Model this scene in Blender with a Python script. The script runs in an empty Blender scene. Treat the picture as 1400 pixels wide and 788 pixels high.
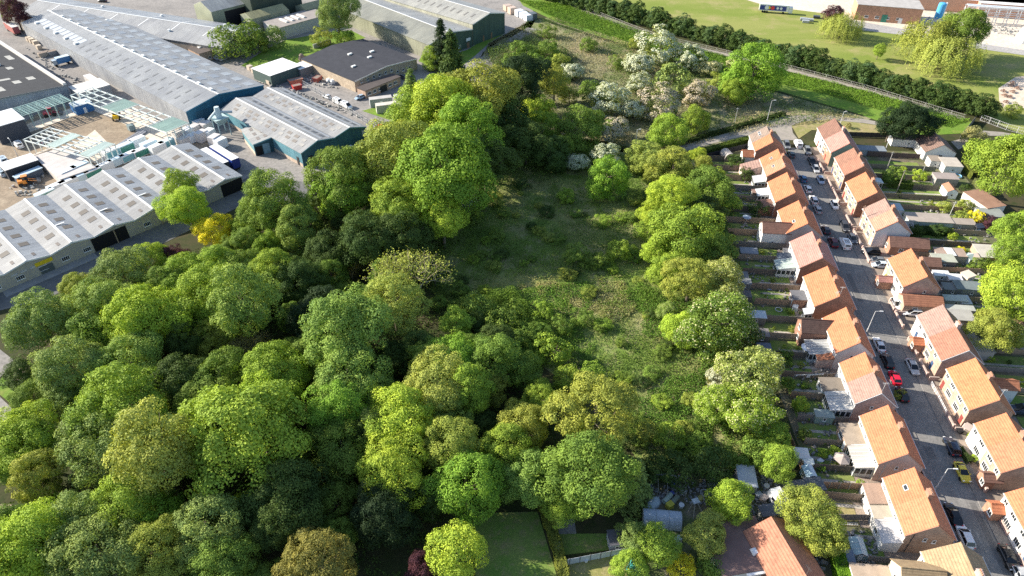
import bpy, math, random
import numpy as np
from mathutils import Vector, Matrix

random.seed(7)
RNG = np.random.default_rng(11)
C = bpy.context.scene.collection
PI = math.pi
R_ = math.radians

# ------------------------------------------------------------------ camera geometry (height 105 m, pitch 38.6 deg)
FPX, PITCH, HCAM = 946.0, R_(38.6), 105.0
def G(px, py, z=0.0):
    u = (px - 700) / FPX; v = (py - 394) / FPX
    d = (u, math.cos(PITCH) - v * math.sin(PITCH), -math.sin(PITCH) - v * math.cos(PITCH))
    t = (HCAM - z) / -d[2]
    return Vector((d[0] * t, d[1] * t, z))
SA = R_(5.8)                               # the street runs 5.8 degrees off the view axis
ES = (math.sin(SA), math.cos(SA)); EW = (math.cos(SA), -math.sin(SA))
def S(w, s, z=0.0):                        # street frame: w across, s along
    return Vector((w * EW[0] + s * ES[0], w * EW[1] + s * ES[1], z))
def WS(px, py, z=0.0):
    p = G(px, py, z); return p.x * EW[0] + p.y * EW[1], p.x * ES[0] + p.y * ES[1]

# ------------------------------------------------------------------ materials
def new_mat(name):
    m = bpy.data.materials.new(name); m.use_nodes = True
    nt = m.node_tree; nt.nodes.clear()
    out = nt.nodes.new('ShaderNodeOutputMaterial')
    return m, nt, out
def nd(nt, typ, **kw):
    n = nt.nodes.new(typ)
    for k, v in kw.items(): setattr(n, k, v)
    return n
def mixc(nt, fac, a, b, mode='MIX'):
    n = nd(nt, 'ShaderNodeMix', data_type='RGBA', blend_type=mode)
    for sock, val in ((n.inputs[0], fac), (n.inputs[6], a), (n.inputs[7], b)):
        if hasattr(val, 'links') or isinstance(val, bpy.types.NodeSocket): nt.links.new(val, sock)
        elif isinstance(val, (int, float)): sock.default_value = val
        else: sock.default_value = (*val, 1) if len(val) == 3 else val
    return n.outputs[2]
def mathn(nt, op, a, b=None):
    n = nd(nt, 'ShaderNodeMath', operation=op)
    for i, val in enumerate((a, b)):
        if val is None: continue
        if isinstance(val, bpy.types.NodeSocket): nt.links.new(val, n.inputs[i])
        else: n.inputs[i].default_value = val
    return n.outputs[0]
def noise(nt, vec, scale, detail=3, rough=.6):
    n = nd(nt, 'ShaderNodeTexNoise'); n.inputs['Scale'].default_value = scale
    n.inputs['Detail'].default_value = detail; n.inputs['Roughness'].default_value = rough
    nt.links.new(vec, n.inputs['Vector']); return n.outputs[0]
def ramp(nt, fac, lo, hi):
    n = nd(nt, 'ShaderNodeMapRange'); n.inputs[1].default_value = lo; n.inputs[2].default_value = hi
    nt.links.new(fac, n.inputs[0]); return n.outputs[0]
def objvec(nt): return nd(nt, 'ShaderNodeTexCoord').outputs['Object']
def objcol(nt): return nd(nt, 'ShaderNodeObjectInfo').outputs['Color']
def wave(nt, vec, scale, direction='X', dist=0., prof='SIN'):
    n = nd(nt, 'ShaderNodeTexWave', bands_direction=direction, wave_profile=prof)
    n.inputs['Scale'].default_value = scale; n.inputs['Distortion'].default_value = dist
    nt.links.new(vec, n.inputs['Vector']); return n.outputs[1]
def principled(nt, out, col, rough=.7, metal=0., spec=.3, bump=None, bs=.3, bd=.05):
    b = nd(nt, 'ShaderNodeBsdfPrincipled')
    if isinstance(col, bpy.types.NodeSocket): nt.links.new(col, b.inputs['Base Color'])
    else: b.inputs['Base Color'].default_value = (*col, 1)
    b.inputs['Roughness'].default_value = rough; b.inputs['Metallic'].default_value = metal
    b.inputs['Specular IOR Level'].default_value = spec
    if bump is not None:
        bn = nd(nt, 'ShaderNodeBump'); bn.inputs['Strength'].default_value = bs; bn.inputs['Distance'].default_value = bd
        nt.links.new(bump, bn.inputs['Height']); nt.links.new(bn.outputs[0], b.inputs['Normal'])
    nt.links.new(b.outputs[0], out.inputs[0]); return b
def m_plain(name, rough=.7, amt=.35, scale=.8, spec=.3, metal=0.):      # object colour with uneven weathering
    m, nt, out = new_mat(name); v = objvec(nt)
    n1 = noise(nt, v, scale, 4); n2 = noise(nt, v, scale * 9, 2)
    f = mathn(nt, 'MULTIPLY_ADD', n1, amt * 1.4); f.node.inputs[2].default_value = 1 - amt * .7
    f2 = mathn(nt, 'MULTIPLY_ADD', n2, amt * .7); f2.node.inputs[2].default_value = 1 - amt * .35
    k = mathn(nt, 'MULTIPLY', f, f2)
    cc = nd(nt, 'ShaderNodeCombineColor')
    for i in range(3): nt.links.new(k, cc.inputs[i])
    col = mixc(nt, 1., objcol(nt), cc.outputs[0], 'MULTIPLY')
    principled(nt, out, col, rough, metal, spec); return m
def m_tile(name):                                                        # clay tiles in courses
    m, nt, out = new_mat(name); v = objvec(nt)
    w = wave(nt, v, 1.15, 'Z', .4, 'SAW'); w2 = wave(nt, v, .55, 'Y', 1.5)
    n = noise(nt, v, 1.1, 5, .7); n2 = noise(nt, v, 7., 2)
    mp = nd(nt, 'ShaderNodeMapping'); mp.inputs['Scale'].default_value = (1.5, .5, .35); nt.links.new(v, mp.inputs['Vector'])
    n3 = noise(nt, mp.outputs[0], 1.2, 4, .7)
    c1 = mixc(nt, ramp(nt, n, .3, .75), (.72, .70, .70), (1.16, 1.13, 1.08))
    c2 = mixc(nt, ramp(nt, w, .05, .4), (.70, .68, .68), (1.04, 1.04, 1.04))
    c3 = mixc(nt, ramp(nt, n2, .35, .65), (.84, .84, .85), (1.1, 1.1, 1.1))
    c4 = mixc(nt, ramp(nt, n3, .52, .72), (1., 1., 1.), (.78, .80, .80))
    col = mixc(nt, 1., mixc(nt, 1., objcol(nt), c1, 'MULTIPLY'), mixc(nt, 1., c2, mixc(nt, 1., c3, c4, 'MULTIPLY'), 'MULTIPLY'), 'MULTIPLY')
    principled(nt, out, col, .82, 0, .2, w, .6, .05); return m
def m_corr(name, axis='Y', period=1., streak='X'):                       # profiled sheet roofing, dirt streaks down the slope
    m, nt, out = new_mat(name); v = objvec(nt)
    w = wave(nt, v, 1.6 * period, axis); w2 = wave(nt, v, .16 * period, axis, .6, 'SAW')
    mp = nd(nt, 'ShaderNodeMapping'); mp.inputs['Scale'].default_value = (.12, 1.3, .1) if axis == 'Y' else (1.3, .12, .1)
    nt.links.new(v, mp.inputs['Vector'])
    n = noise(nt, mp.outputs[0], .8, 5, .7); n2 = noise(nt, v, .12, 3)
    c = mixc(nt, ramp(nt, n, .3, .7), (.72, .72, .71), (1.1, 1.1, 1.1))
    c2 = mixc(nt, ramp(nt, n2, .35, .65), (.82, .83, .85), (1.08, 1.08, 1.06))
    c3 = mixc(nt, ramp(nt, w, 0., .6), (.86, .86, .87), (1., 1., 1.))
    c4 = mixc(nt, ramp(nt, w2, 0., .06), (.8, .8, .8), (1., 1., 1.))
    col = mixc(nt, 1., mixc(nt, 1., objcol(nt), c, 'MULTIPLY'), mixc(nt, 1., mixc(nt, 1., c2, c4, 'MULTIPLY'), c3, 'MULTIPLY'), 'MULTIPLY')
    principled(nt, out, col, .55, 0, .35, w, .4, .04); return m
def m_brick(name):
    m, nt, out = new_mat(name); v = objvec(nt)
    sp = nd(nt, 'ShaderNodeSeparateXYZ'); nt.links.new(v, sp.inputs[0])
    h = mathn(nt, 'ADD', sp.outputs[0], sp.outputs[1])
    cb = nd(nt, 'ShaderNodeCombineXYZ'); nt.links.new(h, cb.inputs[0]); nt.links.new(sp.outputs[2], cb.inputs[1])
    b = nd(nt, 'ShaderNodeTexBrick'); b.inputs['Scale'].default_value = 1.
    b.inputs['Brick Width'].default_value = .45; b.inputs['Row Height'].default_value = .16; b.inputs['Mortar Size'].default_value = .012
    b.inputs['Color1'].default_value = (1.1, 1.08, 1.05, 1); b.inputs['Color2'].default_value = (.72, .7, .7, 1); b.inputs['Mortar'].default_value = (1.2, 1.25, 1.3, 1)
    nt.links.new(cb.outputs[0], b.inputs['Vector'])
    n = noise(nt, v, .7, 4); c = mixc(nt, ramp(nt, n, .3, .7), (.8, .8, .8), (1.12, 1.12, 1.12))
    col = mixc(nt, 1., mixc(nt, 1., objcol(nt), b.outputs[0], 'MULTIPLY'), c, 'MULTIPLY')
    principled(nt, out, col, .85, 0, .2); return m
def m_leaf(name, trans=.2, sat=1.):
    m, nt, out = new_mat(name)
    at = nd(nt, 'ShaderNodeAttribute', attribute_name='tint'); t = at.outputs['Fac']
    dark = mixc(nt, 1., objcol(nt), (.62, .72, .72), 'MULTIPLY'); lite = mixc(nt, 1., objcol(nt), (1.42, 1.34, 1.0), 'MULTIPLY')
    col = mixc(nt, t, dark, lite)
    b = principled(nt, out, col, .65, 0, .08)
    tr = nd(nt, 'ShaderNodeBsdfTranslucent'); tc = mixc(nt, 1., col, (1.25, 1.2, .6), 'MULTIPLY'); nt.links.new(tc, tr.inputs[0])
    mx = nd(nt, 'ShaderNodeMixShader'); mx.inputs[0].default_value = trans
    nt.links.new(b.outputs[0], mx.inputs[1]); nt.links.new(tr.outputs[0], mx.inputs[2]); nt.links.new(mx.outputs[0], out.inputs[0])
    return m
def m_ground(name, cols, s1, s2, s3, rough=.95, bump=.0, stretch=None):   # three colours mixed by noise at three sizes
    m, nt, out = new_mat(name); v = objvec(nt)
    if stretch:
        mp = nd(nt, 'ShaderNodeMapping'); mp.inputs['Scale'].default_value = (*stretch[:2], 1); mp.inputs['Rotation'].default_value = (0, 0, stretch[2])
        nt.links.new(v, mp.inputs['Vector']); vv = mp.outputs[0]
    else: vv = v
    n1 = noise(nt, vv, s1, 4, .65); n2 = noise(nt, v, s2, 4, .7); n3 = noise(nt, v, s3, 3, .7)
    a = mixc(nt, ramp(nt, n1, .38, .62), cols[0], cols[1])
    a = mixc(nt, ramp(nt, n2, .50, .68), a, cols[2])
    k = mixc(nt, ramp(nt, n3, .25, .75), (.68, .70, .68), (1.28, 1.26, 1.25))
    a = mixc(nt, 1., a, k, 'MULTIPLY')
    principled(nt, out, a, rough, 0, .15, n3 if bump else None, bump, .15); return m
def m_glass(name, col, rough=.08):
    m, nt, out = new_mat(name); principled(nt, out, col, rough, 0, .6); return m

MP = m_plain('weathered_paint', .7, .22, .5)
MS = m_plain('smooth_paint', .4, .1, .4, .5)
MC = m_plain('car_paint', .25, .06, .5, .6)
MW = m_plain('weathered_wood', .85, .5, 1.4, .15)
MF = m_plain('felt_and_concrete', .9, .45, .45, .15)
MT = m_tile('clay_tile'); MB_ = m_brick('brickwork')
MCY = m_corr('sheet_roof_y', 'Y'); MCX = m_corr('sheet_roof_x', 'X')
ML = m_leaf('leaf'); MBL = m_leaf('petal', .15)
MGL = m_glass('window_glass', (.03, .035, .04)); MCG = m_glass('car_glass', (.012, .014, .018), .05)
MRU = m_plain('rubber', .8, .2, 2.); MBK = m_plain('bark', .9, .4, 1.)
MRF = m_plain('rooflight_sheet', .6, .35, .25, .2)

# ------------------------------------------------------------------ mesh builder
class MB:
    def __init__(s): s.v = []; s.f = []
    def quad(s, *p):
        i = len(s.v); s.v += [tuple(q) for q in p]; s.f.append(tuple(range(i, i + len(p)))); return s
    def hexa(s, b, t):                      # bottom ring, top ring (counter-clockwise seen from above)
        i = len(s.v); n = len(b); s.v += [tuple(q) for q in b] + [tuple(q) for q in t]
        s.f.append(tuple(range(i + n - 1, i - 1, -1))); s.f.append(tuple(range(i + n, i + 2 * n)))
        for k in range(n):
            k2 = (k + 1) % n; s.f.append((i + k, i + k2, i + n + k2, i + n + k))
        return s
    def box(s, x0, x1, y0, y1, z0, z1):
        r = ((x0, y0), (x1, y0), (x1, y1), (x0, y1))
        return s.hexa([(x, y, z0) for x, y in r], [(x, y, z1) for x, y in r])
    def rbox(s, cx, cy, z0, z1, sx, sy, a=0., tp=1.):
        c, n = math.cos(a), math.sin(a); r = ((-1, -1), (1, -1), (1, 1), (-1, 1))
        f = lambda k, z: [(cx + x * sx * k / 2 * c - y * sy * k / 2 * n, cy + x * sx * k / 2 * n + y * sy * k / 2 * c, z) for x, y in r]
        return s.hexa(f(1, z0), f(tp, z1))
    def tube(s, p, q, r0, r1=None, n=6):
        p, q = Vector(p), Vector(q); d = (q - p)
        if d.length < 1e-6: return s
        d.normalize(); a = d.orthogonal().normalized(); b = d.cross(a); r1 = r0 if r1 is None else r1
        ring = lambda c, r: [tuple(c + (a * math.cos(2 * PI * k / n) + b * math.sin(2 * PI * k / n)) * r) for k in range(n)]
        return s.hexa(ring(p, r0), ring(q, r1))
    def slab(s, p, t):                      # a flat panel p (4 points) thickened downwards by t
        return s.hexa([(x, y, z - t) for x, y, z in p], p)
    def dome(s, cx, cy, cz, rx, ry, rz, n=10, m=5, full=False):
        i0 = len(s.v); lo = -PI / 2 if full else 0.
        for a in range(m + 1):
            t = lo + (PI / 2 - lo) * a / m
            for k in range(n):
                u = 2 * PI * k / n; s.v.append((cx + rx * math.cos(t) * math.cos(u), cy + ry * math.cos(t) * math.sin(u), cz + rz * math.sin(t)))
        for a in range(m):
            for k in range(n):
                k2 = (k + 1) % n; s.f.append((i0 + a * n + k, i0 + a * n + k2, i0 + (a + 1) * n + k2, i0 + (a + 1) * n + k))
        return s
    def mesh(s, name, mt):
        me = bpy.data.meshes.new(name); me.from_pydata(s.v, [], s.f); me.update(); me.materials.append(mt); return me
    def build(s, name, mt, parent=None, col=(.5, .5, .5), loc=None, rz=0., smooth=False):
        return put(s.mesh(name, mt), name, parent, loc, rz, col, smooth)
def put(me, name, parent=None, loc=None, rz=0., col=None, smooth=False):
    o = bpy.data.objects.new(name, me); C.objects.link(o)
    if parent: o.parent = parent
    if loc is not None: o.location = loc
    if rz: o.rotation_euler = (0, 0, rz)
    if col is not None: o.color = (*col, 1)
    if smooth:
        for p in me.polygons: p.use_smooth = True
    return o
def tag(o, label, cat, group=None, kind=None):
    if label: o['label'] = label
    if cat: o['category'] = cat
    if group: o['group'] = group
    if kind: o['kind'] = kind
    return o
def thing(name, label, cat, loc=(0, 0, 0), rz=0., group=None):
    o = bpy.data.objects.new(name, None); C.objects.link(o); o.location = loc; o.rotation_euler = (0, 0, rz)
    o.empty_display_size = .3
    return tag(o, label, cat, group)
def dup(root, loc, rz, label, group=None, sc=None):
    r = root.copy(); C.objects.link(r); r.location = loc; r.rotation_euler = (0, 0, rz)
    if sc: r.scale = (sc, sc, sc)
    r['label'] = label
    if group: r['group'] = group
    for ch in list(root.children):
        c = ch.copy(); C.objects.link(c); c.parent = r
        for g in ch.children:
            d = g.copy(); C.objects.link(d); d.parent = c
    return r
def recolour(root, name, col):
    for ch in root.children:
        if ch.name.split('.')[0] == name: ch.color = (*col, 1)
def sheet(name, pts, z, mt, label=None, kind='structure', col=(.5, .5, .5)):
    b = MB(); b.quad(*[(p[0], p[1], z) for p in pts])
    o = b.build(name, mt, None, col); o['kind'] = kind
    me = o.data
    if me.polygons[0].normal.z < 0: me.flip_normals()
    return o
def PX(*pts): return [G(x, y) for x, y in pts]
# ------------------------------------------------------------------ foliage
def leaf_mesh(name, pos, nrm, size, tint, mt, extra=None, asp=.72):
    n = len(pos); r = RNG.normal(size=(n, 3))
    nrm = nrm / np.linalg.norm(nrm, axis=1, keepdims=True)
    a = np.cross(nrm, r); a /= np.linalg.norm(a, axis=1, keepdims=True) + 1e-9
    b = np.cross(nrm, a); s = np.asarray(size).reshape(-1, 1) * np.ones((n, 1))
    fold = nrm * s * .12
    V = np.empty((n, 4, 3)); V[:, 0] = pos - a * s; V[:, 1] = pos - b * s * asp + fold; V[:, 2] = pos + a * s; V[:, 3] = pos + b * s * asp + fold
    V = V.reshape(-1, 3); F = np.arange(4 * n, dtype=np.int32)
    ev = len(V); nf = n
    loops = F; starts = np.arange(0, 4 * n, 4, dtype=np.int32)
    me = bpy.data.meshes.new(name)
    me.vertices.add(ev); me.vertices.foreach_set('co', V.astype(np.float32).ravel())
    me.loops.add(len(loops)); me.loops.foreach_set('vertex_index', loops)
    me.polygons.add(nf); me.polygons.foreach_set('loop_start', starts)
    me.update(calc_edges=True); me.validate()
    at = me.attributes.new('tint', 'FLOAT', 'FACE'); at.data.foreach_set('value', np.clip(tint, 0, 1).astype(np.float32))
    me.materials.append(mt); return me
def unit(n, zmin=-1.):
    v = RNG.normal(size=(int(n * 2.5) + 20, 3)); v /= np.linalg.norm(v, axis=1, keepdims=True)
    v = v[v[:, 2] > zmin]; return v[:n]
def lobes(d, k=5, amp=.16):                 # uneven outline
    f = np.ones(len(d))
    for _ in range(k):
        q = unit(1)[0]; f += amp * np.maximum(0, d @ q) ** 3 * RNG.choice([-1.0, 1.0, 1.1])
    return f
def clumps_on(R, Hh, n, zmin, amp=.2, shell=.80, multi=0):
    if not multi:
        d = unit(n, zmin); f = lobes(d, 9, amp)
        return d, d * np.array([R, R, Hh]) * (f * shell * RNG.uniform(.84, 1.1, n))[:, None]
    a0 = RNG.uniform(0, 2 * PI); sub_ = [(np.array([0, 0, Hh * .12]), R * .66, Hh * .86)]      # a leading dome and its irregular side domes
    for k in range(multi):
        a = a0 + 2 * PI * k / multi + RNG.normal(0, .35); q = R * RNG.uniform(.40, .70); r = R * RNG.uniform(.28, .50)
        sub_.append((np.array([math.cos(a) * q, math.sin(a) * q, Hh * RNG.uniform(-.45, .42)]), r, r * Hh / R * RNG.uniform(.85, 1.25)))
    D, P = [], []; area = sum(x[1] ** 2 for x in sub_)
    for c, r, h in sub_:
        m = int(n * 1.7 * r * r / area) + 3; d = unit(m, max(zmin, -.75)); x = c + d * np.array([r, r, h]) * (lobes(d, 6, amp) * RNG.uniform(.84, 1.08, len(d)))[:, None]
        keep = np.ones(len(d), bool)
        for c2, r2, h2 in sub_:
            if c2 is not c: keep &= np.linalg.norm((x - c2) / np.array([r2, r2, h2]), axis=1) > .82
        o = x / np.array([R, R, Hh]); o /= np.linalg.norm(o, axis=1, keepdims=True) + 1e-6
        e = d * .7 + o * .5; D.append((e / np.linalg.norm(e, axis=1, keepdims=True))[keep]); P.append(x[keep])
    return np.concatenate(D), np.concatenate(P) * .92
def crown_pts(R, Hh, zc, n, rc, leaf, dens, zmin=-.65, amp=.2, up=.35, multi=0):
    P, N, T = [], [], []
    d, c = clumps_on(R, Hh, n, zmin, amp, .8, multi)
    d2, c2 = clumps_on(R * .6, Hh * .6, n // 3, zmin, amp)
    for dd, cc, w in [(x, y, 1.) for x, y in zip(d, c)] + [(x, y, .6) for x, y in zip(d2, c2)]:
        r = rc * RNG.uniform(.5, 1.6); m = int(dens * w * r * r / (leaf * leaf)) + 4
        q = RNG.normal(size=(m, 3)) + dd * .75 + np.array([0, 0, up]); q /= np.linalg.norm(q, axis=1, keepdims=True)
        P.append(cc + q * np.array([r, r, r * .8]) * RNG.uniform(.72, 1.08, (m, 1)) + np.array([0, 0, zc]))
        N.append(q * 1.0 + RNG.normal(size=(m, 3)) * .34 + np.array([0, 0, .1]))
        T.append(np.clip(RNG.normal(.42, .16) + RNG.normal(0, .09, m), 0, 1))
    return np.concatenate(P), np.concatenate(N), np.concatenate(T)
def trunk_mb(R, Hh, zc, r0, limbs=6, low=.25):
    b = MB(); top = zc + Hh * .45
    b.tube((0, 0, -.3), (.1, .05, zc * .5), r0, r0 * .75, 8); b.tube((.1, .05, zc * .5), (0, 0, top), r0 * .75, r0 * .25, 7)
    for k in range(limbs):
        a = 2 * PI * k / limbs + random.random(); z = zc * .4 + (top - zc * .4) * random.uniform(.05, .7)
        m = (math.cos(a) * R * .38, math.sin(a) * R * .38, z + Hh * .22); e = (math.cos(a + .3) * R * .72, math.sin(a + .3) * R * .72, z + Hh * .5)
        b.tube((0, 0, z), m, r0 * .4, r0 * .25, 5); b.tube(m, e, r0 * .25, r0 * .08, 4)
    return b
PROTO = {}
def proto(key, R, Hh, zc, crown, trunk, extra=None):
    PROTO.setdefault(key, []).append((R, crown, trunk, extra, zc))
def make_broad(key, R, Hh, zc, n, rc, leaf, dens, seeds=2, r0=.35, zmin=-.65, amp=.22, blossom=None, up=.35, multi=0):
    for _ in range(seeds):
        p, nn, t = crown_pts(R, Hh, zc, n, rc, leaf, dens, zmin, amp, up, multi)
        me = leaf_mesh('crown', p, nn, RNG.uniform(.6, 1.15, len(p)) * leaf, t, ML)
        bm = None
        if blossom:
            frac, bs = blossom; q = p - np.array([0, 0, zc]); rr = np.linalg.norm(q / np.array([R, R, Hh]), axis=1)
            idx = np.where((rr > np.quantile(rr, .42)) & (RNG.random(len(p)) < frac))[0]
            o = q[idx] / np.linalg.norm(q[idx], axis=1, keepdims=True)
            bm = leaf_mesh('blossom', p[idx] + o * .10, nn[idx] + o * .6, RNG.uniform(.6, 1.2, len(idx)) * bs, RNG.uniform(.2, .8, len(idx)), MBL)
        proto(key, R, Hh, zc, me, trunk_mb(R, Hh, zc, r0).mesh('trunk', MBK), bm)
make_broad('oak', 6.2, 5.4, 8.0, 125, 1.15, .15, 2.1, 5, .42, multi=6)
make_broad('tall', 4.6, 6.4, 8.8, 105, .98, .14, 2.1, 4, .34, multi=6)
make_broad('med', 3.8, 3.8, 4.8, 85, .8, .125, 2.1, 4, .24, multi=5)
make_broad('fine', 6.0, 4.9, 7.2, 230, .72, .12, 1.6, 3, .36, -.65, .14, multi=4)
make_broad('bush', 2.0, 1.7, 1.35, 46, .5, .11, 2.0, 3, .08, -.75, .25)
make_broad('dense', 4.6, 4.7, 3.9, 115, .95, .14, 2.1, 4, .26, -.8, multi=6)
make_broad('may', 3.2, 2.9, 2.6, 80, .66, .135, 1.9, 2, .16, -.75, .25, (.97, .145))
make_broad('chestnut', 5.6, 5.4, 6.8, 110, 1.05, .17, 2.1, 2, .4, -.7, .2, (.12, .15), multi=6)
make_broad('cypress', 2.3, 3.6, 3.4, 60, .75, .17, 2.2, 3, .14, -.9, .16, None, .7)
make_broad('ball', 1.6, 1.35, 1.3, 46, .36, .11, 2.2, 2, .06, -.8, .08)
def make_willow():
    for _ in range(2):
        R, Hh, zc = 5.4, 5.0, 6.6; P, N, T = [], [], []
        d, c = clumps_on(R, Hh, 110, -.1, .25, .85)
        for dd, cc in zip(d, c):
            ns = 7
            for _k in range(ns):
                off = RNG.normal(size=3) * .5; L = min(RNG.uniform(2., 5.5), cc[2] + zc - .4); m = int(L * 5)
                tt = np.linspace(0, 1, m); x = cc + off + np.array([dd[0], dd[1], 0]) * (tt[:, None] * .9) * np.array([1, 1, 0]) - np.array([0, 0, 1]) * (tt[:, None] * L)
                x = x + RNG.normal(size=x.shape) * .12; P.append(x + np.array([0, 0, zc])); N.append(np.tile(dd * .9 + np.array([0, 0, .3]), (m, 1)) + RNG.normal(size=(m, 3)) * .4)
                T.append(np.full(m, RNG.uniform(.25, .65)) + RNG.normal(0, .1, m))
        p = np.concatenate(P); me = leaf_mesh('crown', p, np.concatenate(N), RNG.uniform(.14, .26, len(p)), np.concatenate(T), ML, asp=.5)
        proto('willow', R, Hh, zc, me, trunk_mb(R, Hh, zc, .4).mesh('trunk', MBK))
make_willow()
def make_conifer():
    for _ in range(2):
        R, H = 2.6, 9.; P, N, T = [], [], []
        for k in range(120):
            z = .8 + (H - .8) * RNG.random() ** 1.15; rr = R * (1 - z / H) ** .75 + .15; a = RNG.uniform(0, 2 * PI)
            base = np.array([math.cos(a), math.sin(a), 0]); m = int(26 + 40 * rr / R)
            t = RNG.uniform(.35, 1.08, m)[:, None]; x = base * rr * t + np.array([0, 0, z]) - np.array([0, 0, 1]) * t * .35 * rr + RNG.normal(size=(m, 3)) * .22
            P.append(x); N.append(np.tile(base * .6 + np.array([0, 0, .7]), (m, 1)) + RNG.normal(size=(m, 3)) * .45); T.append(np.full(m, RNG.uniform(.2, .6)) + RNG.normal(0, .12, m))
        p = np.concatenate(P); me = leaf_mesh('crown', p, np.concatenate(N), RNG.uniform(.12, .24, len(p)), np.concatenate(T), ML, asp=.5)
        proto('conifer', R, H / 2, H * .45, me, MB().tube((0, 0, -.2), (0, 0, H * .95), .22, .04, 7).mesh('trunk', MBK))
make_conifer()
def make_bare():
    b = MB(); tips = []
    def grow(p, d, L, r, lev):
        q = p + d * L; b.tube(p, q, r, r * .68, 5 if lev < 3 else 3)
        if lev >= 5: tips.append(q); return
        if lev > 2: tips.append(q)
        for _k in range(3 if lev < 4 else 2):
            n = (d + Vector(RNG.normal(size=3)) * .52 + Vector((0, 0, .12))).normalized(); grow(q, n, L * random.uniform(.68, .86), r * .62, lev + 1)
    for k in range(3):
        a = k * 2.1; grow(Vector((0, 0, -.2)), Vector((math.cos(a) * .25, math.sin(a) * .25, 1)).normalized(), 2.6, .22, 0)
    tp = np.array([tuple(t) for t in tips]); m = 5
    p = np.repeat(tp, m, 0) + RNG.normal(size=(len(tp) * m, 3)) * .32
    me = leaf_mesh('crown', p, RNG.normal(size=p.shape) + np.array([-.3, .1, .6]), RNG.uniform(.07, .15, len(p)), RNG.uniform(.2, .8, len(p)), ML)
    proto('bare', 4.4, 4.4, 7., me, b.mesh('branches', MBK))
make_bare()
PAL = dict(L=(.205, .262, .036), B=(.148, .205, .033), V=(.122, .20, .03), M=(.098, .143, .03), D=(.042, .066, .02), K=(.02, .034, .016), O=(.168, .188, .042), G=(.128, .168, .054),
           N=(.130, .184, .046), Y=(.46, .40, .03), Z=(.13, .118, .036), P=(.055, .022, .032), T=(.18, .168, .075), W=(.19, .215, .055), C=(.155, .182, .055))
NAMES = dict(oak='broadleaf_tree', tall='broadleaf_tree', med='broadleaf_tree', fine='feathery_tree', bush='shrub', dense='broadleaf_tree', may='blossoming_tree', chestnut='chestnut_tree',
             cypress='evergreen_tree', ball='shrub', willow='willow_tree', conifer='conifer_tree', bare='bare_tree')
BLOS = {'w': (.52, .54, .46), 'p': (.46, .39, .35), 'c': (.55, .52, .34)}
KCOUNT = {}
def plant(kind, loc, r, col, label, group=None, blos=None, rz=None, sz=1., cat=None):
    i = KCOUNT.get(kind, 0); KCOUNT[kind] = i + 1
    lst = PROTO[kind]; R, crown, trunk, extra, zc = lst[i % len(lst)]
    t = thing(NAMES[kind], label, cat or ('shrub' if kind in ('bush', 'ball') else 'tree'), loc, random.uniform(0, 6.28) if rz is None else rz, group)
    s = r / R; t.scale = (s * random.uniform(.94, 1.06), s * random.uniform(.94, 1.06), s * sz)
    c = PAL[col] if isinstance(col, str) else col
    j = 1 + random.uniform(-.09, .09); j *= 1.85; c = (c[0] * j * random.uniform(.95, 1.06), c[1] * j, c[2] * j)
    put(crown, 'crown', t, col=c); put(trunk, 'branches' if kind == 'bare' else 'trunk', t, col=(.16, .13, .10) if kind != 'bare' else (.30, .26, .17))
    if extra: put(extra, 'blossom', t, col=BLOS[blos or ('c' if kind == 'chestnut' else 'w')])
    return t
def tree(cx, cy, rpx, kind, col, label, group=None, blos=None, sz=1.):
    R, zc = PROTO[kind][0][0], PROTO[kind][0][4]
    z = zc; rpx *= 1.18 if kind in ('oak', 'tall', 'med', 'fine', 'dense') and rpx > 19 and 70 < cx < 660 and not (cx < 460 and cy < 405) else 1.
    for _k in range(4):
        p = G(cx, cy, z); dist = (p - Vector((0, 0, HCAM))).length; r = rpx * dist / FPX; z = zc * r / R * sz
    return plant(kind, (p.x, p.y, 0), r, col, label, group, blos, sz=sz)
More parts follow.
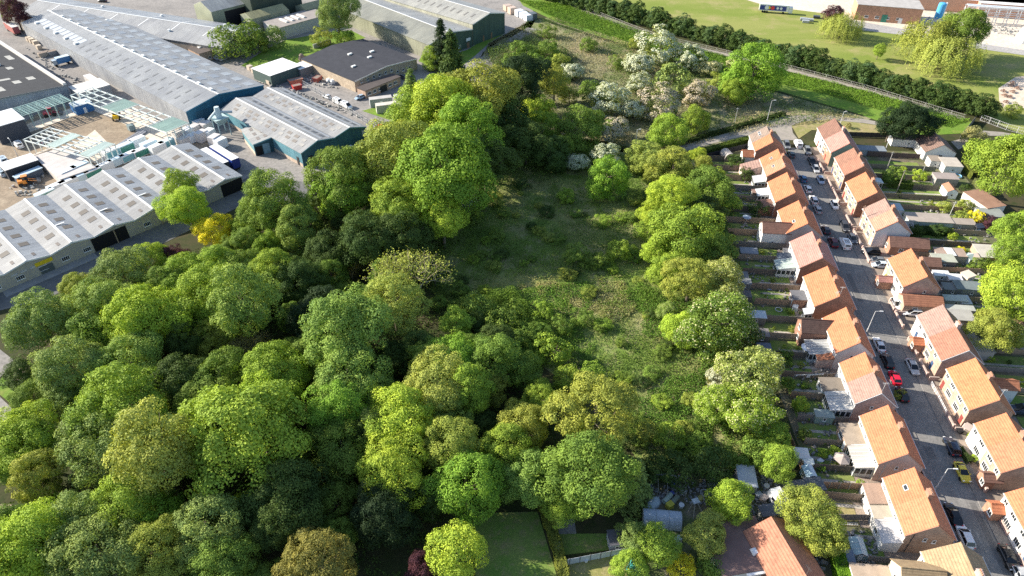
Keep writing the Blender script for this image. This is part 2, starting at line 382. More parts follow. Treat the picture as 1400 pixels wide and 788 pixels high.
# ------------------------------------------------------------------ every tree: px, py, crown half-width px, kind, palette, label
TREES = '''
54 438 39 oak G|big grey-green tree overhanging the grey road at the edge of the wood
102 418 20 bush O|olive shrub between the big grey-green roadside tree and the shed yard
152 424 32 oak N|blue-tinged green tree behind the bright lime crown by the shed yard
204 436 42 oak L|bright lime crown standing out among darker trees below the shed yard
132 460 28 med M|mid-green tree between the grey-green roadside tree and the lime crown
186 468 26 bare T|thin half-bare brownish crown just below the bright lime crown
178 498 34 oak N|mid-green tree with a shaded flank below the half-bare brownish crown
100 506 36 oak G|pale leafy tree beside the grass verge and the small box
30 542 9 bush G|small round blue-green bush beside the tarmac edge
88 553 22 med G|pale blue-green tree beyond the small round bush at the tarmac edge
160 556 48 oak B|wide bright tree with ragged olive highlights below the pale leafy tree
274 562 30 oak M|flat-topped tree with only its crest lit among deep shade
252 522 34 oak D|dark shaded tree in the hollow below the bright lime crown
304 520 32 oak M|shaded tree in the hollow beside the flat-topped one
300 458 28 fine O|olive fine-leaved crown with gaps in the middle of the wood
336 468 24 bare T|sparse brownish crown beside the gappy olive one
284 414 38 oak B|bright green dome below the purple tree by the shed
334 418 36 tall N|blue-green rounded tree beside the bright dome under the lime road trees
335 594 66 oak B|largest bright green tree, a broad cauliflower crown in the middle of the wood
36 606 36 oak L|yellow-green sunlit tree above the gap with the pinkish ground
30 620 40 oak B|half-shaded tree under the yellow-green one beside the pinkish gap
54 655 26 tall O|yellowish sunlit tip of a tree beside the dark gap with pink ground
142 612 40 oak G|greyish-green tree with drooping boughs above the brown woodland floor
212 622 44 tall W|tall pale olive-topped tree rising over its neighbours near the wood's corner
178 690 38 oak B|bright tree with a jagged edge standing before the tall olive-topped one
223 713 28 med V|vivid emerald crown, the brightest green in the lower corner
112 716 36 oak G|pale green tree beside the brown bare patch of woodland floor
50 742 46 oak L|yellow-green tree at the lower corner with the sun full on it
24 775 34 oak B|sunlit tree at the very corner below the yellow-green one
140 758 42 oak G|greyish tree between the yellow-green corner tree and the olive one
214 758 40 fine O|dull olive fine-leaved crown below the vivid emerald one
286 726 40 oak G|grey-green shaded tree beside the vivid emerald crown
306 776 36 oak M|dark green tree at the bottom edge beside the bronze tree
62 708 22 med B|small bright tree over the brown gap near the corner
342 700 24 med L|small yellow-green crown poking out of shade above the bronze tree
466 464 50 oak N|broad tree with creamy pale tips alone against deep shade
378 512 40 oak B|rounded bright tree beside the creamy-tipped one
477 520 44 oak N|mint-green tree in front of the creamy-tipped one
421 566 30 bare T|bare brown twiggy crown between two bright trees
365 548 36 oak L|yellow-green tree touching the largest bright crown
464 566 30 tall V|vivid upright green crown next to the bare brown twiggy one
512 545 32 oak N|mint crown above the yellow-green ragged tree in the wood's centre
545 572 40 oak L|ragged yellow-green tree with dark gaps in the wood's centre
600 528 46 fine W|pale straw-tinted twiggy dome in front of the emerald crown
622 492 36 oak V|emerald crown peeping over the pale straw-tinted dome
644 536 28 tall B|upright bright tree at the shoulder of the straw-tinted dome
674 532 26 med O|olive tree between the straw-tinted dome and the round scrub bushes
616 568 32 oak N|blue-mint crown below the straw-tinted dome
538 412 42 fine W|yellow-green willowy crown under the pale leafless one
555 366 46 bare W|pale leafless-looking spreading crown on the edge of the dark clearing
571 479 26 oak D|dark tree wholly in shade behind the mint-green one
676 490 42 oak M|dense dark-textured green tree on the clearing's edge
624 446 22 med B|small lit tree below the willowy crown at the clearing's edge
655 425 26 bush M|low dense green thicket bush inside the shaded clearing
690 440 24 bush M|low green thicket bush above the dense clearing-edge tree
540 652 40 oak L|lime tree glowing alone over black shade
637 660 42 oak V|vivid green tree hanging over the shaded gap near the bottom
468 614 36 oak M|half-dark tree with a few lit sprays beside the lime glowing one
618 612 40 oak O|olive-green tree above the vivid overhanging one
388 680 46 oak D|dark green tree in shade above the bronze one
368 700 26 med B|lit crown fringe between dark tree and bronze tree
436 774 46 fine Z|bronze-leaved tree at the bottom edge
578 782 22 med P|purple-leaved small tree at the bottom edge
624 756 34 med L|bright lime round tree beside the shaded lawn
466 734 20 med M|small dark green tree behind the bronze one
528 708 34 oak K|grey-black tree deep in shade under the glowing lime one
815 566 64 fine O|big round olive-gold tree beside the meadow
714 582 40 oak O|olive tree next to the big round olive-gold one
738 546 26 oak B|bright tree between olive crowns and round bushes
690 620 42 oak B|bright-topped tree next to the dark dense one above the lawns
720 650 40 oak N|blue-green tree above the trimmed garden hedge
798 650 58 oak M|dense mid-green tree over the shaded garden
770 690 30 oak B|tree with a few bright sprays over the garden patio
866 662 28 conifer G|spiky-tipped conifer beside the junk-filled allotment
997 684 27 med L|bright lime tree with lit lobes beside the allotment greenhouse
966 731 29 med W|pale olive tree beside the polytunnel and brown roof
896 748 30 med B|bright shrubby tree between polytunnel and yellow bush
931 774 20 bush Y|golden yellow bush at the bottom edge
978 776 20 bush M|dark green bush between golden bush and brown flat roof
872 738 24 med G|pale green tree beside the small grey shed
860 772 22 med B|green bush over the turquoise netting at the bottom edge
1108 704 34 oak O|large olive garden tree beside the parched lawn
1126 738 24 med O|smaller olive tree joining the large garden one to the hedge
981 440 48 chestnut M|big chestnut dappled with shade behind the back gardens
937 452 28 dense L|lime-yellow tree at the meadow's garden edge
982 466 24 fine O|brownish olive tree hanging in front of the big dappled chestnut
1004 456 30 chestnut D|dark candle-flowered chestnut next to the pale blue shed roof
912 428 16 chestnut N|small cream-flowered tree poking into the meadow
1026 514 45 chestnut C|cream-candled chestnut dome next to the dark slatted sheds
982 556 30 chestnut B|sunlit cream-flecked chestnut beside the meadow's lower end
1024 562 39 chestnut B|bright chestnut below the cream-candled dome
978 518 15 may T|small beige blossoming bush against the cream-candled chestnut
829 246 29 dense V|vivid round tree alone in the middle of the clearing
791 222 18 may G|white hawthorn in shade at the head of the clearing|w
825 217 20 may G|white hawthorn just behind the vivid round tree|w
880 218 24 dense W|pale leafy tree near the winding path's start
920 230 30 dense O|olive tree by the dark fenced yard
917 270 39 fine L|tall lime-olive feathery tree in the garden tree belt
966 258 32 dense M|half-shaded bushy tree beside the barrel-roofed shed garden
896 292 28 fine L|lime feathery tree leaning over the meadow
961 296 28 dense D|dark shaded tree close to the upper back gardens
937 326 46 dense B|great bright cauliflower-headed tree in the garden tree belt
976 348 28 dense M|shaded tree behind the great cauliflower-headed one
901 345 24 dense L|yellow-green tree on the meadow flank of the cauliflower-headed one
945 382 39 fine O|olive feathery tree below the great cauliflower-headed one
984 384 32 chestnut C|white-flecked tree beside the clothes-strewn garden
914 372 26 dense B|bright tree on the meadow side below the yellow-green one
888 318 17 bush B|lone green shrub at the meadow's shaded upper edge
870 274 13 bush O|small olive bush on the sunny side of the vivid round tree
773 269 12 bush B|small sunlit shrub on the shaded side of the vivid round tree
788 352 16 bush M|first of three low shrubs crossing the meadow, on the shade side
814 356 15 bush M|middle one of three low shrubs crossing the meadow
844 344 17 bush B|last of three low shrubs crossing the meadow, on the sunny side
743 424 14 ball B|round bright bush alone at the top of the straw-coloured meadow
796 434 13 bush M|dark little bush beside the round bright one in the meadow
771 446 15 bush M|bush in the middle of the five round meadow bushes
738 458 17 bush M|low bush on the shaded side of the straw meadow
715 464 18 bush M|spreading bush at the meadow's dark margin
761 480 25 bush B|largest round bush in the straw-coloured meadow
716 508 26 med M|shrubby tree between the thicket and the big olive-gold one
774 518 20 bush B|round bush touching the big olive-gold tree's top
809 514 16 bush B|second round bush touching the olive-gold tree, on the meadow side
848 468 8 bush M|tiny bush alone in the open green meadow
915 600 22 bush B|bright bush between olive-gold tree and chestnuts
880 590 18 bush O|scrubby olive bush at the lower end of the meadow
376 280 46 oak M|dark-green broad tree beside the blue warehouse yard
474 240 42 oak M|dense green tree hiding parked cars by the blue warehouse
545 226 46 oak O|olive-yellow tree above the wood's upper corner
604 236 58 oak V|vivid green dome, tallest at the clearing's upper edge
474 272 30 med V|vivid crown in front of the dense tree by the blue warehouse
502 258 18 fine W|yellowish feathery crown wedged between two vivid green ones
545 286 38 oak B|bright tree with a deeply shaded base
605 300 34 fine L|round yellow-green crown at the clearing's upper shade
640 274 13 may G|white hawthorn beside the round yellow-green crown|w
406 314 26 tall N|slim blue-green tree in front of the broad dark-green one
372 378 36 oak B|bright bushy tree before the blue-black shade
366 336 24 oak B|small bright crown above the bright bushy tree
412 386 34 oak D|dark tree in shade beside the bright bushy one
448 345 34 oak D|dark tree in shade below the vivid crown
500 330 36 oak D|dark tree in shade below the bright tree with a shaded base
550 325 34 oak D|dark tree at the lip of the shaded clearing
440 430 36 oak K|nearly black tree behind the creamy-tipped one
478 360 16 bare T|small pale bare-branched tree in the shade
244 258 23 med B|green tree in front of the multi-bay shed wall
256 286 28 oak L|lime tree hiding a corner of the multi-bay shed
296 320 22 dense Y|golden yellow tree beside the lime one by the shed
336 308 20 oak B|small bright tree behind the golden yellow one
346 296 26 oak M|mid-green tree between the golden one and the broad dark-green one
300 358 22 oak N|blue-green tree below the golden yellow one
236 352 18 med P|dark purple tree among green ones in front of the shed
204 356 24 oak L|yellow-green tree beside the dark purple one
172 384 34 oak G|greyish-green tree by the pale ground in front of the shed
110 394 22 oak O|olive tree at the shed yard's end
252 384 34 oak B|bright bushy tree below the dark purple one
296 374 34 oak B|bright rounded tree below the blue-green one
332 372 32 oak M|mid-green tree joining the bright rounded one to deep shade
226 398 30 oak M|mid-green tree under the yellow-green one by the shed
562 172 36 dense B|bright tree next to the wire gate and orange bin
606 144 44 oak L|lime crown nearest the pale container
655 134 42 oak O|olive-topped tree near the lane's bend
530 196 24 fine O|olive feathery tree beside the orange bin
640 186 44 oak V|large emerald tree below the olive-topped one
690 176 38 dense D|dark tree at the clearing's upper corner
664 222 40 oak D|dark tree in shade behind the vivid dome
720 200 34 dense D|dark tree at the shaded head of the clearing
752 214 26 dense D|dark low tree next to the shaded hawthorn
619 92 25 conifer D|dark conifer on the corner of the lane by the green warehouse
604 66 18 conifer K|blackish conifer against the green warehouse gable
590 82 15 dense B|light green tree between the two conifers
563 131 18 conifer G|blue-grey conifer beside the pale container
591 115 13 dense L|small lime tree beside the dark-roofed works
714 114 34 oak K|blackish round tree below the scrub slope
733 152 22 dense L|lime tree below the blackish round one
744 178 22 dense B|bright tree between dark trees above the clearing
791 180 30 dense M|mid-green tree below the pink-white hawthorn
762 206 20 dense M|small green tree at the clearing head
903 70 27 may C|largest white hawthorn on the scrub|w
876 88 21 may C|white hawthorn tight against the largest one|w
944 82 19 may C|white hawthorn standing between the largest one and the ditch|w
973 93 14 may C|narrow cream hawthorn nearest the ditch|c
875 118 16 may C|white hawthorn above the rounded green bush|w
1005 90 12 may C|cream hawthorn half hidden by the bright green tree|c
827 141 26 may C|wide white hawthorn on the scrub's lower side|w
867 150 20 may C|greenish white hawthorn in the centre of the lower cluster|w
906 146 26 may G|pink-white hawthorn in the lower cluster|p
838 176 23 may G|pink hawthorn closest to the clearing|p
951 132 20 may T|beige-pink hawthorn standing on its own|p
918 112 25 ball G|smooth rounded green bush ringed by hawthorns
784 98 17 may G|pale greenish hawthorn at the edge of the straw grass|w
758 115 22 med O|olive bush below the straw grass
779 132 14 bush O|small olive bush beside the shaded green one
808 126 16 bush M|shaded green bush behind the wide white hawthorn
1030 100 34 dense V|big bright green tree on its own above the ditch
1006 127 17 dense B|leafy green shrub at the foot of the big bright tree
947 166 18 dense B|bright green bushy tree beside the winding path
912 182 25 dense B|bright dome of a tree between pink hawthorn and path
982 114 12 bush O|olive bush next to the beige-pink hawthorn
845 88 11 bush M|green shrub between straw grass and white hawthorns
870 60 9 bush O|olive shrub at the top of the straw grass beside the ditch
735 92 16 bush M|dark shrub in the scrub below the loading yard
720 74 18 bush M|rounded dark shrub beside the lane bend
748 70 16 bush M|green shrub in the scrub between lane and straw grass
706 88 14 bush M|low shrub at the lane's edge
766 84 13 bush O|olive shrub in the straw grass
806 62 11 bush M|lone green shrub in the straw-coloured grass
748 44 10 bush M|grey-green shrub by the loading yard fence
1375 222 40 oak B|huge bright green tree behind the long white outbuilding
1394 318 26 oak B|bright green tree beside the back lane
1386 402 37 oak L|big lime tree overhanging the sandy garden
1362 452 28 oak O|dark olive garden tree next to the brick outbuilding
1380 350 20 med B|bright small tree in the back lane
1340 205 14 bush B|green bush between the long clipped hedge and the huge tree
1334 188 13 bush T|straw-tinted bush on the footpath bend
1237 168 22 med K|dense dark tree directly behind the white garage
1262 168 20 med K|dense dark tree joining the first behind the bungalow
1220 170 18 med K|dense dark shrub tree on the ditch bank by the track
1138 20 0 dense P|x
325 60 24 bush M|dark round tree at the end of the pale long warehouse
347 56 20 bush M|dark tree joining the round one in front of the block wall
372 52 16 bush G|grey-green bushy tree against the pale block wall
460 20 22 oak G|tall grey-green tree behind the dark-roofed works
440 52 12 bush O|olive bushes on the rough grass by the works
470 50 14 bush B|green bush patch beside the works' back fence
20 18 15 med P|dark purple tree beside the red trailer
10 12 10 med B|green tree beside the dark purple one by the red trailer
1152 32 17 willow W|drooping birch-like tree on the factory lawn
1139 21 11 med P|dark purple tree beside the drooping one on the factory lawn
1202 70 8 med B|small young tree alone on the factory lawn
1276 52 27 willow O|great yellow-green willow on the factory lawn
1318 38 26 oak M|dark green tree rising behind the willows
1302 70 24 willow W|nearer willow cascading to the lawn in front of the great one
1384 152 9 bush O|small bush by the picnic area
'''
def plant_all():
    for ln in TREES.strip().splitlines():
        a = ln.split('|'); f = a[0].split()
        if a[1] == 'x': continue
        sz = .95 if f[4] == 'D' else 1.
        if f[3] == 'may': sz = .85
        if f[3] == 'willow': sz = .8
        if 860 < float(f[0]) < 1060 and float(f[1]) > 200: sz = .86
        tree(float(f[0]), float(f[1]), float(f[2]), f[3], f[4], a[1], None, a[2] if len(a) > 2 else None, sz)
plant_all()
# the row of evergreens along the factory lawn
a0, a1 = G(742, -2), G(1350, 163); n = int((a1 - a0).length / 2.5)
for i in range(n + 1):
    f = i / n; p = a0.lerp(a1, f)
    p += Vector((random.uniform(-.4, .4), random.uniform(-.4, .4), 0))
    plant('cypress', (p.x, p.y, 0), 2.25 * random.uniform(.78, 1.22) * 1.32, 'D' if i % 3 else (.06, .095, .04),  # some crowns lighter: sunlit tops put into their leaf colour
          'bushy dark evergreen in the long straight row between ditch bank and factory lawn', 'evergreens in the row along the factory lawn', sz=random.uniform(.8, .98))

# understorey filling the gaps of the wood
TAKEN = [(o.location.x, o.location.y, 3.4) for o in C.objects if o.parent is None and o.get('category') == 'tree']
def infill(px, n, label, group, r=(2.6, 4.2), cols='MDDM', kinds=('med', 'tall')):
    k = 0
    for x, y in scatter(px, 900):
        if k >= n: break
        if all((x - a) ** 2 + (y - b) ** 2 > (q + 1.2) ** 2 for a, b, q in TAKEN):
            rr = random.uniform(*r) * 1.0; plant(kinds[k % len(kinds)], (x, y, 0), rr, cols[k % len(cols)], label, group, sz=random.uniform(.75, 1.0)); TAKEN.append((x, y, rr * .8)); k += 1
# ------------------------------------------------------------------ ground
GR_BASE = m_ground('woodland_floor', ((.045, .055, .02), (.07, .06, .032), (.035, .05, .015)), .08, .35, 2.2)
GR_MEADOW = m_ground('meadow_grass', ((.14, .21, .045), (.22, .23, .085), (.31, .28, .15)), .035, .11, 1.6, bump=.5)
GR_SCRUB = m_ground('dry_grass', ((.27, .25, .15), (.16, .19, .07), (.34, .27, .18)), .05, .12, 1.4, bump=.5)
GR_BANK = m_ground('ditch_bank_grass', ((.13, .23, .03), (.16, .24, .04), (.21, .24, .06)), .05, .2, 1.5, bump=.5)
GR_FIELD = m_ground('mown_grass', ((.185, .235, .045), (.26, .275, .08), (.33, .29, .13)), .03, .06, 2.5, stretch=(.5, 1.6, .5))
GR_LAWN = m_ground('garden_lawn', ((.14, .23, .045), (.20, .24, .07), (.24, .22, .10)), .15, .5, 4.)
GR_DRY = m_ground('parched_lawn', ((.33, .27, .13), (.24, .24, .08), (.36, .29, .17)), .15, .5, 4.)
GR_ASPH = m_ground('asphalt', ((.185, .18, .175), (.22, .212, .205), (.25, .24, .23)), .12, .35, 3., stretch=(1.5, .15, -.1))
GR_YARD = m_ground('worn_concrete', ((.24, .225, .215), (.30, .28, .265), (.20, .19, .185)), .04, .12, 1., stretch=(.4, 1.5, .7))
GR_DARKY = m_ground('old_asphalt', ((.14, .14, .145), (.18, .175, .17), (.12, .12, .125)), .05, .15, 1.2)
GR_DIRT = m_ground('bare_earth', ((.30, .235, .17), (.25, .20, .15), (.36, .295, .22)), .06, .2, 1.2)
GR_PALE = m_ground('pale_concrete', ((.60, .53, .44), (.68, .59, .50), (.55, .49, .42)), .04, .1, .8)
GR_PATH = m_ground('gravel_path', ((.30, .27, .24), (.35, .31, .27), (.26, .25, .2)), .15, .5, 4.)
GR_PAVE = m_ground('paving', ((.27, .225, .19), (.33, .26, .21), (.22, .19, .17)), .2, .6, 4.)
GR_SOIL = m_ground('garden_soil', ((.15, .125, .09), (.10, .13, .045), (.23, .195, .155)), .12, .3, 2.2)
def gsheet(name, px, z, m): return sheet(name, PX(*px), z, m)
sheet('ground', [(-700, -40), (700, -40), (900, 1100), (-900, 1100)], 0, GR_BASE)
# the clearing
gsheet('meadow', [(640, 222), (700, 196), (800, 190), (880, 205), (935, 250), (960, 300), (985, 400), (1010, 480), (1060, 560), (1080, 640), (980, 660), (880, 640), (820, 560), (700, 470), (590, 400), (590, 340)], .03, GR_MEADOW)
# scrub, ditch bank and the factory lawn
gsheet('scrub_ground', [(640, 120), (668, 60), (722, 30), (760, 22), (880, 62), (1000, 112), (1090, 132), (1200, 158), (1180, 168), (1050, 178), (945, 208), (890, 215), (800, 200), (700, 190)], .03, GR_SCRUB)
gsheet('ditch_bank', [(700, -14), (745, -14), (870, 40), (1010, 84), (1180, 122), (1330, 166), (1326, 182), (1260, 186), (1160, 152), (1040, 118), (900, 78), (760, 30), (715, 8)], .06, GR_BANK)
gsheet('ditch', [(718, 14), (760, 32), (840, 57), (920, 82), (1000, 106), (1090, 132), (1180, 158), (1181, 160), (1088, 134), (998, 108.5), (918, 84.5), (838, 59.5), (758, 34.5), (716, 17)], .09, m_ground('dark_water', ((.03, .04, .015), (.05, .07, .02), (.02, .03, .01)), .1, .3, 2.))
gsheet('footpath', [(752, -14), (772, 2), (900, 52), (1050, 86), (1180, 120), (1320, 162), (1318, 165.5), (1178, 123.5), (1046, 90), (896, 55), (766, 5), (742, -14)], .09, GR_PATH)
gsheet('field', [(770, -14), (1050, -14), (1092, 8), (1170, 27), (1250, 45), (1330, 52), (1400, 66), (1450, 75), (1460, 215), (1400, 185), (1340, 160), (1180, 112), (1050, 80), (900, 40), (800, 5)], .045, GR_FIELD)
gsheet('concrete_apron', [(960, -18), (1520, -18), (1520, 84), (1400, 70), (1335, 61), (1262, 49), (1200, 37), (1130, 19), (1050, 9)], .075, GR_PALE)
gsheet('picnic_ground', [(1365, 121), (1388, 106), (1460, 96), (1470, 150), (1400, 148), (1374, 152), (1366, 138)], .07, m_ground('pale_gravel', ((.62, .53, .44), (.56, .44, .34), (.66, .58, .50)), .2, .6, 3.))
gsheet('factory_road', [(1130, 22), (1258, 44), (1340, 60), (1420, 72), (1420, 79), (1330, 66), (1250, 50), (1180, 42)], .10, m_ground('grey_road', ((.36, .345, .34), (.42, .40, .385), (.32, .31, .3)), .05, .2, 1.))
# winding path at the head of the street
gsheet('path', [(915, 203), (945, 196.5), (985, 185), (1020, 176), (1042, 169), (1062, 162), (1095, 158), (1130, 158), (1180, 163), (1222, 171), (1222, 175), (1180, 168.5), (1135, 164), (1100, 166), (1082, 172), (1084, 182), (1092, 192), (1068, 192), (1060, 180), (1042, 180), (1020, 186), (985, 193.5), (945, 205), (920, 211)], .06, GR_PATH)
gsheet('grass_verge', [(1082, 172), (1100, 166.5), (1135, 164.5), (1180, 169), (1230, 176), (1230, 186), (1150, 181), (1110, 178), (1092, 190)], .055, GR_DRY)
gsheet('back_path', [(1300, 194), (1322, 188), (1345, 179), (1370, 181), (1420, 190), (1420, 196), (1362, 186), (1345, 186), (1330, 196), (1310, 205)], .06, GR_PATH)
# the street
def strip(name, w0, w1, s0, s1, z0, z1, m, kind='structure'):
    b = MB(); b.hexa([S(w0, s0, z0), S(w1, s0, z0), S(w1, s1, z0), S(w0, s1, z0)], [S(w0, s0, z1), S(w1, s0, z1), S(w1, s1, z1), S(w0, s1, z1)])
    o = b.build(name, m); o['kind'] = kind; return o
sheet('garden_soil', [S(38, 40), S(64, 40), S(64, 214), S(33, 214), S(40, 150), S(44, 110), S(46, 80)], .05, GR_SOIL)
sheet('garden_soil', [S(86, 40), S(122, 40), S(118, 214), S(86, 214)], .05, GR_SOIL)
strip('road', 68.4, 74.0, 40, 213, -.2, .06, GR_ASPH)
KERB = m_ground('kerb_stone', ((.22, .21, .20), (.27, .25, .24), (.18, .17, .17)), .2, .6, 3.)
PAVM = m_ground('pavement_asphalt', ((.20, .19, .18), (.25, .235, .22), (.17, .16, .155)), .2, .6, 3.)
strip('kerb', 68.25, 68.4, 40, 208, -.2, .175, KERB); strip('kerb', 74.0, 74.15, 40, 208, -.2, .175, KERB)
strip('pavement', 66.3, 68.25, 40, 208, -.2, .165, PAVM); strip('pavement', 74.15, 75.9, 40, 208, -.2, .165, PAVM)
strip('front_yards', 56, 66.3, 40, 210, -.2, .12, GR_PAVE); strip('front_yards', 75.9, 87, 40, 214, -.2, .12, GR_PAVE)
LINE = m_ground('worn_road_paint', ((.36, .36, .34), (.21, .205, .2), (.42, .42, .4)), .5, 1.5, 5.)
for s0 in range(52, 208, 9):
    sheet('road_marking', [S(71.17, s0), S(71.25, s0), S(71.25, s0 + 3.4), S(71.17, s0 + 3.4)], .066, LINE)
PATCH = m_ground('patched_asphalt', ((.15, .147, .145), (.17, .165, .16), (.13, .128, .126)), .3, .8, 4.)
for w0, s0, w1, s1 in ((68.8, 88, 70.4, 91), (71.5, 118, 73.6, 120), (69, 134, 70.2, 145), (72.4, 60, 73.5, 79), (69.2, 160, 71, 163)):
    sheet('road_patch', [S(w0, s0), S(w1, s0), S(w1, s1), S(w0, s1)], .063, PATCH)
# industrial estate
gsheet('estate_yard', [(-120, -16), (700, -16), (735, 22), (720, 50), (690, 52), (660, 72), (640, 112), (600, 130), (545, 190), (510, 240), (440, 256), (330, 250), (0, 420), (-160, 480)], .03, GR_YARD)
gsheet('timber_yard', [(60, 150), (130, 140), (260, 178), (300, 205), (330, 240), (258, 200), (160, 240), (60, 290), (-60, 320), (-60, 230)], .05, GR_DIRT)
gsheet('works_yard', [(0, 395), (100, 350), (345, 240), (440, 252), (430, 270), (330, 282), (250, 320), (150, 370), (60, 410), (0, 425)], .06, GR_DARKY)
gsheet('rough_grass', [(330, 90), (360, 70), (390, 55), (440, 46), (480, 42), (500, 52), (412, 82), (402, 92), (380, 90), (350, 98)], .06, GR_BANK)
gsheet('rough_grass', [(495, 152), (530, 142), (575, 118), (600, 118), (570, 160), (542, 168)], .06, GR_BANK)
gsheet('rough_grass', [(578, 74), (600, 82), (640, 68), (668, 50), (690, 46), (668, 60), (650, 76), (630, 92), (600, 96), (572, 84)], .06, GR_BANK)
gsheet('grass_verge', [(0, 520), (20, 498), (40, 505), (46, 540), (30, 566), (10, 548), (0, 540)], .05, GR_BANK)
gsheet('tarmac', [(-60, 470), (0, 478), (18, 492), (14, 504), (0, 516), (-60, 530)], .05, GR_YARD)
gsheet('tarmac', [(-60, 540), (0, 543), (16, 558), (20, 572), (0, 578), (-60, 580)], .05, GR_YARD)
gsheet('bare_ground', [(0, 690), (16, 690), (18, 704), (0, 710)], .05, GR_DIRT)
gsheet('bare_ground', [(82, 690), (120, 664), (140, 672), (120, 700), (92, 712)], .05, m_ground('leaf_litter', ((.16, .10, .065), (.20, .13, .085), (.11, .08, .05)), .2, .6, 3.))
gsheet('shed_forecourt', [(92, 402), (110, 392), (140, 380), (150, 384), (120, 396), (100, 408)], .08, GR_PATH)
gsheet('lane', [(640, 112), (650, 84), (676, 66), (720, 38), (735, 40), (700, 62), (676, 82), (668, 112)], .07, GR_YARD)
# back gardens: lawns and paving per plot, west and east of the street
for i in range(27):
    s0 = 48 + i * 5.9
    dry = s0 in (0,)
    w0 = 57 - random.uniform(2.5, 5); w1 = 46.5 - max(0, (s0 - 100) * .075)
    m = GR_LAWN
    if 69 < s0 < 76: m = GR_DRY
    sheet('lawn', [S(w1, s0 + .6), S(w0, s0 + .6), S(w0, s0 + 5.2), S(w1, s0 + 5.2)], .075, m)
    sheet('patio', [S(w0 + .1, s0 + .4), S(56.6, s0 + .4), S(56.6, s0 + 5.4), S(w0 + .1, s0 + 5.4)], .07, GR_PAVE)
    if s0 > 84:
        w2 = 88.5 + random.uniform(0, 2.5); w3 = 108 + random.uniform(-2, 3)
        m = GR_LAWN
        if 118 < s0 < 127: m = GR_DRY
        sheet('lawn', [S(w2, s0 + .6), S(w3, s0 + .6), S(w3, s0 + 5.1), S(w2, s0 + 5.1)], .075, m)
gsheet('garden_lawn', [(650, 702), (735, 700), (765, 800), (650, 800)], .06, GR_LAWN)
gsheet('garden_lawn', [(768, 772), (862, 756), (890, 800), (772, 800)], .06, GR_DRY)
gsheet('garden_lawn', [(758, 730), (835, 730), (838, 752), (764, 760)], .06, GR_LAWN)
gsheet('patio', [(756, 704), (784, 704), (788, 730), (759, 731)], .07, GR_YARD)
gsheet('allotment_soil', [(880, 650), (1060, 640), (1100, 700), (1060, 800), (880, 790)], .055, GR_SOIL)
gsheet('back_lane', [(1370, 330), (1384, 350), (1376, 362), (1388, 372), (1400, 372), (1400, 330)], .08, GR_DRY)

# ------------------------------------------------------------------ grass and undergrowth nobody could count
def in_poly(x, y, poly):
    c = np.zeros(len(x), bool); n = len(poly)
    for i in range(n):
        x1, y1 = poly[i][0], poly[i][1]; x2, y2 = poly[i - 1][0], poly[i - 1][1]
        m = ((y1 > y) != (y2 > y)); xi = (x2 - x1) * (y - y1) / (y2 - y1 + 1e-12) + x1
        c ^= m & (x < xi)
    return c
def vnoise(x, y, sc, seed=0):               # smooth value noise
    r = np.random.default_rng(seed); g = r.random((256, 256)); u, v = x / sc, y / sc
    i, j = np.floor(u).astype(int), np.floor(v).astype(int); f, h = u - i, v - j; f = f * f * (3 - 2 * f); h = h * h * (3 - 2 * h)
    q = lambda a, b: g[a % 256, b % 256]
    return (q(i, j) * (1 - f) + q(i + 1, j) * f) * (1 - h) + (q(i, j + 1) * (1 - f) + q(i + 1, j + 1) * f) * h
def scatter(px, n):
    poly = [tuple(G(a, b))[:2] for a, b in px]; P = np.array(poly); lo, hi = P.min(0), P.max(0)
    X = np.empty((0, 2))
    while len(X) < n:
        q = RNG.uniform(lo, hi, (n * 2, 2)); X = np.concatenate([X, q[in_poly(q[:, 0], q[:, 1], poly)]])
    return X[:n]
def tufts(name, px, n, h, size, mt, mask=None, col=(.12, .16, .04), hn=None):
    X = scatter(px, n); k = vnoise(X[:, 0], X[:, 1], 9, 3) * .55 + vnoise(X[:, 0], X[:, 1], 2.2, 4) * .45
    if mask: sel = mask(X, k); X, k = X[sel], k[sel]
    hh = h * (.25 + 1.3 * k); z = RNG.random(len(X)) ** .7 * hh
    p = np.column_stack([X, z + .03]); nn = RNG.normal(size=p.shape) * .55 + np.array([0, 0, .75])
    me = leaf_mesh(name, p, nn, RNG.uniform(.6, 1.3, len(X)) * size, k * .9 + RNG.normal(0, .16, len(X)), mt)
    o = put(me, name, col=col); o['kind'] = 'stuff'; return o
MLG = m_leaf('grass_blade', .15)
CLEAR = [(628, 232), (700, 200), (800, 195), (880, 205), (935, 255), (960, 300), (985, 400), (1010, 480), (1050, 560), (1070, 630), (980, 655), (880, 640), (820, 560), (700, 470), (590, 400), (590, 340)]
f = lambda X, k: vnoise(X[:, 0], X[:, 1], 7, 21) * .6 + vnoise(X[:, 0], X[:, 1], 2.5, 22) * .4
tufts('tall_grass', CLEAR, 130000, .75, .15, MLG, lambda X, k: f(X, k) > .47, (.145, .22, .045))
tufts('dry_grass', CLEAR, 80000, .6, .14, MLG, lambda X, k: f(X, k) < .43, (.29, .29, .13))
tufts('brambles', [(640, 420), (700, 400), (760, 470), (720, 520), (780, 540), (700, 530), (640, 460)], 34000, 2.4, .15, ML, lambda X, k: k > .3, (.115, .19, .034))
tufts('nettles', [(700, 400), (850, 380), (960, 420), (1010, 560), (980, 630), (880, 620), (800, 520)], 70000, .9, .14, MLG, lambda X, k: (k > .35) & (vnoise(X[:, 0], X[:, 1], 12, 41) * .7 + vnoise(X[:, 0], X[:, 1], 3, 42) * .3 > .46), (.105, .20, .034))
SCR = [(650, 110), (668, 60), (722, 30), (760, 26), (880, 66), (1000, 112), (1090, 136), (1180, 162), (1050, 175), (945, 200), (890, 210), (800, 195), (700, 185)]
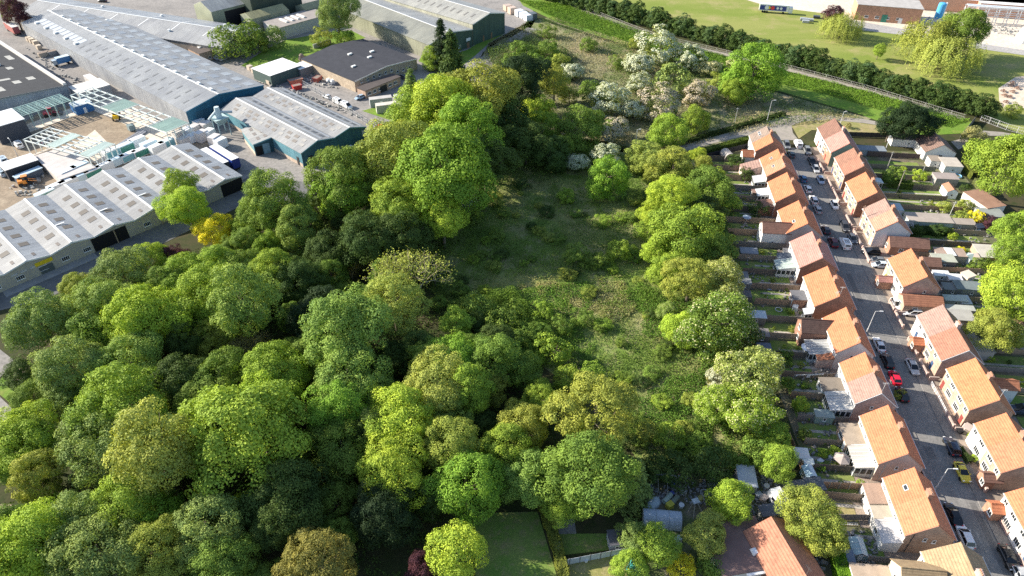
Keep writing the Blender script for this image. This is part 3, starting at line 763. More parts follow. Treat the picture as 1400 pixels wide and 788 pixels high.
g = lambda X: vnoise(X[:, 0], X[:, 1], 14, 31)
tufts('dry_grass', SCR, 80000, .7, .2, MLG, lambda X, k: g(X) > .42, (.31, .28, .17))
tufts('scrub', SCR, 80000, 1.3, .2, ML, lambda X, k: (g(X) < .48) & (k > .35), (.10, .15, .045))
tufts('scrub', [(665, 70), (725, 55), (790, 75), (790, 110), (740, 130), (680, 110)], 26000, 2.2, .2, ML, lambda X, k: k > .3, (.10, .155, .045))
tufts('ditch_reeds', [(705, 0), (760, 26), (880, 66), (1000, 100), (1130, 130), (1260, 168), (1300, 175), (1325, 165), (1180, 124), (1040, 90), (900, 52), (770, 6)], 60000, .8, .2, MLG, None, (.135, .235, .032))
tufts('brambles', CLEAR, 90000, 1.5, .14, ML, lambda X, k: (vnoise(X[:, 0], X[:, 1], 8, 51) * .6 + vnoise(X[:, 0], X[:, 1], 2.6, 52) * .4 > .56), (.105, .17, .036))
tufts('dry_grass', [(700, 392), (850, 378), (870, 420), (835, 470), (800, 520), (770, 500), (720, 440)], 60000, .55, .14, MLG, lambda X, k: vnoise(X[:, 0], X[:, 1], 9, 61) * .6 + vnoise(X[:, 0], X[:, 1], 2.4, 62) * .4 > .53, (.33, .32, .16))
# undergrowth on the woodland floor
WOOD = [(110, 420), (220, 372), (330, 318), (420, 285), (520, 215), (660, 130), (720, 180), (650, 280), (590, 380), (700, 500), (820, 620), (870, 700), (740, 690), (650, 700), (560, 830), (0, 830), (0, 700), (130, 640), (40, 560), (60, 500)]
tufts('undergrowth', WOOD, 110000, 1.8, .2, ML, lambda X, k: k > .35, (.075, .12, .03))
tufts('undergrowth', [(880, 220), (960, 210), (1000, 300), (1020, 430), (1060, 540), (1075, 620), (985, 600), (925, 480), (890, 340)], 12000, 1.5, .26, ML, lambda X, k: k > .4, (.06, .105, .028))

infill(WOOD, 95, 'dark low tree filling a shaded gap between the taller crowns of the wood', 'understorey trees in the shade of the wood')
infill([(885, 235), (960, 215), (1000, 300), (1020, 430), (1060, 540), (1020, 600), (985, 590), (930, 480), (890, 340)], 9, 'green tree filling in the garden tree belt between the bigger crowns', 'lesser trees in the garden tree belt', (2.4, 3.6), 'BLBO', ('med', 'med'))

MOUNDS = [(640, 300), (668, 330), (700, 300), (735, 318), (690, 352), (650, 356), (720, 360), (760, 330), (745, 290), (790, 300), (820, 312), (856, 300), (680, 275), (720, 262), (640, 392), (668, 398), (702, 418), (690, 465), (650, 455), (705, 480), (740, 500), (770, 545), (668, 372), (612, 372), (620, 400), (838, 372), (866, 350), (872, 392),
          (893, 440), (880, 520), (900, 560), (862, 574), (935, 590), (955, 545), (905, 480), (820, 452), (845, 520), (812, 400), (778, 376), (865, 610), (945, 615), (600, 420), (632, 430)]
for i, (x, y) in enumerate(MOUNDS):
    for k in range(2):
        p = G(x + random.uniform(-12, 12), y + random.uniform(-7, 7)); plant('bush', (p.x, p.y, .02), random.uniform(.9, 2.3), 'MBMOD'[(i + k) % 5], 'low bramble mound in the rough grass of the clearing', 'bramble mounds in the clearing', sz=random.uniform(.5, .85))
# ------------------------------------------------------------------ houses
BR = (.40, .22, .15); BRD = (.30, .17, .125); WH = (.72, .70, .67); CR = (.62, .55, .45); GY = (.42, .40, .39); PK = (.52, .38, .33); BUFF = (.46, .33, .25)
OR = (.53, .205, .108); ORD = (.41, .175, .10); PINK = (.46, .235, .20); BRN = (.235, .135, .105); GBR = (.27, .215, .18); TAN = (.36, .27, .165); TPK = (.335, .225, .19); DK = (.12, .085, .075)
def win_meshes(w, h, mull=1):
    f = MB(); t = .09
    f.box(-.07, .0, -w / 2, w / 2, 0, t); f.box(-.07, .0, -w / 2, w / 2, h - t, h)
    f.box(-.07, .0, -w / 2, -w / 2 + t, t, h - t); f.box(-.07, .0, w / 2 - t, w / 2, t, h - t)
    for k in range(mull):
        y = -w / 2 + w * (k + 1) / (mull + 1); f.box(-.065, .0, y - .03, y + .03, t, h - t)
    f.box(-.14, .0, -w / 2 - .06, w / 2 + .06, -.07, -.004)
    p = MB(); p.quad((-.03, w / 2 - t, t), (-.03, -w / 2 + t, t), (-.03, -w / 2 + t, h - t), (-.03, w / 2 - t, h - t))
    return f.mesh('window', MS), p.mesh('pane', MGL)
WINS = {k: win_meshes(*v) for k, v in dict(wide=(1.75, 1.15, 2), mid=(1.15, 1.1, 1), small=(.6, .8, 0), bay=(2.0, 1.35, 3), shop=(1.9, 1.2, 3)).items()}
def window(par, kind, x, y, z, rz=0., col=(.8, .8, .78)):
    f, p = WINS[kind]; o = put(f, 'window', par, (x, y, z), rz, col); put(p, 'pane', o); return o
_d = MB(); _d.box(-.06, 0, -.46, .46, 0, 2.0); _d.box(-.075, -.06, -.3, .3, 1.1, 1.8); DOORM = _d.mesh('door', MS)
_h = MB(); _h.box(-.12, -.062, .32, .37, .95, 1.1); HANDM = _h.mesh('handle', MS)
def door(par, x, y, z, col=(.8, .8, .8), rz=0.):
    o = put(DOORM, 'door', par, (x, y, z), rz, col); put(HANDM, 'handle', o, col=(.6, .6, .6)); return o
_c = MB(); _c.box(-.36, .36, -.6, .6, -.8, 1.0); _c.box(-.42, .42, -.66, .66, 1.0, 1.12)
CHIM = _c.mesh('chimney', MB_)
_p = MB()
for k in range(4): _p.tube((0, -.42 + .28 * k, 1.12), (0, -.42 + .28 * k, 1.5), .11, .09, 8)
POTS = _p.mesh('chimney_pots', MP)
_a = MB(); _a.tube((0, 0, 0), (0, 0, 2.2), .025, .025, 4); _a.tube((-.5, 0, 2.0), (.7, .2, 2.0), .02, .02, 4)
for k in range(6): _a.tube((-.4 + .2 * k, -.25 + .02 * k, 2.0), (-.4 + .2 * k, .35 + .02 * k, 2.0), .012, .012, 3)
AERIAL = _a.mesh('aerial', MS)
_s = MB(); _s.dome(0, 0, 0, .38, .38, .12, 10, 2); DISH = _s.mesh('satellite_dish', MS)
_k = MB(); _k.slab([(-.36, -.55, .10), (.36, -.55, .10), (.36, .55, .10), (-.36, .55, .10)], .12); SKYL = _k.mesh('skylight', MS)
_k = MB(); _k.quad((-.28, -.46, .106), (.28, -.46, .106), (.28, .46, .106), (-.28, .46, .106)); SKYP = _k.mesh('pane', MGL)
ZE, ZR = 5.0, 8.2
class House: pass
def gable_roof(b, hw, y0, y1, ze, zr, ov=.3, t=.14):
    k = (zr - ze) / hw; zo = ze - ov * k
    b.slab([(-hw - ov, y0, zo + .1), (0, y0, zr + .1), (0, y1, zr + .1), (-hw - ov, y1, zo + .1)], t)
    b.slab([(0, y0, zr + .1), (hw + ov, y0, zo + .1), (hw + ov, y1, zo + .1), (0, y1, zr + .1)], t)
    b.tube((0, y0, zr + .12), (0, y1, zr + .12), .11, .11, 6)
    return b
def house(label, far, near, hw=3.9, rf=OR, rn=None, wall=BR, face=(WH, WH), gable=None, L=11.0, opts='', ridge=ZR, rows=None):
    a, b2 = G(*far, ridge), G(*near, ridge); c = (a + b2) / 2; rn = rn or rf
    t = thing('semi_detached_house', label, 'house', (c.x, c.y, .1), -SA, 'semi detached houses along the street')
    H = House(); H.t, H.hw, H.L = t, hw, L; y0, y1 = -L / 2, L / 2; ze, zr = ZE - .1, ridge - .1
    if 'lit' in opts: pass
    w = MB(); w.v = [(-hw, y0, -.2), (hw, y0, -.2), (hw, y1, -.2), (-hw, y1, -.2), (-hw, y0, ze), (hw, y0, ze), (hw, y1, ze), (-hw, y1, ze), (0, y0, zr), (0, y1, zr)]
    w.f = [(0, 1, 5, 8, 4), (2, 3, 7, 9, 6), (1, 2, 6, 5), (3, 0, 4, 7), (4, 8, 9, 7), (5, 6, 9, 8), (3, 2, 1, 0)]
    w.build('wall', MB_ if wall in (BR, BRD, BUFF, PK) else MP, t, wall)
    if gable:
        g = MB(); z = .015; g.hexa([(-hw, y0 - z, 0), (hw, y0 - z, 0), (hw, y0, 0), (-hw, y0, 0)], [(-hw, y0 - z, ze - .05), (hw, y0 - z, ze - .05), (hw, y0, ze - .05), (-hw, y0, ze - .05)])
        g.quad((-hw, y0 - z, ze - .05), (hw, y0 - z, ze - .05), (0, y0 - z, zr - .05)); g.build('gable_render', MP, t, gable)
    for k, (ya, yb, cc) in enumerate(((.0, y1, face[0]), (y0, .0, face[1]))):      # far half, near half
        if cc:
            br = cc in (BR, BRD, BUFF, PK)
            fb = MB(); fb.box(-hw - .03, -hw, ya + .01, yb - .01, 0, ze - .12); fb.build('facade', MB_ if br else MP, t, cc)
    r1 = gable_roof(MB(), hw, .006, y1 + .06, ze, zr).build('roof', MT, t, rf)
    r2 = gable_roof(MB(), hw, y0 - .06, -.006, ze, zr).build('roof', MT, t, rn)
    if rows is None:
        put(CHIM, 'chimney', r1, (.32, 0, zr), 0, BR if 'bigchim' not in opts else PK); put(POTS, 'chimney_pots', r1, (.32, 0, zr), 0, (.45, .25, .16))
    g = MB(); k = (zr - ze) / hw
    for sx in (-1, 1): g.box(sx * (hw + .36) - .07, sx * (hw + .36) + .07, y0 - .1, y1 + .1, ze - .3 * k - .1, ze - .3 * k + .02)
    g.build('gutter', MS, t, (.75, .74, .72))
    bg = MB()
    for ye, d in ((y0 - .12, 1),):
        for sx in (-1, 1):
            q = [(sx * (hw + .3), ye, ze - .3 * k), (0, ye, zr + .03)]
            bg.hexa([(q[0][0], ye, q[0][2] - .22), (q[1][0], ye, q[1][2] - .22), (q[1][0], ye + .05, q[1][2] - .22), (q[0][0], ye + .05, q[0][2] - .22)],
                    [(q[0][0], ye, q[0][2]), (q[1][0], ye, q[1][2]), (q[1][0], ye + .05, q[1][2]), (q[0][0], ye + .05, q[0][2])])
    bg.build('barge_board', MS, t, (.45, .25, .18) if 'wb' not in opts else (.8, .8, .8))
    p = MB(); xd = -hw + 1.1 if 'dp' in opts else hw - .7
    p.tube((xd, y0 - .08, .1), (xd, y0 - .08, ze + (.9 if 'dp' not in opts else 1.0) - .4), .055, .055, 6)
    p.build('drainpipe', MS, t, (.06, .06, .06) if 'dark' in opts else (.5, .48, .46))
    x = -hw - .03
    if 'front' in opts:                   # the street front faces the camera side
        for s in (-1, 1):
            window(t, 'wide', x, s * 1.7, 3.25); window(t, 'mid', x, s * 4.4, 3.25); window(t, 'bay', x, s * 1.8, .85)
            door(t, x, s * 4.6, .05, ((.8, .8, .8), (.25, .06, .05), (.05, .1, .2))[int(abs(c.x * 7)) % 3])
    else:
        for s in (-1, 1):
            window(t, 'mid', x, s * 1.5, 3.3); window(t, 'mid', x, s * 4.2, 3.3)
            window(t, 'mid', x, s * 3.9, .95); door(t, x, s * 1.6, .05)
        for s in (-1, 1):
            window(t, 'wide', hw, s * 1.7, 3.25, PI); window(t, 'bay', hw, s * 1.9, .85, PI); door(t, hw, s * 4.6, .05, (.3, .06, .05), PI)
    if 'gw' in opts: window(t, 'small', .9, y0 - .02, 3.3, PI / 2)
    if 'gw2' in opts: window(t, 'small', -.6, y0 - .02, 3.6, PI / 2)
    if 'ae' in opts: put(AERIAL, 'aerial', t, (.2, y0 + .5, zr), 0, (.6, .6, .6))
    if 'af' in opts: put(AERIAL, 'aerial', t, (-.6, y0 + .2, zr - 1.2), .6, (.6, .6, .6))
    if 'sd' in opts:
        o = put(DISH, 'satellite_dish', t, (-hw - .3, y0 + .8, ze - .4), 0, (.6, .6, .6)); o.rotation_euler = (0, -1.1, .3)
    sl = math.atan2(zr - ze, hw)
    for key, yy, xx in (('s1', y1 - 1.6, -hw * .5), ('s2', y1 - 3, -hw * .5), ('s3', -2.2, -hw * .55), ('s4', 2.4, -hw * .5)):
        if key in opts:
            o = put(SKYL, 'skylight', t, (xx, yy, ze + (hw + xx) * (zr - ze) / hw + .1), 0, (.75, .75, .75)); o.rotation_euler = (0, -sl, 0); put(SKYP, 'pane', o)
    return H
def ext(H, y0, y1, d, z0, z1, style='lean', roof=GY, wall=BR, side=-1):
    """single-storey addition on the long side: z0 at its outer edge, z1 at the house"""
    t = H.t; xi, xo = side * (H.hw + .03), side * (H.hw + d); lo, hi = min(xi, xo), max(xi, xo)
    glass = style in ('glass', 'stripe')
    w = MB(); ring = ((lo, y0), (hi, y0), (hi, y1), (lo, y1)); zt = lambda x: z1 if abs(x - xi) < .01 else z0
    w.hexa([(x, y, -.1) for x, y in ring], [(x, y, (zt(x) - .02)) for x, y in ring])
    e = w.build('conservatory' if glass else 'extension', MS if glass else (MB_ if wall in (BR, BRD, BUFF, PK) else MP), t, (.62, .63, .63) if glass else wall)
    r = MB(); o = .16
    pts = [(x + (side * o if x == xo else 0), y + (o if y == y1 else -o), zt(x) + .1) for x, y in ring]
    r.slab(pts, .1); rr = r.build('extension_roof', MF if style == 'flat' else (MCX if style == 'lean' else (MCY if glass or style == 'corr' else MT)), e, roof)
    if glass:
        g = MB(); n = max(3, int((y1 - y0) / .75))
        for k in range(n + 1):
            y = y0 + (y1 - y0) * k / n; g.slab([(pts[0][0] if side < 0 else lo, y - .04, z0 + .16), (hi, y - .04, (z1 if side < 0 else z0) + .16), (hi, y + .04, (z1 if side < 0 else z0) + .16), (pts[0][0] if side < 0 else lo, y + .04, z0 + .16)], .06)
        g.build('roof_bar', MS, e, (.66, .66, .66))
        for k in range(n):
            y = y0 + (y1 - y0) * (k + .5) / n; p = MB(); x = xo + side * .012; a = (y1 - y0) / n * .38
            p.quad((x, y + a, .85), (x, y - a, .85), (x, y - a, z0 - .2), (x, y + a, z0 - .2)); p.build('glazing', MGL, e)
        p = MB(); m = max(2, int(d / .9))
        for k in range(m):
            x = lo + (hi - lo) * (k + .5) / m; a = d / m * .38; p.quad((x - a, y0 - .012, .85), (x + a, y0 - .012, .85), (x + a, y0 - .012, z0 - .2), (x - a, y0 - .012, z0 - .2))
        p.build('glazing', MGL, e)
    else:
        k = 'mid' if y1 - y0 < 4.5 else 'wide'
        window(e, k, xo - .0, (y0 + y1) / 2 + .6, .95) if side < 0 else None
        if (y1 - y0) > 3: door(e, xo, y0 + .8, 0)
    return e
def wing(H, yc, wd, d, ze, zr, roof=BRN, wall=BR, side=-1, wcol=None):
    """two-storey cross wing whose ridge runs away from the house"""
    t = H.t; xi, xo = side * (H.hw - 1.2), side * (H.hw + d); y0, y1 = yc - wd / 2, yc + wd / 2
    w = MB(); a = side * (H.hw + .031); lo, hi = min(a, xo), max(a, xo)
    w.v = [(lo, y0, -.1), (hi, y0, -.1), (hi, y1, -.1), (lo, y1, -.1), (lo, y0, ze), (hi, y0, ze), (hi, y1, ze), (lo, y1, ze), (lo, yc, zr), (hi, yc, zr)]
    w.f = [(0, 1, 5, 4), (2, 3, 7, 6), (3, 0, 4, 8, 7), (1, 2, 6, 9, 5), (4, 5, 9, 8), (6, 7, 8, 9)]
    e = w.build('rear_wing' if side < 0 else 'wing', MB_ if wall in (BR, BRD, BUFF, PK) else MP, t, wall)
    r = MB(); k = (zr - ze) / (wd / 2); o = .22; X0 = xo + side * o
    q0, q1 = min(X0, xi), max(X0, xi)
    r.slab([(q0, y0 - o, ze - o * k + .1), (q1, y0 - o, ze - o * k + .1), (q1, yc, zr + .1), (q0, yc, zr + .1)], .12)
    r.slab([(q0, yc, zr + .1), (q1, yc, zr + .1), (q1, y1 + o, ze - o * k + .1), (q0, y1 + o, ze - o * k + .1)], .12)
    r.tube((q0, yc, zr + .12), (q1, yc, zr + .12), .1, .1, 6)
    r.build('extension_roof', MT, e, roof)
    window(e, 'mid', xo, yc - .6, .95)
    if ze > 4: window(e, 'mid', xo, yc, 3.2); window(e, 'small', (a + xo) / 2, y0 - .01, 1.2, PI / 2)
    return e
def porch(H, y, wd=1.7, d=1.6, roof=OR, wall=BR, ze=2.3):
    return wing(H, y, wd, d, ze, ze + .8, roof, wall)
# --- the row backing onto the garden tree belt
h = house('top house of the tree-side row, half brown half orange roof with three skylights', (1047.4, 172.5), (1057.6, 195), 4.4, GBR, OR, BR, (WH, WH), opts='s1 s2 gw')
wing(h, -3.4, 3.6, 3.4, 2.7, 4.0, ORD, WH)
h = house('orange-roofed house with long catslide rear and skylight, second from the winding path', (1063, 203), (1074, 230), 4.3, OR, (.55, .24, .15), BR, (CR, WH), opts='s3 s4 af')
ext(h, 1.0, 5.4, 5.6, 2.4, 4.6, 'tile', TPK, PK); ext(h, -5.2, -1.4, 3., 2.3, 3.0, 'glass', (.7, .72, .74))
h = house('plain bright-orange roofed house beside a bright green bush, in the tree-side row', (1075, 235.5), (1088, 264.5), 4.3, OR, OR, BR, (WH, WH), opts='gw')
ext(h, 1.6, 5.2, 3.1, 2.4, 3.0, 'glass', (.72, .74, .76)); ext(h, -5.2, -1.2, 4.0, 2.5, 3.2, 'tile', BRN, BRD)
h = house('orange-roofed house with a dark-roofed white two-storey rear wing', (1091.3, 272.8), (1104.8, 308), 4.3, OR, OR, BR, (WH, WH), GY, opts='s3 gw')
wing(h, -3.1, 4.6, 6.0, 4.6, 6.4, BRN, WH)
h = house('pink-roofed house with a pale hipped conservatory behind it', (1110, 316), (1125, 354), 4.3, PINK, PINK, BR, (WH, WH), opts='sd af')
ext(h, .6, 3.4, 3.2, 2.3, 2.8, 'flat', (.10, .12, .15), WH); ext(h, -3.2, .5, 4.4, 2.2, 3.2, 'glass', (.50, .58, .52))
h = house('orange-roofed house with flat grey rear extension edged in white', (1130, 363), (1149, 407), 4.3, OR, OR, BR, (WH, WH), opts='ae af sd')
ext(h, -.6, 2.8, 3.2, 2.4, 2.6, 'flat', (.14, .14, .15), BRD); ext(h, -5.4, -3.6, 1.6, 2.2, 2.7, 'glass', (.6, .65, .7))
h = house('orange-roofed house with brick rear wing in shade and white slatted lean-to', (1156, 420), (1177, 469), 3.7, OR, OR, BR, (WH, WH), (.72, .66, .62), opts='af gw2')
wing(h, 3.2, 4.4, 5.4, 4.2, 6.0, DK, BRD); ext(h, -3.9, .4, 4.6, 2.4, 2.9, 'stripe', (.45, .45, .44)); ext(h, -5.6, -3.95, 3.2, 2.4, 3.1, 'tile', ORD, PK)
h = house('two-tone house, orange upper half and tan lower half, with striped white conservatory', (1182, 482), (1206, 538), 3.7, OR, TPK, PK, (WH, WH), opts='ae wb gw2')
ext(h, -.5, 3.2, 4.2, 2.4, 2.7, 'flat', (.2, .17, .14), WH); ext(h, -5.4, -.7, 4.0, 2.3, 2.9, 'stripe', (.6, .58, .55))
h = house('orange-roofed house with brick-ended grey flat extension and pale conservatory', (1214, 554), (1241.6, 621), 3.7, OR, OR, PK, (CR, CR), (.55, .42, .37), opts='gw2 dp')
ext(h, .2, 5.2, 3.4, 2.5, 2.8, 'flat', (.33, .27, .21), BUFF); ext(h, -4.9, .1, 3.2, 2.4, 3.0, 'glass', (.62, .58, .52))
h = house('orange-roofed house with one silver skylight and three-part lean-to along its back', (1249, 640), (1284, 718.7), 3.7, OR, (.54, .22, .12), BUFF, (WH, WH), opts='s4 gw2 dp dark')
ext(h, 1.4, 5.6, 2.9, 2.5, 2.9, 'lean', (.40, .27, .20), WH); ext(h, -1.2, 1.36, 2.9, 2.5, 2.9, 'flat', (.38, .33, .26), WH); ext(h, -5.7, -1.24, 2.9, 2.4, 3., 'corr', (.60, .57, .56), WH)
h = house('sandy-roofed house with cream gables at the bottom edge of the photo', (1316.5, 750), (1352, 830), 4.3, TAN, TAN, CR, (CR, CR), opts='bigchim')
wing(h, 1.2, 5.2, 5.2, 4.6, 6.8, TAN, CR); ext(h, -2, 3.6, 11.0, 2.7, 2.9, 'flat', (.42, .33, .25), WH)
# --- the row across the street, street front towards the sun
F = 'front '
h = house('first house across the street, brown roof with pink lower half and pale green gable', (1137.6, 159.5), (1165.6, 199.5), 4.3, BRN, PINK, BR, (WH, BR), (.22, .33, .27), 17.5, F + 'bigchim')
h = house('brown-roofed house next to the green-gabled one across the street', (1166.2, 202), (1182, 228), 4.3, (.29, .16, .115), (.33, .17, .12), BR, (BUFF, BUFF), opts=F + 'af')
ext(h, -4.8, -2.2, 3, 2.4, 3., 'glass', (.6, .66, .7), side=1)
h = house('bright orange-roofed house across the street beside the shaded lawn', (1182, 235), (1200.5, 264.4), 4.1, OR, OR, BR, (BUFF, BUFF), opts=F + 'gw')
h = house('pink and tan roofed house with pale grey end wall across the street', (1208.4, 270.9), (1229, 304), 4.3, TPK, (.55, .26, .185), BR, (BUFF, BUFF), (.62, .62, .63), opts=F + 'af')
wing(h, 2.2, 3., 3.4, 2.5, 3.4, GY, WH, 1)
h = house('orange-roofed house with a climbing plant and brick porch across the street', (1244.4, 339.6), (1269, 379.5), 4.0, OR, OR, PK, (BUFF, WH), opts=F + 'gw dp')
porch(h, .6, 2.2, 3.2, PINK, BR)
h = house('long house with pinkish-brown far half and rusty near half, white front and porch', (1289.5, 419), (1324, 477), 3.9, TPK, (.33, .17, .12), PK, (WH, BUFF), None, 14.2, F + 'bigchim wb')
porch(h, 1.4, 2.4, 2.2, OR, BR); ext(h, -1, 5, 6, 2.5, 2.8, 'lean', GY, (.45, .4, .36), 1)
h = house('orange-roofed house behind the white railings with a tiled rear wing', (1333, 490), (1367, 547), 3.9, (.53, .215, .105), (.53, .215, .105), BUFF, (BUFF, BUFF), None, opts=F + 'ae')
wing(h, 2.8, 3.0, 4.2, 4.3, 5.3, ORD, (.6, .66, .66), 1)
h = house('orange-roofed house with white rendered far half, opposite the yellow car', (1378, 566), (1412, 632), 3.9, OR, (.50, .20, .115), BUFF, (WH, BUFF), opts=F + 'gw')
porch(h, -4.6, 2.2, 1.9, BRN, BR)
h = house('white-fronted orange-roofed house cut by the photo edge, opposite the black parked cars', (1426, 660), (1466, 745), 3.9, OR, OR, BUFF, (WH, WH), opts=F)
porch(h, 4.4, 2.4, 2.0, OR, BR)
# low side buildings between them
def small_house(name, label, cat, px, L, Wd, ze, zr, roof, wall, rz=-SA, ridge='x', front=None, mroof=None):
    p = G(*px, ze); t = thing(name, label, cat, (p.x, p.y, .08), rz); x0, x1, y0, y1 = -L / 2, L / 2, -Wd / 2, Wd / 2
    w = MB(); w.v = [(x0, y0, -.1), (x1, y0, -.1), (x1, y1, -.1), (x0, y1, -.1), (x0, y0, ze), (x1, y0, ze), (x1, y1, ze), (x0, y1, ze), (x0, 0, zr), (x1, 0, zr)]
    w.f = [(0, 1, 5, 4), (2, 3, 7, 6), (3, 0, 4, 8, 7), (1, 2, 6, 9, 5), (4, 5, 9, 8), (6, 7, 8, 9)]
    w.build('wall', MB_ if wall in (BR, BRD, BUFF, PK) else MP, t, wall)
    r = MB(); k = (zr - ze) / (Wd / 2); o = .2
    r.slab([(x0 - o, y0 - o, ze - o * k + .08), (x1 + o, y0 - o, ze - o * k + .08), (x1 + o, 0, zr + .08), (x0 - o, 0, zr + .08)], .1)
    r.slab([(x0 - o, 0, zr + .08), (x1 + o, 0, zr + .08), (x1 + o, y1 + o, ze - o * k + .08), (x0 - o, y1 + o, ze - o * k + .08)], .1)
    r.build('roof', mroof or MT, t, roof)
    if front: window(t, front, x0 - .01, 0, min(1.0, ze - 1.3)); window(t, 'mid' if L > 4 else 'small', x0 + L * .3, y0 - .01, 1.0, PI / 2)
    return t
small_house('garage', 'low brown-roofed brick garage between the pale grey end wall and the porch house', 'garage', (1240, 332), 9.5, 4.6, 2.6, 4.2, BRN, BR, front='mid')
small_house('garage', 'smaller brown-roofed brick outhouse behind the climbing-plant house', 'garage', (1267, 358), 5.5, 3.8, 2.4, 3.7, BRN, BRD, front='small')
small_house('garage', 'rusty-roofed low garage beside the white estate car', 'garage', (1259, 411), 8.6, 4.2, 2.7, 3.9, (.36, .17, .11), BUFF, front='mid')
t = small_house('bungalow', 'dark brown-roofed bungalow in the back gardens beside dense dark trees', 'house', (1279, 200), 9, 9.2, 2.9, 5.6, (.22, .15, .125), (.72, .70, .67), -SA - PI / 2 + PI, front='wide')
t = small_house('house', 'hip-roofed orange-tiled house at the bottom edge beside the olive garden tree', 'house', (1075, 764), 11.5, 8.4, 3.0, 5.6, (.47, .215, .14), BRD, R_(103), front='mid')
put(AERIAL, 'aerial', t, (-4.4, 0, 5.6), 0, (.1, .1, .1))
b = MB(); b.box(-4.6, 4.6, -4.2, 4.6, -.1, 2.7)
p = G(1012, 748, 2.7); t = thing('flat_roofed_house', 'low building with wide purplish-brown felt roof and a white rooflight at the bottom edge', 'building', (p.x, p.y, 0), R_(10))
b.build('wall', MP, t, (.7, .68, .64)); MB().box(-4.8, 4.8, -4.4, 4.8, 2.7, 2.9).build('roof', MF, t, (.20, .13, .115))
MB().rbox(1.9, -1.3, 2.9, 3.3, 1.3, 1.2, .1, .8).build('rooflight', MS, t, (.75, .75, .75)); MB().box(-1, 5.2, -4.9, -4.45, 2.5, 2.75).build('canopy', MS, t, (.8, .8, .78))
# ------------------------------------------------------------------ industrial estate
class Shed: pass
def shed(name, label, cat, nl, nr, fl, prof, wall, roof, gable=None, base=None, mroof=None, ov=.25, mwall=None, trim=(.75, .75, .74), roof2=None):
    """nl, nr, fl: pixels of the near-left, near-right and far-left eave corners; prof: (across 0..1, height)"""
    z0, z1 = prof[0][1], prof[-1][1]
    A, B_, F_ = G(*nl, z0), G(*nr, z1), G(*fl, z0); ax = (B_ - A); ax.z = 0; W = ax.length; ax.normalize(); ay = Vector((-ax.y, ax.x, 0))
    L = (F_ - A).dot(ay); H = Shed(); H.W, H.L = W, L
    t = H.t = thing(name, label, cat, (A.x, A.y, .05), math.atan2(ax.y, ax.x)); H.prof = [(a * W, z) for a, z in prof]; P = H.prof
    w = MB(); n = len(P)
    ring = [(0, 0)] + [(x, z) for x, z in P] + [(W, 0)]
    w.quad((0, L, -.1), (0, 0, -.1), (0, 0, z0), (0, L, z0)); w.quad((W, 0, -.1), (W, L, -.1), (W, L, z1), (W, 0, z1)); w.build('wall', mwall or MCY, t, wall)
    MB().quad(*[(x, 0, z) for x, z in ring]).build('end_wall', mwall or MCX, t, gable or wall); MB().quad(*[(x, L, z) for x, z in ring][::-1]).build('end_wall', mwall or MCX, t, gable or wall)
    if base:
        b = MB(); b.box(-.04, 0, .3, L - .3, 0, 1.2); b.build('plinth', MB_, t, base)
    r = MB(); r2 = MB(); q = []
    for i, ((xa, za), (xb, zb)) in enumerate(zip(P[:-1], P[1:])):
        if abs(xb - xa) < .05: continue
        k = (zb - za) / (xb - xa); xa2 = xa - (ov if i == 0 else 0); xb2 = xb + (ov if i == n - 2 else 0); za2 = za - (k * ov if i == 0 else 0); zb2 = zb + (k * ov if i == n - 2 else 0)
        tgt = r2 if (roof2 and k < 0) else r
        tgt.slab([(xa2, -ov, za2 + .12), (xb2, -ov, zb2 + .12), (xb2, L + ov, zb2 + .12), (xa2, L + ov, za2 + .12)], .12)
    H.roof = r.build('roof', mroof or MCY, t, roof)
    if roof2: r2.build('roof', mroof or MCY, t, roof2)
    e = MB()
    for i, ((xa, za), (xb, zb)) in enumerate(zip(P[:-1], P[1:])):
        if abs(xb - xa) < .05: continue
        e.hexa([(xa, -ov - .08, za - .25), (xb, -ov - .08, zb - .25), (xb, -ov - .003, zb - .25), (xa, -ov - .003, za - .25)], [(xa, -ov - .08, za + .16), (xb, -ov - .08, zb + .16), (xb, -ov - .003, zb + .16), (xa, -ov - .003, za + .16)])
    e.build('verge_trim', MS, t, trim)
    for i in range(1, n - 1):
        x, z = P[i]
        if roof != (.05, .052, .062) and P[i - 1][1] < z and P[i + 1][1] < z: MB().box(x - .28, x + .28, -ov, L + ov, z + .13, z + .2).build('ridge_cap', MS, t, (.72, .72, .7))
    return H
def zat(H, x):
    for (xa, za), (xb, zb) in zip(H.prof[:-1], H.prof[1:]):
        if xa <= x <= xb and xb > xa: return za + (zb - za) * (x - xa) / (xb - xa), math.atan2(zb - za, xb - xa)
    return H.prof[-1][1], 0
_lm = {}
def light(H, x, y, sx, sy, col, name='rooflight', up=.0):
    z, a = zat(H, x); k = (round(sx, 2), round(sy, 2))
    if k not in _lm: _lm[k] = MB().box(-sx / 2, sx / 2, -sy / 2, sy / 2, 0, .05).mesh('rooflight', MRF)
    o = put(_lm[k], name, H.t, (x, y, z + .13 + up), 0, col); o.rotation_euler = (0, -a, 0); return o
def vent(H, x, y, sx=.9, sy=1.6, h=.6, col=(.75, .75, .74)):
    z, a = zat(H, x); MB().box(-sx / 2, sx / 2, -sy / 2, sy / 2, -.1, h).build('roof_vent', MS, H.t, col, (x, y, z + .12))
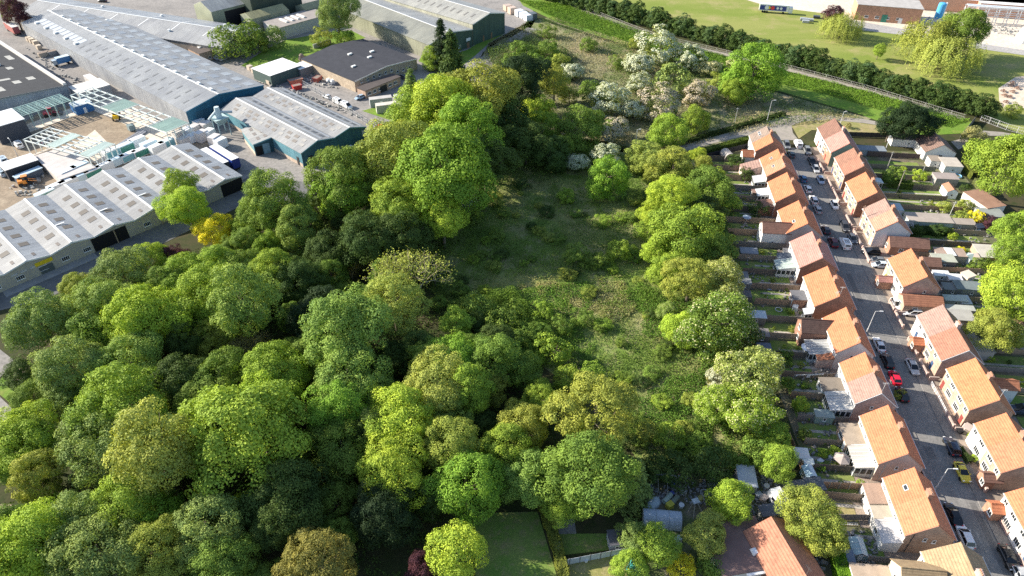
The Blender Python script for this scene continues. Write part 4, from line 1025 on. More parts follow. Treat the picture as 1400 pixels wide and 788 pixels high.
# foreground shed of seven ridge bays
n = 7; P = []
for i in range(n):
    P += [((i) / n, 4.3), ((i + .5) / n, 5.3)]
P.append((1, 4.3))
dv = (G(330, 240.6, 4.3) - G(5, 375, 4.3)) / 6; A = G(5, 375, 4.3) - dv
apx = lambda p: (700 + FPX * p.x / (p.y * math.cos(PITCH) + (HCAM - p.z) * math.sin(PITCH)), 394 - FPX * ((p.z - HCAM) * math.cos(PITCH) + p.y * math.sin(PITCH)) / (p.y * math.cos(PITCH) + (HCAM - p.z) * math.sin(PITCH)))
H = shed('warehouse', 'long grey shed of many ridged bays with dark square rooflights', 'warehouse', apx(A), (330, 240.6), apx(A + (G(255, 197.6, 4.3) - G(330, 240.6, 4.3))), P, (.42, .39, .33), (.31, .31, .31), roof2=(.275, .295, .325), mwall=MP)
bw = H.W / n; Lh = H.L
for i in range(n):
    for s, xo in ((0, .27), (1, .73)):
        for k in range(4): light(H, (i + xo) * bw, Lh * (.24 + .175 * k) + (1.2 if s else 0), 2.1, 2.0, (.13, .115, .10))
        light(H, (i + xo) * bw, 2.2, .7, 1.6, (.15, .13, .12))
for i in range(n):
    for k in range(2):
        if i not in (3, 6): window(H.t, 'shop', (i + .25 + .5 * k) * bw, -.02, 1.1, PI / 2)
OPENING_SHADE = (.012, .012, .014)  # shade inside open bays, painted as flat near-black panels on the wall
for a, b2 in ((2.9, 3.75), (6.35, 6.98)):
    MB().box(a * bw, b2 * bw, -.05, .0, 0, 3.9).build('loading_bay_shade', MP, H.t, OPENING_SHADE)
MB().tube((3.45 * bw, -.35, 0), (3.45 * bw, -.35, 4.2), .15, .15, 6).build('post', MS, H.t, (.35, .27, .18))
MB().tube((4.6 * bw, -.35, 0), (4.6 * bw, -.35, 4.4), .15, .15, 6).build('post', MS, H.t, (.35, .27, .18))
MB().box(1.62 * bw, 2.0 * bw, -.16, -.08, 2.7, 3.7).build('sign_board', MS, H.t, (.75, .55, .02))
for k in range(3): MB().box((1.1 + .2 * k) * bw, (1.24 + .2 * k) * bw, -.1, -.04, 2.7, 3.2).build('sign_board', MS, H.t, (.5, .5, .5))
MB().box(1.66 * bw, 1.96 * bw, -.1, -.04, 0, 2.2).build('door', MS, H.t, (.1, .12, .12))
MB().box(.8 * bw, 2.85 * bw, -3.0, -.06, -.03, .1).build('walkway', MF, H.t, (.3, .29, .28))
for i, y in ((2, .35), (3, .3), (4, .3)): MB().box((i + .5) * bw, (i + .5) * bw + 2.6, Lh * y - .2, Lh * y + .2, 5.3, 5.42).build('roof_duct', MS, H.t, (.75, .75, .74))
# long grey warehouse with blue near gable
H = shed('warehouse', 'very long grey-roofed warehouse with a blue end wall and striped panels', 'warehouse', (254, 153.5), (360, 117), (33, 31), [(0, 6.2), (.42, 8.4), (1, 6.2)], (.33, .34, .36), (.275, .285, .30), (.025, .125, .21), trim=(.03, .16, .26))
PALE = (.40, .43, .47); LBL = (.22, .25, .29)
for k in range(30): light(H, H.W * (.12 if k % 2 else .26), 6 + H.L * .62 * (k // 2) / 15, 2.4, .7, (.17, .175, .18))
for k in range(36): light(H, H.W * (.56 if k % 2 else .72), 4 + H.L * .93 * (k // 2) / 18, 2.6, 3.9, LBL if k % 4 < 2 else (.29, .32, .355), 'rooflight')
for k in range(18): light(H, H.W * .88, 4 + H.L * .93 * k / 18, 2.9, 3.7, (.30, .33, .36))
for k in range(11): light(H, H.W * .2, H.L * .66 + H.L * .31 * k / 11, 3.6, 3.2, PALE)
for k in range(16): vent(H, H.W * .43, 5 + H.L * .93 * k / 16)
for k in range(5): vent(H, H.W * (.12), H.L * (.66 + .07 * k), 1.4, 1.6)
MB().box(3, 24, -.09, -.02, 0, 5.).build('cladding_band', MCX, H.t, (.03, .10, .16))
# blue-walled twin-ridge warehouse
H = shed('warehouse', 'pale-roofed twin-ridge warehouse with teal-blue walls in the middle of the estate', 'warehouse', (411.6, 209.8), (499.7, 173.7), (302, 150), [(0, 5.0), (.25, 6.9), (.5, 5.6), (.75, 6.9), (1, 5.0)], (.12, .27, .33), (.315, .315, .315), (.05, .15, .20), trim=(.10, .27, .33), base=(.5, .4, .32))
for i, xx in enumerate((.10, .17, .40, .60, .67, .90)):
    for k in range(11):
        if xx in (.40, .90):
            light(H, H.W * xx, 3 + H.L * .9 * k / 11, 1.1, 2.2, (.10, .11, .125))
        else: light(H, H.W * xx, 3 + H.L * .9 * (k + (i % 2) * .3) / 11, 1.1, 2.0, (.21, .19, .17) if k % 3 else (.33, .32, .3))
for xx in (.34, .46, .84, .96): light(H, H.W * xx, H.L * .5, .5, H.L * .96, (.30, .33, .37), 'roof_strip', -.012)
MB().box(2.2, 3.6, -.1, -.02, 0, 3).build('door', MS, H.t, (.03, .035, .04))
MB().box(H.W * .93, H.W * .99, -.1, -.02, 2.4, 4.2).build('sign_board', MS, H.t, (.45, .48, .5)); MB().box(-.1, -.02, 2, 3.2, 0, 2.8).build('door', MS, H.t, (.03, .03, .03))
H2 = shed('warehouse_annex', 'low pale-roofed annex with blue walls joined to the twin-ridge warehouse', 'warehouse', (346.3, 198.2), (374, 187), (318, 181), [(0, 4.0), (1, 5.0)], (.16, .32, .36), (.36, .355, .34), (.04, .12, .16), base=(.58, .46, .36), trim=(.10, .27, .33))
for k in range(3):
    for j in range(2): light(H2, H2.W * (.35 + .35 * j), H2.L * (.2 + .3 * k), 1., 2., (.2, .18, .165))
MB().box(H2.W * .4, H2.W * .72, -.1, -.02, 0, 3.4).build('shutter_door', MCY, H2.t, (.28, .42, .5)); MB().box(H2.W * .05, H2.W * .36, -.1, -.02, 0, 3.0).build('loading_bay_shade', MP, H2.t, OPENING_SHADE)  # the bay's dark interior is painted on a flat panel
# pale warehouse at the top
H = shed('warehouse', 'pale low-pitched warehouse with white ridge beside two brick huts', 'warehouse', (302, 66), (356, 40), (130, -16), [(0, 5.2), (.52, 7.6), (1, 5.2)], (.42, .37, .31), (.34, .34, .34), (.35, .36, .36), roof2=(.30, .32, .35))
for k in range(6):
    for s in (0, 1): light(H, H.W * (.36 if s == 0 else .66), H.L * (.12 + .15 * k), H.W * .26, .5, (.72, .72, .71), 'roof_duct')
    vent(H, H.W * (.22 if k % 2 else .78), H.L * (.12 + .15 * k), 1, 1, .8)
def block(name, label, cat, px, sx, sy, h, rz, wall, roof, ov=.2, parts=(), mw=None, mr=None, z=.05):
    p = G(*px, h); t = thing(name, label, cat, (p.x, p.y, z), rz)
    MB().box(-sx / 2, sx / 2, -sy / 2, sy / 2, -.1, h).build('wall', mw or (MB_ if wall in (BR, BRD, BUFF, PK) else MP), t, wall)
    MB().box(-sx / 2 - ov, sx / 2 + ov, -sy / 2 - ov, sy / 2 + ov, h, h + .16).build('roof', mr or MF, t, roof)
    for q in parts:
        if q == 'win': window(t, 'mid', -sx / 2 - .01, 0, .9); window(t, 'mid', 0, -sy / 2 - .01, .9, PI / 2)
        if q == 'door': door(t, -sx / 2, min(.6, sy / 4), 0, (.12, .13, .15))
        if q == 'doorf': door(t, 0, -sy / 2, 0, (.75, .76, .76), PI / 2)
        if q == 'lights':
            for k in range(3): MB().box(sx * (-.12 + .22 * k), sx * (-.12 + .22 * k) + 1.3, sy * .1, sy * .1 + 1.6, h + .16, h + .5).build('rooflight', MS, t, (.7, .7, .68))
    return t
EA = math.atan2((G(350, 122, 6) - G(254, 153.5, 6)).y, (G(350, 122, 6) - G(254, 153.5, 6)).x)      # axis of the estate
block('hut', 'small flat-roofed brick hut halfway along the pale warehouse', 'hut', (222, 37), 5, 9, 3.6, EA, BUFF, (.17, .155, .135), parts=('door', 'win'))
block('hut', 'flat-roofed brick hut with three white rooflights near the dark round tree', 'hut', (277, 67), 8, 9.5, 3.8, EA, BUFF, (.12, .10, .09), parts=('door', 'win', 'lights'))
# dark-roofed works
H = shed('works_building', 'black-felt-roofed works building with pale brick walls', 'works', (484.5, 111.7), (569.6, 81), (412, 81), [(0, 4.2), (.2, 4.7), (.5, 5.6), (.8, 4.9), (1, 4.2)], (.44, .36, .27), (.05, .052, .062), (.40, .34, .27), mroof=MF, mwall=MB_, trim=(.62, .6, .57))
for x, y in ((.25, .3), (.55, .35), (.45, .6), (.72, .5)):
    o = MB().box(-.9, .9, -.5, .5, 0, .5).build('roof_vent', MS, H.t, (.75, .75, .73), (H.W * x, H.L * y, zat(H, H.W * x)[0] + .1))
for k in range(9): window(H.t, 'mid', H.W * (.1 + .095 * k), -.02, 2.7 if k < 6 else 1.4, PI / 2)
t = block('works_office', 'low front office of the black-roofed works with a row of windows', 'office', (518, 113), 17.5, 4.6, 3.0, math.atan2((G(541.6, 104, 3) - G(484.5, 127, 3)).y, (G(541.6, 104, 3) - G(484.5, 127, 3)).x), BUFF, (.10, .085, .08))
for k in range(6): window(t, 'wide', -7 + 2.6 * k, -2.32, 1.0, PI / 2)
MB().box(-1.6, 1.6, -2.5, -2.36, 0, 2.4).build('door', MS, t, (.02, .022, .025))
# green warehouses
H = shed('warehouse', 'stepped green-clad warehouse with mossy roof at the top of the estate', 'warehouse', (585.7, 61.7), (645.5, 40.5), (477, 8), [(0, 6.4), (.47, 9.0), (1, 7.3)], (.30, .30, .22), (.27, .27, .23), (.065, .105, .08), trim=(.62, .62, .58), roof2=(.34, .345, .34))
window(H.t, 'wide', H.W * .55, -.02, 1.2, PI / 2); window(H.t, 'wide', H.W * .68, -.02, 1.2, PI / 2); MB().box(H.W * .86, H.W * .92, -.1, -.02, 0, 2.4).build('door', MS, H.t, (.2, .12, .08)); MB().box(H.W * .85, H.W * .95, -.1, -.02, 3.0, 4.2).build('sign_board', MS, H.t, (.7, .7, .7))
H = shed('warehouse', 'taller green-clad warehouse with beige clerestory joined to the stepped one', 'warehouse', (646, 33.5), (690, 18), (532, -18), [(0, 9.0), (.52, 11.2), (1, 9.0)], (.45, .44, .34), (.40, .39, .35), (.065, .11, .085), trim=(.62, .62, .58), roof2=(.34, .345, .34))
for k in range(13): light(H, H.W * .27, 5 + 4.2 * k, 3.2, .8, (.19, .18, .165))
for k in range(2): MB().box(H.W * (.3 + .25 * k), H.W * (.34 + .25 * k), -.1, -.02, 0, 2.6).build('door', MS, H.t, (.25, .15, .08))
ga = math.atan2((G(439.6, 23, 4) - G(383, 38.6, 4)).y, (G(439.6, 23, 4) - G(383, 38.6, 4)).x)
t = block('block_building', 'grey block-walled flat-roofed building behind the rough grass', 'building', (405, 25), 26, 13, 5, ga, (.42, .42, .42), (.30, .27, .25))
for k in range(4): MB().box(-7 + 3 * k, -6 + 3 * k, -3, 3, 5.16, 5.7).build('roof_duct', MS, t, (.75, .74, .72))
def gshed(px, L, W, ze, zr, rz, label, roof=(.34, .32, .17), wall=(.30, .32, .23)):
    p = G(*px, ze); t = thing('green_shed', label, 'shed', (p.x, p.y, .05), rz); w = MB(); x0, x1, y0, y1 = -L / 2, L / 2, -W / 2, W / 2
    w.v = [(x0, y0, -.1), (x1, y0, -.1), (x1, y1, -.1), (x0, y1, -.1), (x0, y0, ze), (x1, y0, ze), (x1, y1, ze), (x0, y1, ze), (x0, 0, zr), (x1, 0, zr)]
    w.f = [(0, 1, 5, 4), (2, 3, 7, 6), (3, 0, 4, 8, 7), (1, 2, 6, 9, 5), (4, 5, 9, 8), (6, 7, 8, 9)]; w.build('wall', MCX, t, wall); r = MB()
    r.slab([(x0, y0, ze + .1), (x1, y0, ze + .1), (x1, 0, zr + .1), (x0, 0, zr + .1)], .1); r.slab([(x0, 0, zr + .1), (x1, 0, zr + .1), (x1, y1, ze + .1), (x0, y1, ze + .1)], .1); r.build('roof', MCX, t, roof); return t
gshed((362, 17), 19, 10, 6.5, 8.2, ga, 'small moss-roofed green shed beside the block building')
gshed((432, 6), 17, 9, 5.5, 7, ga, 'moss-roofed green shed behind the tall grey-green tree')
t = gshed((318, 2), 30, 16, 9, 12, EA, 'tall green shed with a big dark open front at the top edge', (.40, .40, .38)); MB().box(-9, 9, -8.1, -8.02, 0, 8).build('open_front_shade', MP, t, OPENING_SHADE)  # inner shade of the open front painted as a flat dark panel
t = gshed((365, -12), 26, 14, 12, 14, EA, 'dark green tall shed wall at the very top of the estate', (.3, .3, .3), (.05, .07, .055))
# dark-roofed shed on the upper edge, its canopy and neighbours
H = shed('warehouse', 'black-roofed warehouse with pale rooflight panels cut by the photo edge', 'warehouse', (-90, 168), (91, 117), (-170, 92), [(0, 5.4), (.45, 7.4), (1, 5.4)], (.40, .41, .43), (.055, .057, .062), (.36, .38, .41), mroof=MF, trim=(.2, .2, .2))
for x, y, sx, sy in ((.55, .12, 3, 5), (.64, .5, 2, 11), (.72, .18, 2.4, 3.4), (.80, .42, 2, 3.2), (.84, .2, 2.4, 3.6), (.66, .25, 4, 2), (.9, .6, 2, 6), (.78, .72, 2.2, 8), (.58, .8, 2, 10), (.6, .36, 1.6, 3), (.7, .62, 1.6, 3)): light(H, H.W * x, H.L * y, sx, sy, (.42, .41, .37))
MB().box(H.W - 1.0, H.W + .1, 0, H.L, 5.5, 6.4).build('parapet', MP, H.t, (.55, .53, .5))
for x, y in ((.6, .3), (.75, .5), (.68, .7)): vent(H, H.W * x, H.L * y, 1.6, 1.4, .8)
def frame_canopy(label, nl, nr, fl, z, cols, col, nb, purl, roofcol=None, tilt=0.):
    A, B_, F_ = G(*nl, z), G(*nr, z), G(*fl, z); ax = B_ - A; W = ax.length; ax.normalize(); ay = Vector((-ax.y, ax.x, 0)); L = (F_ - A).dot(ay)
    t = thing('steel_frame', label, 'frame', (A.x, A.y, .05), math.atan2(ax.y, ax.x))
    for i in range(nb + 1):
        x = W * i / nb; b = MB(); b.box(x - .14, x + .14, 0, L, z - .35 + 0, z); b.build('rafter', MS, t, col)
        for y in (0.15, L - .15): MB().box(x - .12, x + .12, y - .12, y + .12, 0, z - .35).build('post', MS, t, col)
    for k in range(purl + 1):
        y = L * k / purl; MB().box(-.2, W + .2, y - .1, y + .1, z + .003, z + .2).build('purlin', MS, t, col)
    if roofcol:
        n = 4
        for k in range(n):
            if k % 2 == 0: MB().box(0, W, L * k / n + .2, L * (k + .6) / n, z + .21, z + .25).build('roof_sheet', MCY, t, roofcol)
    return t
MINT = (.36, .55, .47)
frame_canopy('mint-green steel frame along the dark warehouse wall above the red dumper', (28, 160), (97, 138), (13, 151), 5.2, 0, (.40, .55, .50), 6, 6)
frame_canopy('big pale steel frame being built beside the very long warehouse', (228, 182), (258, 169), (131, 119), 6, 0, (.66, .72, .68), 3, 12, (.22, .33, .29))
frame_canopy('second pale steel frame standing in the earth of the timber yard', (122, 216), (157, 198), (67, 176), 5.5, 0, (.70, .74, .70), 5, 5, (.42, .52, .48))
sheet('timber_slab', PX((90, 135), (140, 124), (262, 190), (230, 206), (170, 170)), .09, GR_PALE)
sheet('timber_slab', PX((100, 200), (130, 178), (160, 208), (145, 228), (125, 222)), .09, GR_PALE)
sheet('timber_slab', PX((22, 176), (98, 148), (104, 158), (34, 184)), .09, GR_PALE)
block('flat_roofed_store', 'white-roofed open store at the head of the big steel frame', 'shed', (122, 118), 11, 9, 4.2, EA, (.3, .3, .3), (.62, .6, .56), parts=())
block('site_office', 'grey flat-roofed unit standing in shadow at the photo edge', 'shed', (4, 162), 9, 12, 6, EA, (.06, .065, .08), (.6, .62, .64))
def pack(px, sx, sy, h, rz, col, label, name='timber_pack', cat='timber', group=None, z=.06, teal=0, lab2=None):
    p = G(*px, h); t = thing(name, label, cat, (p.x, p.y, z), rz, group)
    MB().box(-sx / 2, sx / 2, -sy / 2, sy / 2, .12, h).build('wrapping', MS, t, col)
    b = MB()
    for k in (-.35, 0, .35): b.box(sx * k - .1, sx * k + .1, -sy / 2 + .05, sy / 2 - .05, 0, .12)
    b.build('bearer', MW, t, (.35, .25, .15))
    if teal: MB().box(-sx / 2 + .2, sx / 2 - .2, -sy / 2 - .03, -sy / 2, .3, h - .3).build('label_panel', MS, t, (.06, .24, .19) if teal == 1 else (.2, .42, .47))
    return t
WP = (.74, .76, .77); WB = (.56, .68, .74)
row = [(60, 262, 1), (76, 252, 0), (92, 246, 0), (108, 239, 0), (125, 232, 1), (141, 224, 0), (158, 216, 0), (174, 210, 2), (191, 204, 1)]
rz_ = math.atan2((G(255, 197.6) - G(60, 285)).y, (G(255, 197.6) - G(60, 285)).x)
for i, (x, y, te) in enumerate(row):
    pack((x, y), 5.2, 2.0, 2.4, rz_, WP if i % 3 else WB, 'white-wrapped timber pack in the long line behind the multi-bay shed', group='wrapped timber packs in the yard line', teal=te)
for i, (x, y, te) in enumerate([(92, 232, 1), (108, 225, 2), (150, 205, 2), (170, 197, 1), (186, 189, 0), (202, 194, 0), (214, 198, 0), (226, 192, 2)]):
    pack((x, y), 5, 2.2, 3.0, rz_, WB if i % 2 else WP, 'blue-white wrapped timber pack in the yard behind the first line', group='wrapped timber packs behind the first line', teal=te)
for i, (x, y) in enumerate([(243, 180), (254, 176), (264, 172), (262, 184), (274, 180), (284, 178), (280, 168), (270, 164), (292, 186), (300, 190), (250, 188)]):
    pack((x, y), 3.6, 2.6, 3.4 - .3 * (i % 4), rz_ + .1 * (i % 3), WP if i % 2 else (.6, .56, .54), 'white bundle in the heap between multi-bay shed and hopper', 'wrapped_bundle', 'timber', 'bundles heaped by the hopper')
t = block('timber_stack', 'wide flat stack roofed with pale boards in the timber yard', 'timber', (88, 222), 10, 21, 2.6, math.atan2((G(120, 232) - G(97, 240)).y, (G(120, 232) - G(97, 240)).x), (.5, .46, .42), (.50, .47, .45))
block('concrete_wall', 'low concrete wall with a small opening in the timber yard', 'wall', (48, 212), 10, 1.2, 2., rz_, (.5, .45, .38), (.5, .45, .38), .02)
block('white_roofed_shelter', 'white-roofed open shelter over sacks in the timber yard', 'shelter', (25, 222), 9, 6, 3.6, EA, (.03, .035, .045), (.7, .68, .66))
block('timber_shelf', 'low pale-blue roofed rack beside the white-roofed shelter', 'rack', (38, 236), 7.5, 2, 2.2, rz_, (.1, .12, .15), (.45, .55, .62))
# lorries and trailers
def trailer(px, L, h, rz, roof, side, label, name='trailer', end=None):
    p = G(*px, h); t = thing(name, label, 'trailer', (p.x, p.y, .06), rz)
    MB().box(-1.25, 1.25, -L / 2, L / 2, 1.0, h - .08).build('body', MC, t, side); MB().box(-1.27, 1.27, -L / 2 - .02, L / 2 + .02, h - .08, h).build('roof', MS, t, roof)
    MB().box(-1.22, 1.22, -L / 2 - .06, -L / 2 - .003, 1.05, h - .15).build('rear_door', MS, t, end or side); MB().box(-.5, .5, -L / 2 + .4, L / 2 - .4, .7, .99).build('chassis', MS, t, (.03, .03, .03))
    for y in (-L / 2 + 1.2, -L / 2 + 2.4, L / 2 - 1.6):
        for s in (-1, 1): MB().tube((s * 1.2, y, .5), (s * .85, y, .5), .5, .5, 12).build('wheel', MRU, t, (.02, .02, .02))
    return t
trailer((292, 213), 13.5, 4.0, EA, (.74, .73, .72), (.6, .6, .58), 'white-roofed trailer nearest the multi-bay shed', end=(.03, .035, .05))
trailer((306, 208), 13.5, 4.1, EA, (.74, .73, .71), (.02, .05, .25), 'white-roofed trailer with a blue end beside the first one', end=(.02, .04, .22))
trailer((14, 33), 12, 3.9, EA, (.74, .72, .7), (.42, .12, .10), 'red-sided trailer with a white roof beside the purple tree', end=(.28, .06, .07))
trailer((195, 50), 17, 3.9, EA, (.74, .74, .74), (.6, .6, .6), 'long white-roofed trailer between the two big grey warehouses')
trailer((124, 106), 8, 3.6, EA, (.70, .68, .66), (.6, .58, .55), 'dirty white container lying beside the very long warehouse', 'container')
# works yard bits
block('shipping_container', 'pale green container on the grass by the black-roofed works', 'container', (531, 142), 9, 2.6, 2.8, R_(17), (.45, .47, .38), (.56, .52, .46), .02, ('doorf',))
block('shipping_container', 'grey-roofed cabin behind the pale green container', 'container', (520, 134), 8, 2.6, 2.8, R_(17), (.30, .32, .33), (.45, .43, .41), .02, ('doorf',))
block('shipping_container', 'white van-sized cabin half hidden beside the blue-grey conifer', 'container', (548, 131), 5, 2.4, 2.6, R_(17), (.6, .62, .62), (.6, .6, .58), .02, ())
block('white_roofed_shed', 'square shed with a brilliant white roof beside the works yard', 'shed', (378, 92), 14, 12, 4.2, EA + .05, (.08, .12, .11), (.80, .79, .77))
block('white_roofed_shed', 'small white canopy between the brilliant white roof and the works', 'shed', (413, 90), 6, 6, 3.4, EA, (.2, .2, .2), (.78, .77, .75))
def skip(px, rz, col, label, L=5.5):
    p = G(*px, 1); t = thing('skip', label, 'skip', (p.x, p.y, .06), rz); b = MB(); l, w = L / 2, 1.15
    ring = lambda k, z, d=0: [(-l * k + d, -w * k + d, z), (l * k - d, -w * k + d, z), (l * k - d, w * k - d, z), (-l * k + d, w * k - d, z)]
    b.hexa(ring(.82, 0), ring(1, 1.7)); b.build('body', MP, t, col); MB().hexa(ring(.9, 1.705, .1), ring(.9, 1.75, .1)).build('load', MW, t, (.25, .2, .17))
    r = MB(); r.box(-l - .05, l + .05, -w - .06, -w + .06, 1.62, 1.76); r.box(-l - .05, l + .05, w - .06, w + .06, 1.62, 1.76); r.build('rim', MP, t, col); return t
skip((404, 111), EA - .25, (.55, .22, .14), 'long orange-brown skip in the works yard'); skip((406, 119), EA - .25, (.50, .05, .04), 'bright red skip in front of the orange-brown one', 3.5)
skip((434, 108), 1.2, (.35, .1, .08), 'rusty heap skip beside white sacks in the works yard', 3.5); skip((60, 74), EA, (.45, .38, .3), 'pale open skip behind the blue lorry', 4.5); skip((72, 72), EA, (.3, .3, .3), 'grey open skip next to the pale one', 4)
for k, (x, y) in enumerate(((447, 106), (453, 109), (450, 112), (456, 113))):
    p = G(x, y); t = tag(MB().dome(0, 0, .5, 1.2, 1.2, .9, 10, 4, True).build('bulk_sack', MS, None, (.72, .72, .70), (p.x, p.y, .1)), 'white bulk sack in the works yard heap', 'sack', 'white sacks in the works yard')
p = G(458, 116); tag(MB().dome(0, 0, 0, 2.2, 1.4, 1.2, 9, 3).build('scrap_heap', MW, None, (.12, .13, .15), (p.x, p.y, .06)), 'dark scrap heap beside the white sacks', 'heap')
p = G(413, 82); tag(MB().dome(0, 0, 0, 1.5, 1.4, 2.6, 7, 4).build('pallet_heap', MW, None, (.26, .2, .16), (p.x, p.y, .06)), 'brown scrap heap at the corner of the black roof', 'heap')
for i, (x, y) in enumerate(((352, 97), (357, 101), (362, 105), (368, 110), (347, 94), (341, 90))):
    pack((x, y), 1.8, 2.2, 1.8, EA, (.55, .47, .38), 'brown-fronted crate stack in the row by the blue wall', 'crate_stack', 'crates', 'crate stacks beside the works yard')
for i, (x, y) in enumerate(((42, 53), (47, 56), (52, 62), (38, 51))):
    pack((x, y), 1.8, 2.2, 1.8, EA, (.5, .42, .33), 'wooden crate in the row by the red trailer', 'crate_stack', 'crates', 'crates by the red trailer')
p = G(520, 178); t = thing('waste_bin', 'bright orange bin beside the wire gate', 'bin', (p.x, p.y, .06)); MB().tube((0, 0, 0), (0, 0, 1.5), 1.0, 1.15, 12).build('body', MP, t, (.7, .17, .04)); MB().tube((0, 0, 1.5), (0, 0, 1.62), 1.2, 1.2, 12).build('rim', MP, t, (.6, .14, .04))
# dust hopper
p = G(301, 166, 5); t = thing('dust_hopper', 'pale green hopper tower with ducts behind the very long warehouse', 'hopper', (p.x, p.y, .05), EA)
MB().hexa([(-1, -1, 4), (1, -1, 4), (1, 1, 4), (-1, 1, 4)], [(-2.4, -2.4, 6.4), (2.4, -2.4, 6.4), (2.4, 2.4, 6.4), (-2.4, 2.4, 6.4)]).build('bin', MP, t, (.36, .47, .47))
for a in (-1, 1):
    for b2 in (-1, 1): MB().tube((a * 1.8, b2 * 1.8, 0), (a * 1.8, b2 * 1.8, 5.8), .18, .18, 6).build('post', MS, t, (.3, .42, .45))
MB().tube((0, 0, 6.4), (0, 0, 10), 1.1, .8, 12).build('cyclone', MP, t, (.5, .58, .6)); MB().tube((0, 0, 9), (-3.2, 1, 6.2), .4, .4, 8).build('duct', MP, t, (.55, .62, .64)); MB().tube((0, 0, 8.2), (4, -2, 7.6), .45, .45, 8).build('duct', MP, t, (.4, .46, .5))
def loader(px, col, label, rz=.4):
    p = G(*px); t = thing('loader', label, 'loader', (p.x, p.y, .06), rz)
    MB().hexa([(-1, -2, .8), (1, -2, .8), (1, .3, .8), (-1, .3, .8)], [(-.9, -1.9, 1.9), (.9, -1.9, 1.9), (.9, .2, 1.9), (-.9, .2, 1.9)]).build('body', MC, t, col); MB().box(-.75, .75, -.6, .9, 1.9, 2.9).build('cab', MCG, t); MB().box(-.8, .8, -.7, 1, 2.9, 3.05).build('cab_roof', MC, t, col)
    MB().tube((-.6, .8, 1.6), (-.6, 3, .7), .15, .12, 6).tube((.6, .8, 1.6), (.6, 3, .7), .15, .12, 6).build('arm', MC, t, col); MB().hexa([(-1.2, 2.9, .2), (1.2, 2.9, .2), (1.2, 3.7, .2), (-1.2, 3.7, .2)], [(-1.3, 2.9, 1.1), (1.3, 2.9, 1.1), (1.3, 3.9, .6), (-1.3, 3.9, .6)]).build('bucket', MP, t, (.15, .15, .15))
    for a in (-1, 1):
        for y in (-1.3, 1.2): MB().tube((a * 1.25, y, .65), (a * .8, y, .65), .65, .65, 12).build('wheel', MRU, t, (.025, .025, .025))
    return t
loader((160, 163), (.70, .45, .02), 'yellow loading machine on the bare earth by the steel frame'); loader((70, 159), (.45, .05, .08), 'red loading machine in front of the mint-green frame', -1.1); loader((37, 253), (.75, .25, .03), 'orange machine beside the white-roofed shelter', -1.)
block('blue_cabin', 'blue cabin with a pale roof at the corner of the timber yard', 'cabin', (110, 141), 6, 5, 3, EA, (.04, .14, .33), (.5, .56, .6), .05, ('doorf',))
p = G(178, 160); t = pack((178, 171), 2, 2, 2, EA, (.2, .26, .27), 'small grey machine casing beside the yellow loading machine', 'machine_casing', 'machine')
for k in range(3): tag(MB().box(-.4, .4, -6, 6, 0, .5).build('steel_beam', MS, None, (.22, .23, .26), (G(178 + 3 * k, 190 + k).x, G(178 + 3 * k, 190 + k).y, .06), EA - 1.1), 'grey steel beam lying on the earth of the timber yard', 'beam', 'steel beams on the earth')
block('gate_lodge', 'long low green canopy wall beside the block wall', 'wall', (440, 58), 9, .6, 1.6, ga, (.25, .27, .2), (.3, .3, .25), .02)
# fences of the estate
def wire_fence(pts, h, label, step=3.0, col=(.45, .46, .46), boards=None):
    P = [G(*q) for q in pts]; t = thing('fence', label, 'fence', tuple(P[0]))
    o = P[0]
    for a, b2 in zip(P[:-1], P[1:]):
        a, b2 = a - o, b2 - o; n = max(1, int((b2 - a).length / step)); d = (b2 - a).normalized(); nn = Vector((-d.y, d.x, 0)) * .02
        for k in range(n + (1 if b2 is P[-1] else 0)):
            q = a.lerp(b2, k / n); MB().box(q.x - .06, q.x + .06, q.y - .06, q.y + .06, -.1, h + .1).build('post', MS, t, col)
        r = MB()
        if boards:
            r.hexa([a - nn, b2 - nn, b2 + nn, a + nn], [x + Vector((0, 0, h)) for x in (a - nn, b2 - nn, b2 + nn, a + nn)]); r.build('panel', MW, t, boards)
        else:
            for z in (.15, h * .55, h): r.tube(a + Vector((0, 0, z)), b2 + Vector((0, 0, z)), .045, .045, 4)
            m = int((b2 - a).length / .6)
            for k in range(m): q = a.lerp(b2, k / m); r.tube((q.x, q.y, .1), (q.x, q.y, h), .022, .022, 3)
            r.build('rail', MS, t, col)
    return t
wire_fence([(415, 118), (470, 150), (517, 180)], 2.2, 'wire fence along the blue warehouse beside the works lane'); wire_fence([(519, 182), (541, 164), (552, 156)], 2, 'wire gate across the works lane by the orange bin')
wire_fence([(476, 34), (530, 58), (590, 84), (600, 88)], 2.4, 'pale security fence beside the stepped green warehouse', col=(.55, .55, .52)); wire_fence([(742, -8), (860, 38), (900, 53), (1050, 88), (1180, 122), (1318, 164)], 1.8, 'long pale palisade fence between ditch bank and the evergreen row', 4.5, (.42, .41, .38))
wire_fence([(1340, 165), (1375, 178), (1420, 190)], 2.2, 'grey palisade fence at the corner of the factory lawn', 2.5, (.5, .5, .5)); wire_fence([(1312, 190), (1332, 166)], 2., 'dark fence across the end of the ditch bank', 2, (.2, .2, .2), (.16, .15, .13))
# loading yard heaps at the top
for i, (x, y, c) in enumerate(((700, 10, (.55, .42, .33)), (710, 14, (.7, .72, .74)), (716, 17, (.68, .72, .78)), (728, 18, (.10, .11, .12)), (722, 20, (.62, .64, .68)), (694, 7, (.5, .38, .3)))):
    pack((x, y), 3.4, 3.2, 3.0 - .2 * (i % 3), .5, c, ('pale brown', 'white', 'bluish white', 'black', 'light grey', 'brown')[i] + ' baled heap in the loading yard by the ditch', 'bale_stack', 'bales', 'bales in the loading yard')
